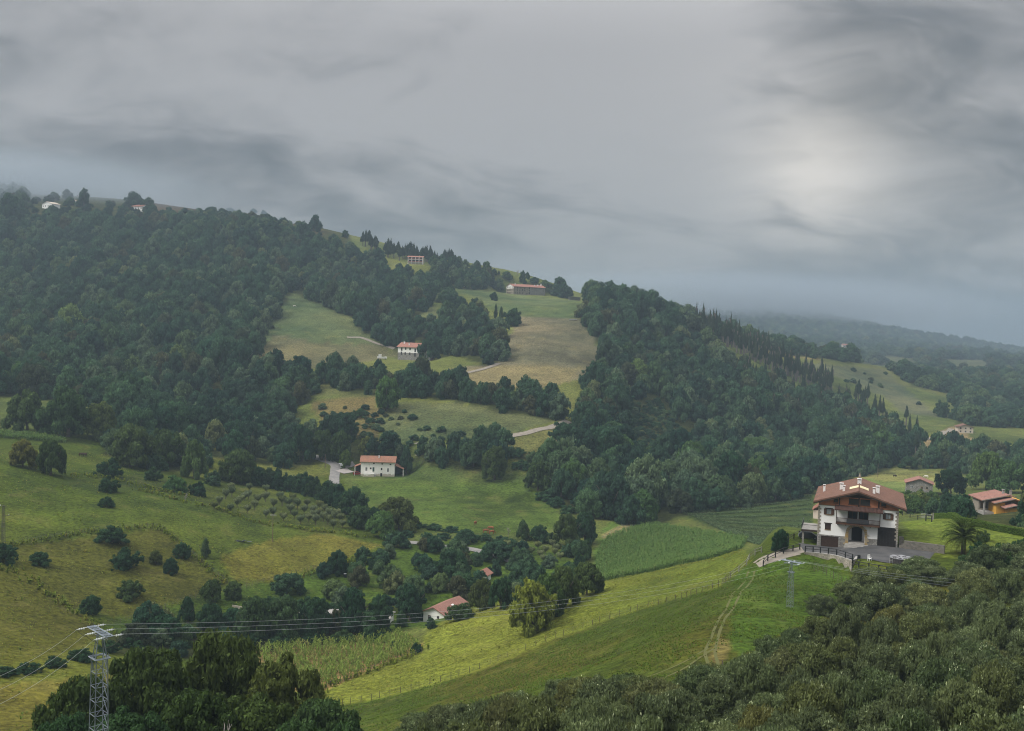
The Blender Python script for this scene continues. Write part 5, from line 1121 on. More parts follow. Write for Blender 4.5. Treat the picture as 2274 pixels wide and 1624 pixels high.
# ------------------------------------------------------------------ single trees and shrubs seen across the valley
DK, MD, LT, YL, OL, BR = (.74, .80, .72), (1, 1, 1), (1.5, 1.4, 1.2), (2.25, 1.65, .65), (1.45, 1.1, .7), (1.6, 1.05, .66)
KINDS = {'t': ('broadleaf_tree', TREE_MID, 'tree'), 's': ('shrub', SHRUB, 'shrub'), 'c': ('columnar_tree', TREE_TALL, 'tree'), 'h': ('broadleaf_tree', TREE_HI, 'tree'), 'p': ('pine_tree', PINE, 'tree'), 'l': ('broadleaf_tree', TREE_LO, 'tree'), 'w': ('broadleaf_tree', [Proto(recol(p.crown, LEAF2), p.trunk) for p in TREE_MID[:3]], 'tree')}
SINGLE = [  # kind, foot (picture), height and width (picture), tint, label
 ('t', 51, 1037, 58, 58, BR, 'russet green tree on the upper left meadow, left of a pair'), ('t', 112, 1055, 76, 58, OL, 'olive green tree on the upper left meadow, right of a pair'),
 ('t', 290, 1037, 90, 90, OL, 'tall rounded olive tree where the upper left meadow meets the wood'), ('t', 368, 1038, 82, 76, OL, 'broad olive tree just right of the tallest one by the upper meadow'), ('t', 431, 1062, 82, 56, (1.6, 1.4, .9), 'slim pale green tree with visible trunk above the orchard'),
 ('s', 245, 1058, 38, 62, DK, 'dark shrub below the two olive trees of the upper meadow'), ('s', 240, 1093, 36, 48, DK, 'round dark shrub on the meadow below the first dark shrub'), ('s', 340, 1067, 29, 42, DK, 'low dark green shrub in the hollow of the left meadow'), ('s', 387, 1093, 36, 54, (1.3, 1.4, .9), 'bright green round shrub in the left meadow hollow'), ('s', 440, 1101, 32, 46, DK, 'grey green shrub at the top corner of the orchard'), ('s', 474, 1077, 32, 44, MD, 'pale shrub behind the top corner of the orchard'),
 ('t', 528, 1073, 72, 80, OL, 'broad olive brown tree at the left end of the dark hedgerow'),
 ('t', 236, 1126, 22, 34, DK, 'small flat topped tree alone on the left meadow'), ('s', 245, 1203, 37, 78, DK, 'wide dark shrub straddling the fence on the left pasture'), ('s', 279, 1260, 42, 76, DK, 'large dark shrub in the middle of the left pasture'), ('t', 90, 1254, 29, 48, DK, 'low dark tree on the left pasture near the picture edge'), ('t', 345, 1251, 29, 28, BR, 'small brownish fruit tree right of the large pasture shrub'), ('t', 380, 1273, 34, 32, DK, 'small dark fruit tree below the brownish one'), ('t', 405, 1237, 32, 36, DK, 'small tree against the pasture fence'), ('c', 456, 1237, 40, 24, MD, 'narrow upright tree beside the pasture fence'), ('s', 8, 1248, 42, 74, DK, 'dark shrub at the left picture edge below the lattice pole'),
 ('t', 203, 1365, 42, 46, DK, 'small bushy tree where the garden fence meets the left slope'), ('t', 289, 1329, 40, 62, OL, 'sparse spreading apple tree above the garden fence'), ('t', 472, 1336, 48, 48, OL, 'thin young tree by the garden fence'), ('t', 517, 1329, 38, 42, OL, 'thin young tree right of the first by the garden fence'), ('t', 638, 1319, 46, 70, MD, 'spreading apple tree on the green garden lawn'),
 ('c', 416, 1382, 57, 40, DK, 'dark clipped cypress on the garden lawn'), ('c', 316, 1391, 34, 30, DK, 'small dark cypress at the left corner of the garden'), ('t', 470, 1408, 68, 68, DK, 'dark pointed tree right of the cypress'), ('t', 358, 1424, 60, 92, DK, 'wide dome shaped dark tree in front of the garden'), ('s', 526, 1379, 28, 30, (2.2, .9, .8), 'reddish shrub beside the pale patio'),
 ('t', 562, 1420, 92, 74, DK, 'leftmost of the dark trees screening the long outbuilding'), ('t', 630, 1416, 90, 82, DK, 'second of the dark trees screening the long outbuilding'), ('t', 700, 1416, 86, 74, DK, 'third of the dark trees screening the long outbuilding'), ('c', 782, 1412, 104, 84, DK, 'tallest pointed dark tree screening the long outbuilding'), ('t', 838, 1406, 82, 62, DK, 'rightmost of the dark trees screening the long outbuilding'),
 ('t', 910, 1378, 80, 66, DK, 'dark round tree left of the small cottage'), ('s', 890, 1392, 38, 32, LT, 'bright green shrub left of the small cottage'), ('s', 957, 1396, 25, 30, MD, 'green bush in front of the cottage gable'), ('s', 1024, 1376, 37, 66, DK, 'large dark bush hiding the right end of the cottage'), ('t', 1066, 1356, 70, 62, BR, 'russet olive tree behind the cottage'), ('t', 1112, 1353, 72, 54, DK, 'dark tree right of the russet one behind the cottage'),
 ('t', 1181, 1403, 114, 106, YL, 'yellowing walnut tree with pale trunk standing alone in the bright meadow'), ('t', 1213, 1376, 98, 72, (1.6, 1.3, .7), 'dark trunked yellow green tree behind the yellowing walnut'), ('t', 1252, 1348, 92, 66, OL, 'olive green tree at the top edge of the bright meadow'), ('t', 1302, 1322, 72, 66, OL, 'tree at the corner of the maize field and meadow'),
 ('t', 870, 1303, 48, 58, MD, 'apple tree in the grass left of the dark copse'), ('t', 795, 1283, 37, 48, LT, 'grey green tree on the lawn by the black barrels'), ('s', 826, 1266, 26, 22, DK, 'small round dark shrub on the lawn'), ('t', 751, 1273, 50, 50, DK, 'dark round tree at the tip of the yellow field'), ('t', 741, 1331, 44, 54, LT, 'pale bushy tree above the dark tree row'), ('t', 785, 1346, 42, 50, MD, 'bushy tree just above the tallest dark tree'), ('t', 932, 1265, 25, 30, MD, 'small goblet shaped fruit tree on the lawn'), ('s', 948, 1271, 18, 22, MD, 'small bush beside the goblet shaped fruit tree'), ('t', 917, 1326, 48, 60, LT, 'pale tree behind the dark round tree by the cottage'), ('t', 978, 1313, 40, 44, LT, 'silvery fruit tree above the cottage roof'), ('t', 1022, 1313, 42, 58, LT, 'spreading silvery tree left of the orange shed'), ('t', 1005, 1279, 58, 84, DK, 'big dark tree clump in the middle of the gardens'),
 ('t', 849, 1193, 56, 62, (1.1, 1.3, .9), 'bright domed tree at the bottom of the orchard hedgerow'), ('t', 885, 1177, 72, 96, BR, 'wide russet brown tree between hedgerow and pasture'), ('t', 786, 1142, 58, 60, DK, 'dark tree right of the orchard'), ('t', 797, 1173, 50, 56, DK, 'dark tree below the orchard corner'), ('t', 830, 1172, 44, 44, DK, 'dark tree behind the bright domed tree'), ('t', 881, 1216, 34, 60, MD, 'low spreading tree left of the valley lane'), ('t', 962, 1226, 34, 40, MD, 'small tree beside the valley lane'), ('t', 1033, 1206, 30, 50, MD, 'spreading tree beyond the valley lane'), ('t', 949, 1208, 26, 36, MD, 'small tree behind the valley lane'),
 ('c', 1160, 1199, 44, 32, DK, 'dark pointed tree at the corner of the cow pasture'), ('t', 1195, 1203, 36, 46, DK, 'dark rounded tree right of the pointed one by the cow pasture'), ('s', 1224, 1207, 26, 34, DK, 'dark bush at the right corner of the cow pasture'), ('t', 1258, 1216, 74, 60, OL, 'tall olive tree between cow pasture and maize field'), ('t', 1298, 1206, 66, 54, DK, 'tall dark tree between cow pasture and maize field'), ('t', 1306, 1150, 62, 64, LT, 'bright green tree at the foot of the ridge wood'),
 ('t', 1194, 1089, 64, 66, OL, 'olive brown tree at the right end of the cow pasture'), ('t', 1098, 1065, 72, 54, OL, 'tree standing on the track above the cow pasture'), ('c', 901, 1053, 58, 36, MD, 'tree between the white farmhouse and the ruin'), ('t', 768, 1036, 36, 28, YL, 'bright yellow green tree left of the white farmhouse'), ('t', 672, 1025, 78, 62, DK, 'dark tree above the lane bend left of the farmhouse'), ('t', 756, 1022, 62, 48, OL, 'olive tree behind the bright tree by the farmhouse'), ('t', 714, 1023, 68, 56, OL, 'olive tree over the lane junction'), ('t', 817, 1012, 42, 40, OL, 'tree on the bank above the farmhouse roof'),
 ('t', 1101, 1248, 46, 72, MD, 'spreading tree hiding the bend of the valley lane'), ('t', 1152, 1263, 46, 62, MD, 'spreading tree right of the lane bend'), ('t', 1295, 1243, 42, 46, DK, 'dark tree at the left corner of the maize field'), ('s', 1284, 1258, 28, 34, DK, 'dark bush at the lower left of the maize field'),
 ('w', 1425, 1128, 112, 100, (1.25, 1.25, 1.15), 'very large pale willow at the foot of the ridge wood'), ('w', 1545, 1112, 96, 84, (1.1, 1.1, 1.05), 'large pale tree right of the willow'), ('t', 1620, 1108, 100, 90, DK, 'large dark tree at the foot of the ridge behind the vineyard'),
 ('t', 857, 912, 72, 58, (1.9, 1.75, .95), 'bright yellow green tree below the upper white house'), ('t', 958, 801, 60, 52, (.7, .8, .85), 'big dark round headed tree beside the upper white house'),
 ('l', 700, 513, 32, 31, (.6, .7, .8), 'lone round tree standing on the skyline'), ('l', 766, 528, 16, 18, DK, 'small tree on the skyline right of the lone round one'),
 ('l', 120, 445, 16, 24, DK, 'misty tree above the white gabled ridge house'), ('l', 150, 442, 20, 24, DK, 'misty tree left of the tall skyline tree'), ('l', 186, 460, 38, 26, DK, 'tallest dark tree on the left skyline'), ('l', 297, 463, 32, 40, DK, 'broad domed tree on the skyline left of the red roof'), ('l', 330, 471, 30, 36, DK, 'broad tree on the skyline right of the red roof'), ('l', 20, 492, 58, 50, DK, 'dark tree clump at the left edge under the mist'),
 ('l', 473, 470, 10, 22, DK, 'skyline bush above the sunken pink house'), ('l', 511, 472, 9, 20, DK, 'skyline bush right of the pink house'), ('l', 562, 479, 14, 22, DK, 'round skyline bush halfway down the ridge'), ('l', 584, 482, 14, 15, DK, 'narrow skyline bush halfway down the ridge'), ('l', 624, 496, 12, 16, DK, 'skyline bush left of the lone tree'), ('l', 679, 511, 9, 16, DK, 'low skyline bush touching the lone tree'),
 ('l', 1080, 611, 27, 28, DK, 'dark skyline tree left of the long stone farm'), ('l', 1096, 611, 13, 14, DK, 'small skyline tree left of the long stone farm'), ('l', 1124, 620, 16, 28, DK, 'round skyline bush above the long stone farm'), ('l', 1160, 630, 27, 17, DK, 'upright tree behind the long stone farm roof'), ('l', 1171, 620, 15, 12, DK, 'thin tree behind the long stone farm roof'), ('l', 1186, 630, 13, 22, DK, 'low bushes behind the long stone farm'), ('l', 1210, 648, 24, 32, DK, 'left one of two domed trees right of the stone farm'), ('l', 1242, 649, 30, 38, DK, 'right one of two domed trees right of the stone farm'), ('l', 1108, 645, 25, 24, MD, 'tree at the left end of the long stone farm'), ('l', 1097, 668, 18, 20, DK, 'small dark tree on the field below the stone farm'), ('t', 1138, 724, 38, 42, DK, 'dark round bush at the top of the tan field'), ('c', 1100, 708, 30, 10, DK, 'slim poplar above the tan field, left of two'), ('c', 1112, 710, 28, 11, DK, 'slim poplar above the tan field, right of two'),
 ('t', 1733, 1224, 48, 36, DK, 'small dark tree beside the farmhouse drive'), ('t', 2190, 1088, 82, 80, (1.5, 1.35, .8), 'tall green yellow tree left of two behind the ochre villa'), ('t', 2240, 1095, 70, 76, (1.25, 1.2, .8), 'broad tree right of two behind the ochre villa'), ('t', 2110, 1100, 58, 66, (.45, .5, .5), 'very dark tree left of the ochre villa'),
 ('t', 2015, 1040, 26, 40, DK, 'orchard tree at the far edge of the hay field'), ('t', 1905, 1052, 30, 40, DK, 'tree at the left edge of the hay field'), ('t', 2035, 1135, 44, 60, (1.5, 1.25, .8), 'russet green shrub mass beside the farmhouse roof'),
 ('s', 2090, 925, 36, 46, DK, 'dark round tree on the far sloping field'), ('s', 2182, 1202, 26, 40, DK, 'dark bush right of the palm'), ('t', 150, 970, 105, 105, (1.1, 1.0, .75), 'big rounded brown green tree at the top left of the meadow'), ('t', 60, 962, 90, 90, (1.0, .95, .75), 'rounded tree at the left end of the meadow wood'), ('t', 225, 975, 78, 70, (1.2, 1.0, .7), 'brown green tree where the bank drops behind the meadow'), ('t', 305, 985, 78, 72, LT, 'pale green tree in front of the left hillside wood'),
]
used_kinds = {}
for kd, px, py, hp, wp, tint, lb in SINGLE:
    p = hit(px, py); Y = p[1]; h, r_ = hp * Y / F, wp * .5 * Y / F
    nm, pr, cat = KINDS[kd]
    plant(nm, pr[rnd.randrange(len(pr))], p, h, r_, lb, cat, None, tint, sink=.15)
for k, (px, py, hp, wp) in enumerate(((2176, 1246, 46, 60), (2215, 1250, 44, 64), (2252, 1248, 50, 66), (2290, 1250, 54, 70), (2195, 1262, 40, 60), (2240, 1268, 44, 60), (2150, 1256, 30, 50), (2275, 1232, 40, 50))):
    p = hit(px, py); Y = p[1]; plant('shrub', SHRUB[k % 5], p, hp * Y / F, wp * .5 * Y / F, 'dark bush in the clump right of the palm at the picture edge', 'shrub', 'bush clump right of the palm', (.8, .9, .7), sink=.3)
for k, (px, py, hp, wp) in enumerate(((600, 1352, 30, 50), (640, 1356, 32, 54), (680, 1352, 30, 54), (725, 1372, 36, 60), (590, 1382, 34, 50))):
    p = hit(px, py); Y = p[1]; plant('shrub', SHRUB[k % 5], p, hp * Y / F, wp * .5 * Y / F, 'garden shrub in the row behind the dark screening trees', 'shrub', 'garden shrubs behind the dark trees', (.85, .9, .75), sink=.3)
for k, (px, py, hp, wp) in enumerate(((2012, 1118, 30, 44), (2040, 1122, 34, 50), (2066, 1120, 32, 46), (2030, 1140, 40, 60), (2078, 1138, 40, 56))):
    p = hit(px, py); Y = p[1]; plant('shrub', SHRUB[k % 5], p, hp * Y / F, wp * .5 * Y / F, 'olive shrub hiding the foot of the grey stone house', 'shrub', 'shrubs before the stone house', (1.5, 1.3, .75), sink=.3)
# dark hedgerow beside the orchard
for k in range(15):
    t_ = k / 14; px, py = np.interp(t_, (0, .3, .6, .8, 1), (545, 605, 690, 735, 775)), np.interp(t_, (0, .3, .6, .8, 1), (1072, 1083, 1100, 1118, 1140))
    p = hit(px + rnd.uniform(-6, 6), py); Y = p[1]
    plant('shrub', SHRUB[k % 4], p, rnd.uniform(36, 50) * Y / F, rnd.uniform(24, 32) * Y / F, 'dark shrub in the long hedgerow between orchard and lane', 'shrub', 'hedgerow between orchard and lane', rnd.choice((DK, DK, (.8, .75, .6))), sink=.3)
for k, (px, py, hp, wp) in enumerate(((930, 1172, 12, 40), (965, 1176, 14, 44), (1000, 1180, 13, 44), (1035, 1186, 12, 40), (900, 1192, 16, 44), (1075, 1200, 16, 40), (1110, 1206, 18, 40), (1135, 1212, 16, 40), (985, 1196, 14, 40))):
    p = hit(px, py); Y = p[1]; plant('shrub', SHRUB[k % 4], p, hp * Y / F, wp * .5 * Y / F, 'low shrub in the hedge between cow pasture and valley lane', 'shrub', 'hedge between cow pasture and lane', MD, sink=.2)
# rough shrubs: garden edge, banks, river line
for k, (px, py, hp, wp) in enumerate(((560, 1425, 30, 60), (620, 1430, 26, 60), (690, 1428, 26, 60), (760, 1425, 28, 60), (830, 1420, 26, 50), (300, 1440, 32, 60), (240, 1448, 30, 56), (180, 1468, 30, 60), (120, 1480, 26, 60), (60, 1492, 24, 60), (10, 1500, 24, 60), (400, 1432, 36, 56), (880, 1440, 18, 40), (925, 1448, 22, 34))):
    p = hit(px, py); Y = p[1]; plant('shrub', SHRUB[k % 4], p, hp * Y / F, wp * .5 * Y / F, 'dark shrub in the thicket along the stream below the gardens', 'shrub', 'thicket along the stream', DK, sink=.3)
for k, (px, py, hp, wp) in enumerate(((1160, 1040, 20, 44), (1195, 1025, 22, 44), (1225, 1010, 20, 40), (1150, 1012, 18, 40), (1210, 1110, 22, 50), (1235, 1125, 22, 50), (1262, 1140, 20, 44), (1240, 1100, 24, 50), (770, 940, 16, 30), (800, 925, 18, 40), (735, 950, 14, 30), (865, 1005, 14, 40), (890, 1000, 16, 40), (840, 1010, 12, 40))):
    p = hit(px, py); Y = p[1]; plant('shrub', SHRUB[k % 4], p, hp * Y / F, wp * .5 * Y / F, 'bramble bank shrub at the edge of the hillside fields', 'shrub', 'bramble banks at field edges', (1.0, 1.05, .9), sink=.3)
for i, (px, py, hp, lb) in enumerate(((411, 1113, 25, 'grey leafless bush beside the orchard corner'), (1128, 1191, 27, 'pale bare tree in the hedge of the cow pasture'), (1175, 1200, 24, 'small bare tree right of the pale one'), (1149, 612, 18, 'bare topped tree above the stone farm roof'))):
    p = hit(px, py); t = empty('bare_tree', lb, 'tree', tuple(p), i); link('branches', BARE[i % 2], t, scale=(hp * p[1] / F,) * 3)
# orchard in rows
ORP = [(1515, 590), (1480, 640), (1520, 625), (1405, 710), (1440, 680), (1635, 590), (1630, 640), (1580, 670), (1555, 695), (1510, 730), (1605, 650), (1625, 735), (1745, 600), (1740, 660), (1690, 670), (1670, 715), (1835, 650), (1850, 685), (1795, 705), (1745, 765), (1920, 660), (1930, 680), (1905, 735), (1860, 785), (1890, 700), (1950, 705), (2015, 695), (1995, 740), (1970, 805), (2025, 790), (2095, 710), (2055, 745), (2130, 730), (2090, 760), (2160, 760), (2070, 810), (2120, 790), (2195, 785), (2150, 810), (2235, 795), (2185, 840), (2245, 830), (2060, 770), (1930, 770), (1790, 760), (2210, 760)]
for k, (X, Y_) in enumerate(ORP):
    px, py = X * .3384, 888 + Y_ * .3384 + 4; p = hit(px, py); Y = p[1]
    plant('orchard_tree', ORCH[k % 3], p, rnd.uniform(19, 25) * Y / F, rnd.uniform(10.5, 13) * Y / F, ('small grey green vase shaped tree in the ' + ('upper' if Y_ < 670 else ('middle' if Y_ < 750 else 'lower')) + (' left' if X < 1800 else ' right') + ' part of the orchard'), 'tree', 'trees of the sloping orchard, ' + ('upper' if Y_ < 670 else ('middle' if Y_ < 750 else 'lower')) + (' left' if X < 1800 else ' right'), rnd.choice(((1, 1, 1), (.85, .9, .85), (1.15, 1.1, 1))), sink=.1)
for k, (X, Y_) in enumerate(((1400, 965), (1500, 965), (1605, 965), (1700, 950), (1725, 985), (1560, 1000), (1655, 992), (1715, 1012), (1620, 1020), (1750, 1035), (1690, 1065), (1640, 1050))):
    p = hit(651 + X * .3384, 888 + Y_ * .3384 + 6); Y = p[1]
    plant('orchard_tree', ORCH[k % 3], p, rnd.uniform(18, 22) * Y / F, rnd.uniform(10, 12) * Y / F, 'pale pollarded tree in the small orchard left of the maize field', 'tree', 'trees of the small orchard by the maize', (1.25, 1.2, 1.1), sink=.1)
# pines on the ridge and above the left wood
def crest(px, py, ymax):
    p = hit(px, py)
    while p[1] > ymax and py < 1200: py += 2; p = hit(px, py)
    return p
for k in range(84):
    t_ = (k + rnd.uniform(-.3, .3)) / 83; px = 1545 + t_ * 300; py = np.interp(px, (1545, 1640, 1720, 1850), (728, 775, 815, 872)) + rnd.uniform(-3, 12)
    p = crest(px, py, 915); Y = p[1]; plant('pine_tree', PINE[k % 3], p, rnd.uniform(44, 70) * Y / F, rnd.uniform(4.5, 7.0) * Y / F, 'slender dark pine in the row along the ridge crest, ' + ('upper end' if px < 1645 else ('middle' if px < 1745 else 'lower end')), 'tree', 'pines along the ridge crest, ' + ('upper end' if px < 1645 else ('middle' if px < 1745 else 'lower end')), MD, sink=.3)
for k in range(90):
    px = rnd.uniform(1640, 2045); py = np.interp(px, (1640, 1880, 1960, 2045), (870, 935, 955, 1005)) + rnd.uniform(-45, 30)
    p = crest(px, py, 900); Y = p[1]; plant('pine_tree', PINE[k % 3], p, rnd.uniform(40, 58) * Y / F, rnd.uniform(5, 8) * Y / F, 'slender pine on the ridge slope, ' + ('centre' if px < 1780 else ('two thirds along' if px < 1920 else 'at its valley end')), 'tree', 'pines on the ridge slope ' + ('centre' if px < 1780 else ('two thirds along' if px < 1920 else 'valley end')), MD, sink=.3)
for k in range(54):
    px = rnd.uniform(803, 1010); py = np.interp(px, (803, 880, 1010), (543, 572, 592)) + rnd.uniform(-6, 8)
    p = crest(px, py, 1120); Y = p[1]; plant('pine_tree', PINE[k % 3], p, rnd.uniform(26, 38) * Y / F, rnd.uniform(6, 9) * Y / F, 'dark pine in the plantation on the skyline above the balconied house', 'tree', 'pine plantation on the skyline', (.75, .8, .85), sink=.3)
p = hit(1107, 612); plant('fir_tree', PINE[0], p, 12 * p[1] / F, 4 * p[1] / F, 'tiny fir on the skyline left of the stone farm', 'tree', None, MD)

# ------------------------------------------------------------------ the near trees and bushes
for px, py, Y, r_, tint, lb in ((340, 1452, 102, 5.6, (1.45, 1.02, .55), 'large dark foreground tree right of the lattice tower'), (490, 1418, 108, 6.0, (1.3, .95, .52), 'tallest dark foreground tree in the lower left clump'), (185, 1512, 96, 4.4, (1.3, .95, .52), 'dark foreground tree behind the lattice tower'), (620, 1478, 104, 5.2, (1.45, 1.0, .54), 'dark foreground tree in front of the corn field'), (712, 1560, 100, 4.2, (1.0, .92, .62), 'rightmost rounded tree of the lower left clump'), (420, 1545, 88, 4.8, (1.25, .94, .52), 'dark tree low in the middle of the foreground clump'), (275, 1590, 82, 3.8, (.85, .85, .62), 'low bushy tree at the foot of the lattice tower'), (560, 1560, 90, 4.8, (1.3, .96, .52), 'dark tree low right of centre in the foreground clump'), (765, 1612, 92, 3.2, (1.15, 1.0, .6), 'yellowish bush at the right end of the foreground clump'), (660, 1610, 86, 3.6, (.95, .9, .6), 'bush at the bottom edge of the foreground clump'), (150, 1600, 86, 3.2, (.85, .85, .62), 'bush at the bottom left of the foreground clump')):
    q_ = at(px, py, Y); zg = gz(q_[0], q_[1])[0]; h = max(q_[2] - zg, 3.0)
    plant('broadleaf_tree', TREE_HI[rnd.randrange(3)], (q_[0], q_[1], zg), h * 1.02, r_, lb, 'tree', None, tint, sink=.2)
for i, (px, py, Y, rz, ln) in enumerate(((345, 1545, 92, .6, .5), (450, 1590, 84, 2.5, .9))):
    q_ = at(px, py, Y); t = empty('bare_branch', ('bare forked branch rising from the foreground clump', 'pale broken branch leaning out of the foreground clump')[i], 'branch', (q_[0], q_[1], gz(q_[0], q_[1])[0] + 1), rz); t.rotation_euler[0] = ln; link('branches', BARE[i], t, scale=(7.5,) * 3)
TOPX = [860, 900, 990, 1100, 1170, 1200, 1360, 1450, 1570, 1640, 1656, 1690, 1740, 1790, 1830, 1870, 1900, 1960, 2000, 2040, 2075, 2100, 2130, 2170, 2220, 2273, 2400]
TOPY = [1612, 1592, 1562, 1556, 1532, 1512, 1496, 1500, 1476, 1452, 1405, 1358, 1340, 1330, 1316, 1300, 1268, 1252, 1256, 1236, 1232, 1238, 1232, 1202, 1200, 1190, 1185]
BPOLY = [(840, 1760), (860, 1625), (1000, 1600), (1180, 1560), (1400, 1545), (1560, 1535), (1660, 1510), (1655, 1420), (1760, 1392), (1850, 1345), (1890, 1305), (2010, 1290), (2120, 1275), (2300, 1250), (2600, 1250), (2600, 2300), (840, 2300)]
bushes = []
rb = random.Random(23)
Y = 50.0
while Y < 176:
    st_ = 3.9 + Y * .0185; x = -.16 * Y
    while x < .58 * Y:
        bx, by = x + rb.uniform(-.45, .45) * st_, Y + rb.uniform(-.45, .45) * st_
        zg = gz(bx, by)[0]; g_ = to_pix((bx, by, zg))
        if in_poly(BPOLY, np.array([g_[0]]), np.array([g_[1]]))[0] and -20 < g_[0] < 2330:
            h = rb.uniform(3.2, 6.4) * (1.0 if Y < 120 else .9); r_ = rb.uniform(1.9, 3.4) * st_ / 5.2
            # grassy gaps between the bushes on the steep part
            gap = (vnoise(np.array([bx / 16]), np.array([by / 16]), 91)[0] < .26) and Y > 95
            lim = np.interp(g_[0], TOPX, TOPY)
            while h > 1.4 and to_pix((bx, by, zg + h * 1.04))[1] < lim: h *= .93
            if h > 1.4 and not gap and to_pix((bx, by, zg + h))[1] < 1640: bushes.append((bx, by, zg, h, r_ * min(1, h / 3.2 + .15)))
        x += st_
    Y += st_ * .92
print('BUSHES', len(bushes))
bushes.sort(key=lambda b: b[1])
for bx, by, zg, h, r_ in bushes[:300]:
    px = to_pix((bx, by, zg + h))
    row = 'along the bottom edge' if px[1] > 1560 else ('in the middle of the slope' if px[1] > 1440 else ('below the yard' if px[1] > 1330 else 'right under the yard'))
    side = 'left of the grassy track' if px[0] < 1450 else ('under the slim pylon' if px[0] < 1720 else ('below the retaining wall' if px[0] < 1930 else ('below the pool' if px[0] < 2080 else 'below the palm')))
    tint, adj = rnd.choice((((1, 1, 1), 'grey green'), ((1, 1, 1), 'grey green'), ((.80, .88, .82), 'dark green'), ((1.1, 1.04, .85), 'olive'), ((1.2, 1.22, 1.15), 'pale silvery')))
    big_ = 'tall' if h > 4.6 else ('low' if h < 3 else 'rounded')
    lb = f'{big_} {adj} bush {row}, {side}'
    plant('sallow_bush', BUSH[rnd.randrange(5)], (bx, by, zg), h, r_, lb, 'bush', 'bushes: ' + lb, tint, sink=.2)

# ------------------------------------------------------------------ lanes and tracks
def smooth_line(P, step):
    P = np.array(P, float); d = np.r_[0, np.cumsum(np.linalg.norm(np.diff(P[:, :2], axis=0), axis=1))]
    n = max(2, int(d[-1] / step)); s = np.linspace(0, d[-1], n + 1)
    Q = np.stack([np.interp(s, d, P[:, k]) for k in range(2)], -1)
    for _ in range(4): Q[1:-1] = (Q[:-2] + 2 * Q[1:-1] + Q[2:]) / 4
    return Q
def lane(name, pts, width, m, lift=.12, step=1.2, label=None, world=False):
    W_ = pts if world else [hit(*p) for p in pts]; Q = smooth_line(W_, step)
    T = np.gradient(Q, axis=0); T /= np.linalg.norm(T, axis=1, keepdims=True); N_ = np.stack([-T[:, 1], T[:, 0]], -1)
    cols = np.linspace(-.5, .5, 5); wob = 1 + .12 * fbm(Q[:, 0], Q[:, 1], 6, 2, 3)
    V = np.concatenate([Q + N_ * width * c * wob[:, None] for c in cols]); z = gz(V[:, 0], V[:, 1]) + lift
    n = len(Q); f = np.concatenate([np.stack([np.arange(n - 1) + c * n, np.arange(1, n) + c * n, np.arange(1, n) + (c + 1) * n, np.arange(n - 1) + (c + 1) * n], -1) for c in range(4)])
    o = link(name, np_mesh(name, np.c_[V, z], [f], m, True)); return tag(o, label, kind='structure')
lane('lane', [(693.7, 1014), (723.7, 1024), (745, 1034), (744, 1046), (742, 1060), (741, 1076)], 4.6, ROADM, .2, label='pale worn lane bending past the white farmhouse')
lane('lane', [(745, 1036), (765, 1034), (785, 1029)], 4.0, ROADM, .22, label='side lane to the white farmhouse')
p = hit(766, 1050); lane('yard', [(754, 1050), (778, 1046)], 5, mat('pale_yard', (0.30, 0.275, 0.26), (0.35, 0.32, 0.30), .5), .25, label='pale yard beside the white farmhouse')
lane('lane', [(880, 1202), (910, 1205), (944, 1209.5), (978, 1213), (1040, 1219), (1080, 1228), (1111, 1238), (1138, 1249)], 3.6, ROADM, .2, label='narrow grey valley lane below the cow pasture')
lane('path', [(1110, 974), (1170, 963), (1220, 951), (1262, 936)], 4.0, GRAVEL, .25, label='pale path climbing across the hillside field')
lane('path', [(985, 836), (1040, 828), (1080, 818), (1108, 808)], 3.6, GRAVEL, .3, label='pale path to the upper white house')
lane('path', [(770, 750), (800, 750), (840, 765), (875, 775)], 3.2, GRAVEL, .3, label='pale path crossing the upper pasture')
lane('path', [(2050, 978), (2090, 966), (2112, 953)], 4.5, GRAVEL, .4, label='pale path up to the far chalet')
TRK = [(1668, 1268), (1640, 1312), (1612, 1362), (1588, 1410), (1575, 1450), (1590, 1500), (1600, 1530)]
for off in (-7, 7): lane('track', [(a + off * (1 if b < 1420 else 1.6), b) for a, b in TRK], .38, mat('worn_grass', (0.075, 0.088, 0.02), (0.095, 0.092, 0.03), .8), .02, .6, label='wheel rut of the grassy track below the farmhouse gate')
for off in (0, 14): lane('track', [(1572 + off, 1440), (1520, 1470 + off), (1450, 1500 + off), (1380, 1520 + off)], .35, mat('worn_grass', None), .02, .6, label='faint wheel rut across the dark green slope')
# farmhouse yard and drive
YA = [hloc(u, v) for u, v in ((-3.6, .9), (0, -.12), (4.5, -.12), (9.5, -.12), (14.5, -.12), (17, -.3), (21, -1.0))]
YB = [p for p in RWP[:-1]] + [hit(px, py) for px, py in ((1893, 1240), (1935, 1244), (1965, 1252), (2005, 1252), (2060, 1246))]
def loft(name, A, B, m, n, lift, label):
    A, B = smooth_line(A, .7), smooth_line(B, .7); k = max(len(A), len(B)); s = np.linspace(0, 1, k)
    A, B = [np.stack([np.interp(s, np.linspace(0, 1, len(q)), q[:, i]) for i in range(2)], -1) for q in (A, B)]
    V = np.concatenate([A + (B - A) * t for t in np.linspace(0, 1, n)]); z = np.maximum(gz(V[:, 0], V[:, 1]), H0[2] - .10 + court_h((V - H0[:2]) @ HU)) + lift
    f = np.concatenate([np.stack([np.arange(k - 1) + c * k, np.arange(1, k) + c * k, np.arange(1, k) + (c + 1) * k, np.arange(k - 1) + (c + 1) * k], -1) for c in range(n - 1)])
    return tag(link(name, np_mesh(name, np.c_[V, z], [f], m, True)), label, kind='structure')
loft('forecourt', YA, YB, ASPH, 24, .07, 'grey asphalt forecourt in front of the farmhouse')
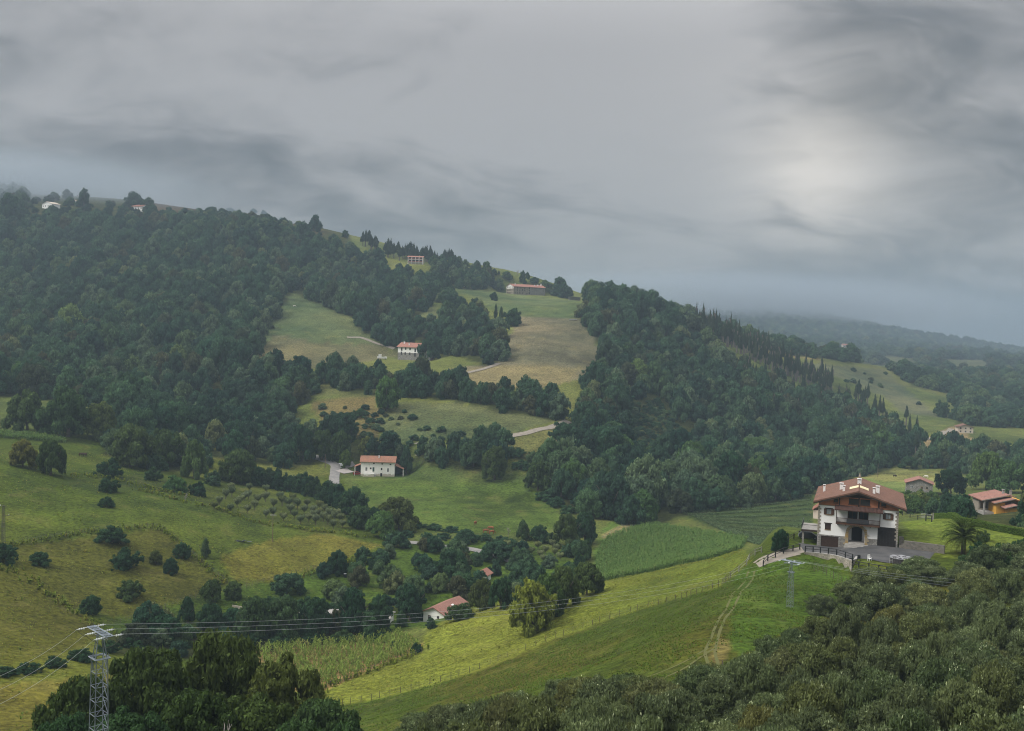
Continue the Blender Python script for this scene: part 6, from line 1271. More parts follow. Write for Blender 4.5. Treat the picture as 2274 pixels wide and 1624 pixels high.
lane('drive', [(1797, 1219), (1765, 1224), (1735, 1234), (1705, 1243), (1678, 1252)], 3.8, GRAVEL, .06, label='gravel drive from the gate to the farmhouse')

# ------------------------------------------------------------------ walls and fences
def wall_run(name, label, pts, top, thick, depth, m, cap=None):
    """masonry along a polyline (world points), with its own top heights"""
    P = np.array(pts, float); mb = MB(); cp = MB()
    T = np.gradient(P[:, :2], axis=0); T /= np.linalg.norm(T, axis=1, keepdims=True); N_ = np.stack([-T[:, 1], T[:, 0]], -1) * thick / 2
    o0 = P[0].copy()
    for i in range(len(P) - 1):
        a, b = P[i], P[i + 1]; za, zb = top[i] - o0[2], top[i + 1] - o0[2]
        q4 = [a[:2] + N_[i] - o0[:2], b[:2] + N_[i + 1] - o0[:2], b[:2] - N_[i + 1] - o0[:2], a[:2] - N_[i] - o0[:2]]; zz = [za, zb, zb, za]
        mb.add([(*q, z - depth) for q, z in zip(q4, zz)] + [(*q, z) for q, z in zip(q4, zz)], [(3, 2, 1, 0), (4, 5, 6, 7), (0, 1, 5, 4), (1, 2, 6, 5), (2, 3, 7, 6), (3, 0, 4, 7)])
        if cap is not None: cp.add([(*(q * 1.0), z + .005) for q, z in zip(q4, zz)] + [(*q, z + .09) for q, z in zip(q4, zz)], [(3, 2, 1, 0), (4, 5, 6, 7), (0, 1, 5, 4), (1, 2, 6, 5), (2, 3, 7, 6), (3, 0, 4, 7)])
    t = empty(name, label, 'wall', tuple(o0)); mb.build('masonry', m, t)
    if cap is not None: cp.build('coping', cap, t)
    return t
d_ = RWP[-1][:2] / np.linalg.norm(RWP[-1][:2]); RWQ = RWP + [np.array((RWP[-1][0] + d_[0] * 1.4 + .5, RWP[-1][1] + d_[1] * 1.4, RWP[-1][2])), np.array((RWP[-1][0] + d_[0] * 3.4 + .8, RWP[-1][1] + d_[1] * 3.4, RWP[-1][2]))]
wall_run('retaining_wall', 'curved pale rubble retaining wall below the farmhouse forecourt', RWQ, [p[2] + .10 for p in RWQ], .45, 4.5, STONE_L, CONC)
LWP = [hloc(u, v) for u, v in ((15.6, -.35), (18, -.6), (21, -1.2), (22.5, -1.6))]
wall_run('garden_wall', 'dark low stone wall holding up the lawn right of the farmhouse', LWP, [H0[2] + 2.55] * 4, .4, 3.2, STONE_D)
def rail_fence(name, label, P, h, m, rails=(.95, .5), pw=.09, lean=0.0):
    t = empty(name, label, 'fence', tuple(P[0])); o0 = np.array(P[0])
    pm = MB().box(-pw, pw, -pw, pw, -.5, h).mesh('post', m)
    for p in P: link('post', pm, t, tuple(np.array(p) - o0))
    for a, b in zip(P[:-1], P[1:]):
        for r_ in rails: MB().bar(np.array(a) - o0 + np.array((0, 0, h * r_)), np.array(b) - o0 + np.array((0, 0, h * r_)), .065, 4).build('rail', m, t)
    return t
FB = mat('black_fence', (0.018, 0.019, 0.022), (0.028, 0.028, 0.03), 2, .5)
FG = mat('grey_fence', (0.26, 0.25, 0.22), (0.20, 0.19, 0.17), 2, .8)
rail_fence('yard_fence', 'black timber rail fence along the top of the retaining wall', [np.array(p) + (0, 0, .2) for p in RWP], 1.1, FB)
rail_fence('yard_fence', 'black timber rail fence running down towards the bushes', [hit(px, py) for px, py in ((1889, 1258), (1906, 1262), (1928, 1266), (1950, 1270), (1968, 1273))], 1.2, FB)
rail_fence('drive_fence', 'dark rail fence on the farmhouse side of the gravel drive', [hit(px, py) for px, py in ((1694, 1258), (1704, 1246), (1721, 1238), (1739, 1230), (1760, 1224), (1775, 1221))], 1.15, FB)
rail_fence('drive_fence', 'weathered rail fence on the field side of the gravel drive', [hit(px, py) for px, py in ((1621, 1284), (1640, 1270), (1657, 1256), (1663, 1243), (1676, 1233), (1690, 1228))], 1.2, FG)
rail_fence('lawn_fence', 'black rail fence behind the farmhouse leading to the hedge', [hit(px, py) for px, py in ((2003, 1145), (2020, 1150), (2037, 1154), (2055, 1157), (2068, 1159))], 1.35, FB)
rail_fence('side_fence', 'black rail fence left of the side terrace', [hit(px, py) for px, py in ((1750, 1205), (1762, 1197), (1774, 1190), (1786, 1184))], 1.1, FB)
def wire_fence(label, pix_, n, h=1.15, wires=3, m=None, pr=.055):
    W_ = [hit(*p) for p in pix_]; Q = smooth_line(W_, .5); idx = np.linspace(0, len(Q) - 1, n).astype(int)
    P = [np.array((Q[i, 0], Q[i, 1], gz(Q[i, 0], Q[i, 1])[0])) for i in idx]
    t = empty('pasture_fence', label, 'fence', tuple(P[0])); m = m or mat('fence_post', (0.085, 0.07, 0.05), (0.12, 0.10, 0.075), 3)
    pms = [MB().bar((0, 0, -.4), (rnd.uniform(-.06, .06), rnd.uniform(-.06, .06), h * rnd.uniform(.85, 1.15)), pr, 5).mesh('post', m) for _ in range(6)]
    for k, p in enumerate(P): link('post', pms[rnd.randrange(6)], t, tuple(p - P[0]))
    mb = MB()
    for a, b in zip(P[:-1], P[1:]):
        for k in range(wires): mb.bar(a - P[0] + (0, 0, h * (.3 + .3 * k)), b - P[0] + (0, 0, h * (.3 + .3 * k)), .006, 3)
    mb.build('wire', STEEL, t); return t
wire_fence('long wooden post and wire fence along the spur between bright and dark grass', [(760, 1566), (900, 1536), (1050, 1491), (1200, 1431), (1350, 1376), (1500, 1331), (1600, 1303), (1621, 1285)], 50, 1.2)
wire_fence('post and wire fence around the garden lawn on the left', [(230, 1388), (330, 1365), (480, 1320), (600, 1288), (720, 1262)], 40, 1.3, pr=.05)
wire_fence('old fence of the left pasture curving downhill', [(0, 1212), (100, 1197), (200, 1180), (355, 1170), (400, 1205), (450, 1250), (505, 1294)], 60, 1.1, pr=.05)
wire_fence('row of short posts between corn field and bright meadow', [(725, 1528), (780, 1507), (830, 1488), (880, 1470), (935, 1450)], 22, 1.2, pr=.05)
wire_fence('row of thin posts on the grass below the retaining wall', [(1808, 1268), (1835, 1278), (1860, 1292), (1880, 1303), (1896, 1312)], 11, 1.2, pr=.045)
wire_fence('two lone posts beside the grassy track', [(1602, 1490), (1606, 1550)], 3, 1.3, 0)
# ------------------------------------------------------------------ electricity
def lattice(mb, w0, w1, z0, z1, n, r_=.035, rd=.022):
    def c(z): 
        w_ = w0 + (w1 - w0) * (z - z0) / (z1 - z0); return [Vector((sx * w_ / 2, sy * w_ / 2, z)) for sx, sy in ((-1, -1), (1, -1), (1, 1), (-1, 1))]
    zs = np.linspace(z0, z1, n + 1)
    for a, b in zip(zs[:-1], zs[1:]):
        A_, B_ = c(a), c(b)
        for k in range(4):
            mb.bar(A_[k], B_[k], r_, 4); mb.bar(B_[k], B_[(k + 1) % 4], rd, 4); mb.bar(A_[k], B_[(k + 1) % 4], rd, 4)
def tower(label, p, top_z, w_, rz, arm=3.3, head=2.0):
    """lattice tower with a flat truss crossarm; returns world ends for the wires"""
    zg = gz(p[0], p[1])[0]; t = empty('power_pylon', label, 'pylon', (p[0], p[1], zg), rz); H_ = top_z - zg
    n = int((H_ - head) / (w_ * 1.0)); mb = MB(); lattice(mb, w_ * 1.25, w_ * .92, -.6, H_ - head, n, w_ * .045, w_ * .028); mb.build('shaft', STEEL, t)
    mb = MB()
    for sy in (-1, 1):        # the fork carrying the arm
        mb.bar((0, sy * w_ * .45, H_ - head - .9), (0, sy * w_ * .75, H_ - head + .1), .05, 4); mb.bar((-w_ * .3, sy * w_ * .46, H_ - head), (-w_ * .1, sy * w_ * .15, H_ - .1), .045, 4); mb.bar((w_ * .3, sy * w_ * .46, H_ - head), (w_ * .1, sy * w_ * .15, H_ - .1), .045, 4)
    for s_ in (-1, 1): mb.bar((-w_ * .7, s_ * w_ * .6, H_ - head), (w_ * .7, s_ * w_ * .6, H_ - head), .05, 4); mb.bar((s_ * w_ * .7, -w_ * .6, H_ - head), (s_ * w_ * .7, w_ * .6, H_ - head), .05, 4)
    mb.build('head', STEEL, t)
    mb = MB(); L = arm / 2
    for sy in (-1, 1): mb.bar((-L, sy * .28, H_), (L, sy * .28, H_), .055, 4); mb.bar((-L * .7, sy * .1, H_ - .35), (L * .7, sy * .1, H_ - .35), .03, 4)
    xs = np.linspace(-L, L, 9)
    for k, (a, b) in enumerate(zip(xs[:-1], xs[1:])): mb.bar((a, -.28 * (-1) ** k, H_), (b, .28 * (-1) ** k, H_), .035, 4)
    for k, a in enumerate(xs): mb.bar((a, -.28, H_), (a, .28, H_), .035, 4)
    mb.build('crossarm', STEEL, t)
    ends = {}
    for i, xx in enumerate((-L * .95, 0, L * .95)):
        for s_ in (-1, 1):
            ins = MB()
            for k in range(3): ins.bar((xx, s_ * (.55 + .17 * k), H_ - .05), (xx, s_ * (.63 + .17 * k), H_ - .05), .085, 8, .065)
            ins.bar((xx, s_ * .28, H_), (xx, s_ * 1.15, H_ - .05), .02, 4); ins.build('insulator', PORC, t)
            ca_, sa_ = math.cos(rz), math.sin(rz); lx, ly = xx, s_ * 1.15
            ends[(i, s_)] = np.array((p[0] + ca_ * lx - sa_ * ly, p[1] + sa_ * lx + ca_ * ly, zg + H_ - .05))
        mb = MB(); pts = [Vector((xx, 1.1 * c, H_ - .08 - .75 * (1 - c * c))) for c in np.linspace(-1, 1, 9)]; mb.tube(pts, .014, 4).build('jumper', STEELD, t)
    return ends
def wire(label, a, b, sag, r_=.012, n=28):
    a, b = np.array(a), np.array(b); pts = [a + (b - a) * t - np.array((0, 0, sag * 4 * t * (1 - t))) for t in np.linspace(0, 1, n)]
    return tag(MB().tube([Vector(p - a) for p in pts], r_, 4).build('power_line', mat('aluminium_wire', (0.33, 0.36, 0.36), None, rough=.5), None, tuple(a)), label, 'wire', 'power lines')
pl = at(222, 1402, 76); prt = at(1757, 1247, 150)
dirv = (prt - pl)[:2]; ang = math.atan2(dirv[1], dirv[0]) - PI / 2
E1 = tower('tall grey lattice pylon with white insulators rising from the lower left trees', pl, pl[2], .95, ang, 3.4)
E2 = tower('slim grey lattice pylon standing in the bushes below the farmhouse', prt, prt[2], .62, ang, 3.3, 1.6)
nm3 = ('nearest', 'middle', 'farthest')
for i in range(3):
    wire(f'{("upper", "middle", "lower")[i]} of three wires spanning between the two pylons', E1[(i, 1)], E2[(i, -1)], 2.2)
    wire(f'{("upper", "middle", "lower")[i]} of three wires leaving the near pylon to the left edge', E1[(i, -1)], at(-420 + 12 * i, 1575 + 48 * i, 46), 1.6)
    wire(f'{("upper", "middle", "lower")[i]} of three wires leaving the far pylon to the right edge', E2[(i, 1)], at(2500, 1300 + 14 * i, 165), 1.2, .012)
def pole(label, px, py, ytop, arm=.0, lat=False, r_=.11):
    p = hit(px, py); h = (py - ytop) * p[1] / F; t = empty('utility_pole', label, 'pole', tuple(p))
    if lat: mb = MB(); lattice(mb, .75, .45, -.4, h, 10, .05, .03); mb.build('shaft', STEELD, t); MB().bar((-.9, 0, h - .1), (.9, 0, h - .1), .05, 4).bar((-.2, 0, h - 2.5), (1.5, 0, h - 2.5), .05, 4).build('crossarm', STEELD, t); MB().bar((-.8, 0, h), (-.8, 0, h + .3), .1, 6).bar((1.4, 0, h - 2.4), (1.4, 0, h - 2.1), .1, 6).build('insulator', PORC, t)
    else:
        MB().bar((0, 0, -.5), (0, 0, h), r_ * 1.2, 8, r_ * .8).build('post', mat('pole_wood', (0.17, 0.12, 0.085), (0.13, 0.095, 0.07), 2), t)
        if arm: MB().box(-arm, arm, -.08, .08, h - .25, h - .05).build('crossarm', GREYB, t)
pole('rusty lattice electricity pole at the left picture edge', 7, 1212, 1122, 1, True)
pole('wooden electricity pole with crossbar below the orchard', 605, 1204, 1142, 1.0)
pole('thin pole in the hay field behind the farmhouse roof', 1948, 1060, 1029, 0, False, .1)
pole('thin pole beside the lane left of the white farmhouse', 722, 1040, 1009, 0, False, .1)
pole('thin pale pole on the meadow edge below the left wood', 560, 1003, 970, 0, False, .09)

# ------------------------------------------------------------------ beasts
def beast_mesh(name, m, k=1.0):
    """a grazing cow: one continuous skin over a joint skeleton, head lowered to the grass"""
    J = [((.0, 0, 1.12), .36), ((.55, 0, 1.12), .36), ((.85, 0, 1.18), .26), ((1.15, 0, .95), .17), ((1.38, 0, .55), .13), ((1.55, 0, .22), .08), ((-.55, 0, 1.15), .36), ((-.85, 0, 1.18), .24), ((-1.0, 0, .95), .03), ((-1.02, 0, .45), .03)]
    E = [(0, 1), (1, 2), (2, 3), (3, 4), (4, 5), (0, 6), (6, 7), (7, 8), (8, 9)]
    for root, xx, fw in ((1, .62, 1), (6, -.72, -1)):
        for sy in (-1, 1):
            n = len(J); J += [((xx, sy * .2, .85), .16), ((xx + .04 * fw, sy * .21, .48), .085), ((xx - (.02 if fw > 0 else -.06), sy * .21, .05), .065)]; E += [(root, n), (n, n + 1), (n + 1, n + 2)]
    for sy in (-1, 1): n = len(J); J.append(((1.30, sy * .2, .78), .05)); E.append((4, n))
    me = bpy.data.meshes.new(name); me.from_pydata([p for p, _ in J], E, []); ob = bpy.data.objects.new(name, me); col.objects.link(ob)
    ob.modifiers.new('skin', 'SKIN'); ob.modifiers.new('sub', 'SUBSURF').levels = 1
    for v, (_, r_) in zip(me.skin_vertices[0].data, J): v.radius = (r_, r_); v.use_root = False
    me.skin_vertices[0].data[0].use_root = True
    dg = bpy.context.evaluated_depsgraph_get(); m2 = bpy.data.meshes.new_from_object(ob.evaluated_get(dg)); bpy.data.objects.remove(ob)
    m2.materials.clear(); m2.materials.append(m); return m2
for (px, py, rz, m, lb) in ((1055, 1166, 1.3, 'b', 'brown cow grazing alone highest in the pasture'), (1078, 1184, .1, 'b', 'brown cow at the left of three grazing by the hedge'), (1090, 1178, 2.9, 'b', 'brown cow at the back of three grazing by the hedge'), (1091, 1187, .3, 'b', 'brown cow at the front of three grazing by the hedge'), (181, 1014, .2, 'd', 'dark brown cow lying left of a pair on the upper meadow'), (188, 1014, 2.8, 'd', 'dark brown cow right of a pair on the upper meadow'), (653, 682, .2, 'w', 'white cow alone on the high pasture'), (1986, 1060, .4, 'd', 'dark cow in the hay field behind the farmhouse'), (2056, 1062, 2.6, 'w', 'white cow standing in the hay field'), (2047, 1069, 3.0, 'w', 'white cow nearest the stone house roof in the hay field')):
    key = 'cow_' + m
    if key not in MATS: MATS[key] = beast_mesh(key, mat('hide_' + m, *{'b': ((0.25, 0.095, 0.035), (0.19, 0.07, 0.03)), 'd': ((0.06, 0.032, 0.02), (0.045, 0.025, 0.02)), 'w': ((0.62, 0.60, 0.55), (0.5, 0.48, 0.43))}[m], 2))
    p = hit(px, py); o = tag(link('cow', MATS[key], None, tuple(p), rz), lb, 'cow', 'grazing cattle'); o.scale = (1.05,) * 3

# ------------------------------------------------------------------ palm, hedge and garden things by the farmhouse
FROND = leaf_mat('palm_leaf', (0.060, 0.092, 0.022), (0.065, 0.095, 0.024), (0.07, 0.098, 0.026), .25)
def frond_mesh(seed, L, droop, rise):
    L = L * 1.22
    r = random.Random(seed); V_, F_ = [], []; pts = []
    for k in range(15):
        t = k / 14; a = rise - droop * t ** 1.4; pts.append((pts[-1][0] + L / 14 * math.cos(a), pts[-1][1] + L / 14 * math.sin(a)) if pts else (0, 0))
    mb = MB().tube([Vector((a, 0, b)) for a, b in pts], [.05 - .0027 * k for k in range(15)], 4); V_, F_ = list(mb.v), list(mb.f)
    for k in range(2, 15):
        for j in range(3):
            t = min((k + j / 3) / 14, 1); i = min(int(t * 14), 13); f = t * 14 - i; x0 = pts[i][0] * (1 - f) + pts[i + 1][0] * f; z0 = pts[i][1] * (1 - f) + pts[i + 1][1] * f
            ll = .85 * math.sin(PI * min(1, .18 + t * .80)) * r.uniform(.85, 1.1)
            for sy in (-1, 1):
                n = len(V_); ex, ez = x0 + ll * .55, z0 + ll * r.uniform(-.15, .35)
                V_ += [(x0 - .06, 0, z0), (x0 + .07, 0, z0), (ex + .02, sy * ll * .8, ez), (ex - .02, sy * ll * .78, ez)]; F_.append((n, n + 1, n + 2, n + 3))
    me = bpy.data.meshes.new('frond'); me.from_pydata(V_, [], F_); me.materials.append(FROND)
    a = me.attributes.new('v', 'FLOAT', 'POINT'); a.data.foreach_set('value', [r.uniform(.2, .9) for _ in V_]); return me
pp = hit(2138, 1231); PALM = empty('palm_tree', 'stout date palm with arching fronds on the lawn right of the farmhouse', 'palm', tuple(pp))
tr = MB()
for k in range(10): tr.bar((0, 0, -.5 + k * .38), (0, 0, -.5 + (k + 1) * .38), .42 - .005 * k, 10, .47 - .005 * k)
tr.build('trunk', mat('palm_trunk', (0.10, 0.075, 0.05), (0.06, 0.048, 0.035), 6), PALM)
fm = [frond_mesh(s, L, d, e) for s, L, d, e in ((1, 4.1, 1.25, 1.45), (2, 4.2, 1.75, 1.15), (3, 4.1, 2.0, .8), (4, 3.9, 1.7, .35), (5, 3.5, 1.1, -.15))]
for k in range(90):
    j = min(4, int(k / 90 * 5)); o = link('frond', fm[j], PALM, (0, 0, 3.35 - .06 * j), k * 2.39996); o.rotation_euler[1] = rnd.uniform(-.14, .14); o.scale = (rnd.uniform(.9, 1.05),) * 3; o.color = (1, 1, 1, 1) if j < 4 else (1.5, 1.1, .8, 1)
def hedge(label, pix_, w_, h_, seed):
    Q = smooth_line([hit(*p) for p in pix_], .25); r = np.random.RandomState(seed); n = 15000
    i = r.randint(0, len(Q) - 1, n); f = r.rand(n)[:, None]; c = Q[i] * (1 - f) + Q[i + 1] * f
    T = Q[i + 1] - Q[i]; T /= np.linalg.norm(T, axis=1, keepdims=True); N_ = np.stack([-T[:, 1], T[:, 0]], -1)
    side = r.rand(n); off = np.where(side < .4, -w_ / 2, np.where(side < .6, w_ / 2, r.uniform(-w_ / 2, w_ / 2, n))); hh = np.where(side < .6, r.uniform(0, h_, n), h_) + r.normal(size=n) * .05
    p = np.c_[c + N_ * (off + r.normal(size=n) * .05)[:, None], gz(c[:, 0], c[:, 1]) + hh]
    o0 = np.array((*Q[0], gz(*Q[0])[0])); p = p - o0; d = r.normal(size=(n, 3)); d /= np.linalg.norm(d, axis=1, keepdims=True); e = np.cross(d, r.normal(size=(n, 3))); e /= np.linalg.norm(e, axis=1, keepdims=True)
    a = .10 * r.uniform(.6, 1.3, (n, 1)); V_ = np.stack([p - d * a, p + e * a * .6, p + d * a, p - e * a * .6], 1).reshape(-1, 3)
    t = empty('clipped_hedge', label, 'hedge', tuple(o0)); link('foliage', np_mesh('hedge', V_, [np.arange(4 * n).reshape(n, 4)], LEAF_H, False, np.repeat(r.uniform(.2, 1, n), 4)), t)
    k = np.arange(0, len(Q), 4); mb = MB()
    for a_, b_ in zip(k[:-1], k[1:]):
        za, zb = gz(*Q[a_])[0] - o0[2], gz(*Q[b_])[0] - o0[2]; na = np.array((-(Q[b_] - Q[a_])[1], (Q[b_] - Q[a_])[0])); na = na / np.linalg.norm(na) * w_ * .44
        q4 = [Q[a_] + na, Q[b_] + na, Q[b_] - na, Q[a_] - na]; zz = [za, zb, zb, za]
        mb.add([(*(q - o0[:2]), z - .3) for q, z in zip(q4, zz)] + [(*(q - o0[:2]), z + h_ * .92) for q, z in zip(q4, zz)], [(3, 2, 1, 0), (4, 5, 6, 7), (0, 1, 5, 4), (1, 2, 6, 5), (2, 3, 7, 6), (3, 0, 4, 7)])
    mb.build('inner_growth', LEAF_H, t)
hedge('long clipped bright green hedge behind the farmhouse lawn', [(2078, 1152), (2130, 1162), (2190, 1174), (2250, 1187), (2330, 1204)], 1.1, 1.35, 3)
gp = hit(2071, 1155); t = empty('field_gate', 'pale barred gate at the left end of the clipped hedge', 'gate', tuple(gp), -.5)
for k in range(4): MB().box(-2.6, -.2, -.03, .03, .25 + .3 * k, .33 + .3 * k).build('bar', GREYB, t)
MB().box(-.12, .12, -.12, .12, -.4, 1.6).build('post', FG, t)
# round pool with sagging cover
po = hit(1999, 1250); PO = empty('garden_pool', 'round dark above-ground pool with sagging grey cover on the forecourt', 'pool', tuple(po))
mb = MB(); mb.bar((0, 0, -.2), (0, 0, .95), 1.78, 28); mb.build('side_wall', mat('pool_wall', (0.030, 0.028, 0.03), (0.05, 0.045, 0.045), 3), PO)
V_, F_ = [], []
for j, (rr, zz) in enumerate(((1.84, .92), (1.84, 1.02), (1.2, .93), (.5, .96), (0.05, 1.0))):
    for k in range(28): a = 2 * PI * k / 28; V_.append((rr * math.cos(a), rr * math.sin(a), zz + (.05 * math.sin(a * 7) if 0 < j < 4 else 0)))
for j in range(4):
    for k in range(28): F_.append((j * 28 + k, j * 28 + (k + 1) % 28, (j + 1) * 28 + (k + 1) % 28, (j + 1) * 28 + k))
MB().add(V_, F_).build('cover', mat('pool_cover', (0.20, 0.205, 0.22), (0.26, 0.265, 0.28), 2, .5), PO)
ld = MB()
for sx in (-.25, .25): ld.bar((-2.0 + sx, -.7, 0), (-1.85 + sx, -.6, 1.25), .03, 5); ld.bar((-1.5 + sx, -.5, .9), (-1.7 + sx, -.55, 1.25), .03, 5)
for k in range(4): ld.bar((-2.23 + .03 * k, -.69, .25 + .25 * k), (-1.73 + .03 * k, -.69, .25 + .25 * k), .025, 4)
ld.build('ladder', GREYB, PO)
def chair(label, px, py, m, rz):
    p = hit(px, py); t = empty('garden_chair', label, 'chair', (p[0], p[1], p[2] + .05), rz)
    MB().box(-.26, .26, -.26, .26, .40, .45).build('seat', m, t); MB().box(-.26, .26, .22, .27, .45, 1.05).build('backrest', m, t)
    for sx in (-.23, .23):
        for sy in (-.23, .23): MB().box(sx - .025, sx + .025, sy - .025, sy + .025, -.1, .40).build('leg', m, t)
    for sx in (-.29, .27): MB().box(sx - .01, sx + .03, -.22, .22, .62, .66).build('armrest', m, t)
chair('white garden chair standing on the forecourt edge', 1930, 1246, WHITEP, .3); chair('black garden chair beside the corner of the rail fence', 1906, 1247, BLACKP, -.4)
bx_ = hloc(20.5, 2.5); t = empty('planter_bed', 'timber edged planting bed on the lawn above the dark stone wall', 'planter', (bx_[0], bx_[1], gz(bx_[0], bx_[1])[0]), -FA)
MB().box(-1.5, 1.5, -.5, .5, -.3, .12).build('soil', mat('soil', (0.10, 0.07, 0.045), (0.14, 0.10, 0.07), 3), t); MB().box(-1.55, 1.55, -.6, -.5, -.3, .22).box(-1.55, 1.55, .5, .6, -.3, .22).build('edging', FG, t)
st_ = hloc(14.75, -.3); t = empty('garden_steps', 'narrow dark steps climbing between farmhouse and lawn', 'steps', tuple(st_), -FA)
for k in range(9): MB().box(.0, .85, .38 * k, .38 * k + .40, .6, 1.1 + .17 * (k + 1)).build('step', STONE_D, t)
# dark sheeting, barrels and small things in the fields
p = hit(535, 1203); t = empty('sheeted_heap', 'heap of dark blue sheeting lying on the left meadow', 'heap', tuple(p)); rr2 = random.Random(9)
for k in range(9): a = rr2.uniform(-3, 3); MB().add([(a + rr2.uniform(-1, 1), rr2.uniform(-.8, .8), rr2.uniform(.0, .55)) for _ in range(6)] , [(0, 1, 2), (2, 3, 4), (4, 5, 0), (0, 2, 4), (1, 3, 5), (1, 0, 5), (3, 2, 1), (5, 4, 3)]).build('sheet', mat('blue_sheet', (0.030, 0.038, 0.055), (0.05, 0.06, 0.08), 2, .4), t)
for i, (px, lb) in enumerate(((766, 'left of two black barrels on the garden lawn'), (786, 'right of two black barrels on the garden lawn'))):
    p = hit(px, 1282); t = empty('water_barrel', lb, 'barrel', tuple(p), .4); mb = MB().tube([(0, 0, -.1), (0, 0, .15), (0, 0, .75), (0, 0, 1.0)], [.42, .48, .48, .42], 12); mb.build('body', BLACKP, t); MB().bar((0, 0, 1.0), (0, 0, 1.06), .44, 12).build('lid', PORC if i == 0 else BLACKP, t)
p = hit(848, 812)
for px, py, lb in ((1272, 712, 'pale feeding trough at the top of the tan field'), (1030, 638, 'white trailer roof on the high field edge')):
    p = hit(px, py); t = empty('field_trough', lb, 'trough', tuple(p)); MB().box(-3, 3, -.7, .7, .3, 1.1).build('body', GREYB, t); MB().box(-2.8, -2.5, -.6, .6, -.3, .3).box(2.5, 2.8, -.6, .6, -.3, .3).build('leg', STEELD, t)
p = hit(768, 1030); 
p = hit(727, 1018); t = empty('road_sign', 'small white signboard beside the lane junction', 'sign', tuple(hit(756, 1040))); MB().box(-.05, .05, -.05, .05, -.3, 2.4).build('post', GREYB, t); MB().box(-.9, .6, -.07, -.05, 1.9, 2.4).box(-.3, 1.0, -.075, -.055, 1.3, 1.8).build('board', PORC, t)

# ------------------------------------------------------------------ crops
def along(pix_, step, seed, spread):
    r = np.random.RandomState(seed); Q = smooth_line([hit(*p) for p in pix_], step); Q = Q + r.normal(size=Q.shape) * spread
    return np.c_[Q, gz(Q[:, 0], Q[:, 1])]
def blade_proto(name, seed, n, h, spread, w_, c1, c2, c3):
    r = np.random.RandomState(seed); V_, F_ = [], []
    for k in range(n):
        a = r.uniform(0, 6.28); z0 = h * r.uniform(.0, .75) if n > 6 else 0; L = h * r.uniform(.35, .6) if n > 6 else h * r.uniform(.7, 1.1)
        d = np.array((math.cos(a), math.sin(a), 0)); s = np.array((-math.sin(a), math.cos(a), 0)) * w_ * .5
        b0 = np.array((0, 0, z0)); m_ = b0 + d * L * .45 * spread + np.array((0, 0, L * .6)); e_ = b0 + d * L * spread + np.array((0, 0, L * (.35 if n > 6 else .95)))
        i = len(V_); V_ += [b0 - s, b0 + s, m_ + s, m_ - s, e_]; F_ += [(i, i + 1, i + 2, i + 3), (i + 3, i + 2, i + 4)]
    me = bpy.data.meshes.new(name); me.from_pydata([tuple(map(float, v)) for v in V_], [], F_); me.update(); at_ = me.attributes.new('v', 'FLOAT', 'POINT'); at_.data.foreach_set('value', r.uniform(.1, 1, len(V_)).astype(np.float32))
    me.materials.append(MATS.get(name + '_leaf') or leaf_mat(name + '_leaf', c1, c2, c3, .25)); return me
def stuff(name, label, cat, protos, P, S):
    cl_ = bpy.data.collections.new(name + '_prototypes')
    for i, me in enumerate(protos): cl_.objects.link(bpy.data.objects.new('%s_plant_%d' % (name, i), me))
    instancer(name, [(0, 0, p[0], p[1], p[2] + .28, s, s) for p, s in zip(P, S)], cl_, label, cat, len(protos))
def scatter(poly, y0, y1, sx, sy, seed, jit=.4, ang=0.0, prob=1.0, clump=False):
    xs = [at(px, py, y)[0] for px, py in poly for y in (y0, y1)]; ca_, sa_ = math.cos(ang), math.sin(ang)
    R_ = (max(xs) - min(xs)) + (y1 - y0); cx_, cy_ = (max(xs) + min(xs)) / 2, (y0 + y1) / 2
    X, Y = np.meshgrid(np.arange(-R_ / 2, R_ / 2, sx), np.arange(-R_ / 2, R_ / 2, sy)); r = np.random.RandomState(seed)
    X = (X + r.uniform(-jit, jit, X.shape) * sx).ravel(); Y = (Y + r.uniform(-jit, jit, Y.shape) * sy).ravel()
    X, Y = cx_ + X * ca_ - Y * sa_, cy_ + X * sa_ + Y * ca_
    k = (Y > y0) & (Y < y1) & (X > min(xs)) & (X < max(xs)) & (r.rand(len(X)) < prob); X, Y = X[k], Y[k]
    Z = gz(X, Y); g_ = to_pix(np.stack([X, Y, Z], -1)); k = in_poly(poly, g_[:, 0], g_[:, 1]); P = np.stack([X, Y, Z], -1)[k]
    if clump and len(P): P = P[vnoise(P[:, 0] / 5, P[:, 1] / 5, seed) * .6 + vnoise(P[:, 0] / 1.6, P[:, 1] / 1.6, seed + 1) * .4 + r.uniform(-.12, .12, len(P)) > .5]
    return P[visible(P, .5)] if len(P) else P
corn = [blade_proto('corn', s, 11, 1.0, .8, .085, (0.15, 0.215, 0.045), (0.17, 0.23, 0.05), (0.23, 0.23, 0.07)) for s in (1, 2, 3)]
P = scatter([(570, 1440), (900, 1408), (936, 1440), (720, 1528), (600, 1536)], 195, 275, 1.15, .75, 5, .4, .9, .70); stuff('corn_crop', 'sparse standing corn in the brown field at the lower centre', 'corn', corn, P, np.random.RandomState(1).uniform(1.5, 2.5, len(P))); print('corn', len(P))
maize = [blade_proto('maize', s, 10, 1.0, .9, .10, (0.085, 0.15, 0.042), (0.10, 0.165, 0.045), (0.12, 0.17, 0.05)) for s in (4, 5, 6)]
P = scatter([(1330, 1218), (1352, 1195), (1440, 1165), (1660, 1200), (1640, 1225), (1372, 1298), (1315, 1290)], 270, 420, 1.15, .8, 6, .3, .5, .95); stuff('maize_crop', 'dense green maize field left of the farmhouse spur', 'maize', maize, P, np.random.RandomState(2).uniform(1.6, 2.4, len(P))); print('maize', len(P))
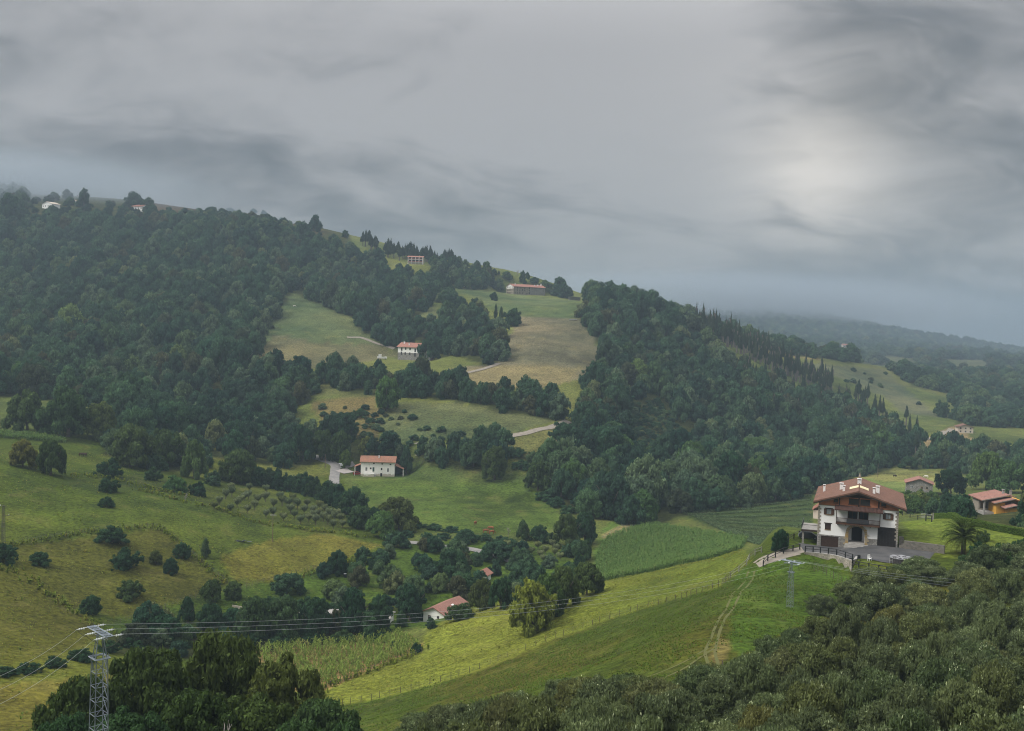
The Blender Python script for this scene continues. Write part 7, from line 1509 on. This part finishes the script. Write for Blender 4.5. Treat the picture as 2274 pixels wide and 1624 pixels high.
P = scatter([(-20, 962), (60, 965), (140, 978), (150, 985), (60, 978), (-20, 972)], 380, 480, 1.2, .9, 8, .3, .2); stuff('maize_strip', 'strip of green maize on the upper left meadow', 'maize', maize, P, np.random.RandomState(2).uniform(1.8, 2.6, len(P)))
P = scatter([(1330, 1196), (1400, 1155), (1440, 1160), (1372, 1190)], 300, 420, 1.3, 1.0, 9, .4, .4, .7); stuff('vegetable_patch', 'pale vegetable patch at the top of the maize field', 'vegetables', [blade_proto('cabbage', 3, 7, 1.0, 1.3, .3, (0.15, 0.2, 0.14), (0.18, 0.22, 0.16), (0.12, 0.17, 0.1))], P, np.random.RandomState(2).uniform(.4, .7, len(P)))
# vine rows
VM = leaf_mat('vine_leaf', (0.10, 0.15, 0.075), (0.11, 0.16, 0.08), (0.12, 0.165, 0.08), .3)
VP = [(1484, 1133), (1640, 1112), (1806, 1098), (1812, 1165), (1730, 1200), (1640, 1190)]
A0, B0 = hit(1500, 1132), hit(1800, 1102); A1, B1 = hit(1655, 1190), hit(1806, 1180)
NROW = 16
for k in range(NROW):
    t_ = k / (NROW - 1); a, b = A0 + (A1 - A0) * t_, B0 + (B1 - B0) * t_; Q = smooth_line([a, b], .5)
    Q[:, 1] += 3.0 * np.sin(np.linspace(0, PI, len(Q))); r = np.random.RandomState(k); n = 30 * len(Q) // 2
    i = r.randint(0, len(Q), n); p = np.c_[Q[i] + r.normal(size=(n, 2)) * (.25, .18), gz(Q[i, 0], Q[i, 1]) + r.uniform(.05, .85, n)]; o0 = np.array((*Q[0], gz(*Q[0])[0])); p -= o0
    d = r.normal(size=(n, 3)); d /= np.linalg.norm(d, axis=1, keepdims=True); e = np.cross(d, r.normal(size=(n, 3))); e /= np.linalg.norm(e, axis=1, keepdims=True); a_ = r.uniform(.14, .28, (n, 1))
    V_ = np.stack([p - d * a_, p + e * a_ * .7, p + d * a_, p - e * a_ * .7], 1).reshape(-1, 3)
    o = link('vine_row', np_mesh('vine_row', V_, [np.arange(4 * n).reshape(n, 4)], VM, False, np.repeat(r.uniform(.1, 1, n), 4)), None, tuple(o0)); tag(o, 'long trellised row in the terraced vineyard behind the farmhouse spur', 'vine row', 'rows of the terraced vineyard')
# bracken along the banks and fences
fern = [blade_proto('bracken', s, 9, 1.0, 1.0, .34, (0.12, 0.165, 0.022), (0.14, 0.18, 0.026), (0.17, 0.16, 0.035)) for s in (31, 32, 33)]
P = np.concatenate([along(pp_, .35, i, sp_) for i, (pp_, sp_) in enumerate((([(-20, 1216), (100, 1200), (200, 1183), (355, 1172), (400, 1207), (450, 1252), (505, 1296)], .9), ([(300, 1088), (380, 1108), (450, 1125), (520, 1135)], 1.3), ([(150, 1055), (230, 1062), (300, 1075), (420, 1105)], 1.6), ([(-20, 1262), (40, 1270), (120, 1330), (190, 1375), (240, 1412)], 1.3), ([(690, 1562), (720, 1525), (830, 1490), (935, 1445)], .8), ([(480, 1130), (560, 1160), (700, 1180), (820, 1195)], 1.0), ([(620, 1296), (720, 1266), (850, 1222)], .8)))])
stuff('bracken_bank', 'bright bracken along the banks and fences of the left pastures', 'bracken', fern, P, np.random.RandomState(4).uniform(.5, 1.3, len(P)))
# grass tufts
tuft = [blade_proto('tuft', s, 6, 1.0, 1.0, .30, (0.19, 0.205, 0.04), (0.16, 0.19, 0.035), (0.24, 0.21, 0.06)) for s in (11, 12, 13, 14)]
tuft_g = [blade_proto('green_tuft', s, 6, 1.0, 1.0, .30, (0.066, 0.104, 0.018), (0.076, 0.118, 0.021), (0.105, 0.102, 0.026)) for s in (21, 22, 23, 24)]
R3 = np.random.RandomState(3)
P = scatter([(700, 1565), (722, 1522), (930, 1446), (960, 1392), (1050, 1357), (1290, 1287), (1640, 1208), (1668, 1250), (1600, 1300), (1500, 1330), (1200, 1430), (900, 1535)], 180, 275, .55, .55, 12, .5, 0, .8, True); stuff('meadow_grass', 'bright rough grass on the spur meadow beyond the fence', 'grass', tuft, P, R3.uniform(.10, .30, len(P)) * np.where(R3.rand(len(P)) < .06, 1.8, 1)); print('g1', len(P))
P = scatter([(760, 1572), (900, 1540), (1200, 1436), (1500, 1336), (1620, 1290), (1680, 1262), (1800, 1240), (1900, 1290), (1880, 1350), (1660, 1440), (1640, 1520), (1400, 1560), (1150, 1600), (800, 1640)], 85, 200, .38, .38, 13, .5, 0, .8, True); stuff('slope_grass', 'dark green rough grass on the near slope', 'grass', tuft_g, P, R3.uniform(.10, .30, len(P))); print('g2', len(P))
P = scatter([(-40, 1000), (250, 1010), (420, 1070), (760, 1170), (850, 1215), (600, 1330), (240, 1400), (240, 1640), (-40, 1640)], 140, 420, .95, .95, 14, .5, 0, .8, True); stuff('pasture_grass', 'rough olive grass on the left pastures', 'grass', tuft + tuft_g, P, R3.uniform(.12, .34, len(P)) * np.where(R3.rand(len(P)) < .05, 1.8, 1)); print('g3', len(P))
P = scatter([(800, 1070), (1170, 1075), (1250, 1150), (940, 1178), (840, 1140)], 330, 470, 1.3, 1.3, 15, .5, 0, .7, True); stuff('cow_pasture_grass', 'green grazed grass on the cow pasture', 'grass', tuft_g, P, R3.uniform(.12, .3, len(P)))
# ------------------------------------------------------------------ the air
hz = MB().box(-9600, 9600, -140, 9400, float(GZ.min()) - 2, 330).build('haze', None)
hm = bpy.data.materials.new('haze_air'); hm.use_nodes = True; hm.node_tree.nodes.clear(); q = NT(hm.node_tree)
pv = q.n('ShaderNodeVolumePrincipled', {'Color': (0.37, 0.47, 0.58, 1), 'Density': 0.00026, 'Anisotropy': 0.0})
q.n('ShaderNodeOutputMaterial', {'Volume': pv.outputs[0]})
hz.data.materials.append(hm); tag(hz, 'thin bluish haze filling the whole valley', 'haze', kind='stuff')

# low cloud lying on the hilltops: densest in its middle, thinning to nothing at its edge
cm = bpy.data.materials.new('low_cloud_air'); cm.use_nodes = True; cm.node_tree.nodes.clear(); q = NT(cm.node_tree)
oc = q.n('ShaderNodeTexCoord').outputs['Object']; r2 = q.vmath('DOT_PRODUCT', oc, oc); fall = q.math('MAXIMUM', q.math('SUBTRACT', 1.0, r2), 0.0)
pv = q.n('ShaderNodeVolumePrincipled', {'Color': (0.52, 0.60, 0.68, 1), 'Density': q.math('MULTIPLY', q.math('MULTIPLY', fall, fall), 0.012)}); q.n('ShaderNodeOutputMaterial', {'Volume': pv.outputs[0]})
def low_cloud(label, px, py, Y, rx, ry, rz_, seed):
    iv, if_ = ico(2); p = at(px, py, Y)
    o = link('low_cloud', np_mesh('low_cloud', iv, [if_], cm, True), None, tuple(p), scale=(rx, ry, rz_)); return tag(o, label, 'cloud', kind='stuff')
thin_mist = cm.copy(); thin_mist.name = 'thin_mist_air'
for nd in thin_mist.node_tree.nodes:
    if nd.type == 'MATH' and abs(nd.inputs[1].default_value - 0.012) < 1e-6: nd.inputs[1].default_value = 0.0006
    if nd.type == 'PRINCIPLED_VOLUME': nd.inputs['Color'].default_value = (0.40, 0.52, 0.66, 1)
low_cloud('grey mist swallowing the top left end of the ridge', -30, 425, 1320, 380, 240, 66, 1)
low_cloud('grey mist over the crest of the far hill at the right', 1640, 668, 2350, 700, 340, 80, 2)
low_cloud('bluish mist filling the far valley at the right', 2140, 800, 1650, 820, 520, 190, 3).data.materials[0] = thin_mist
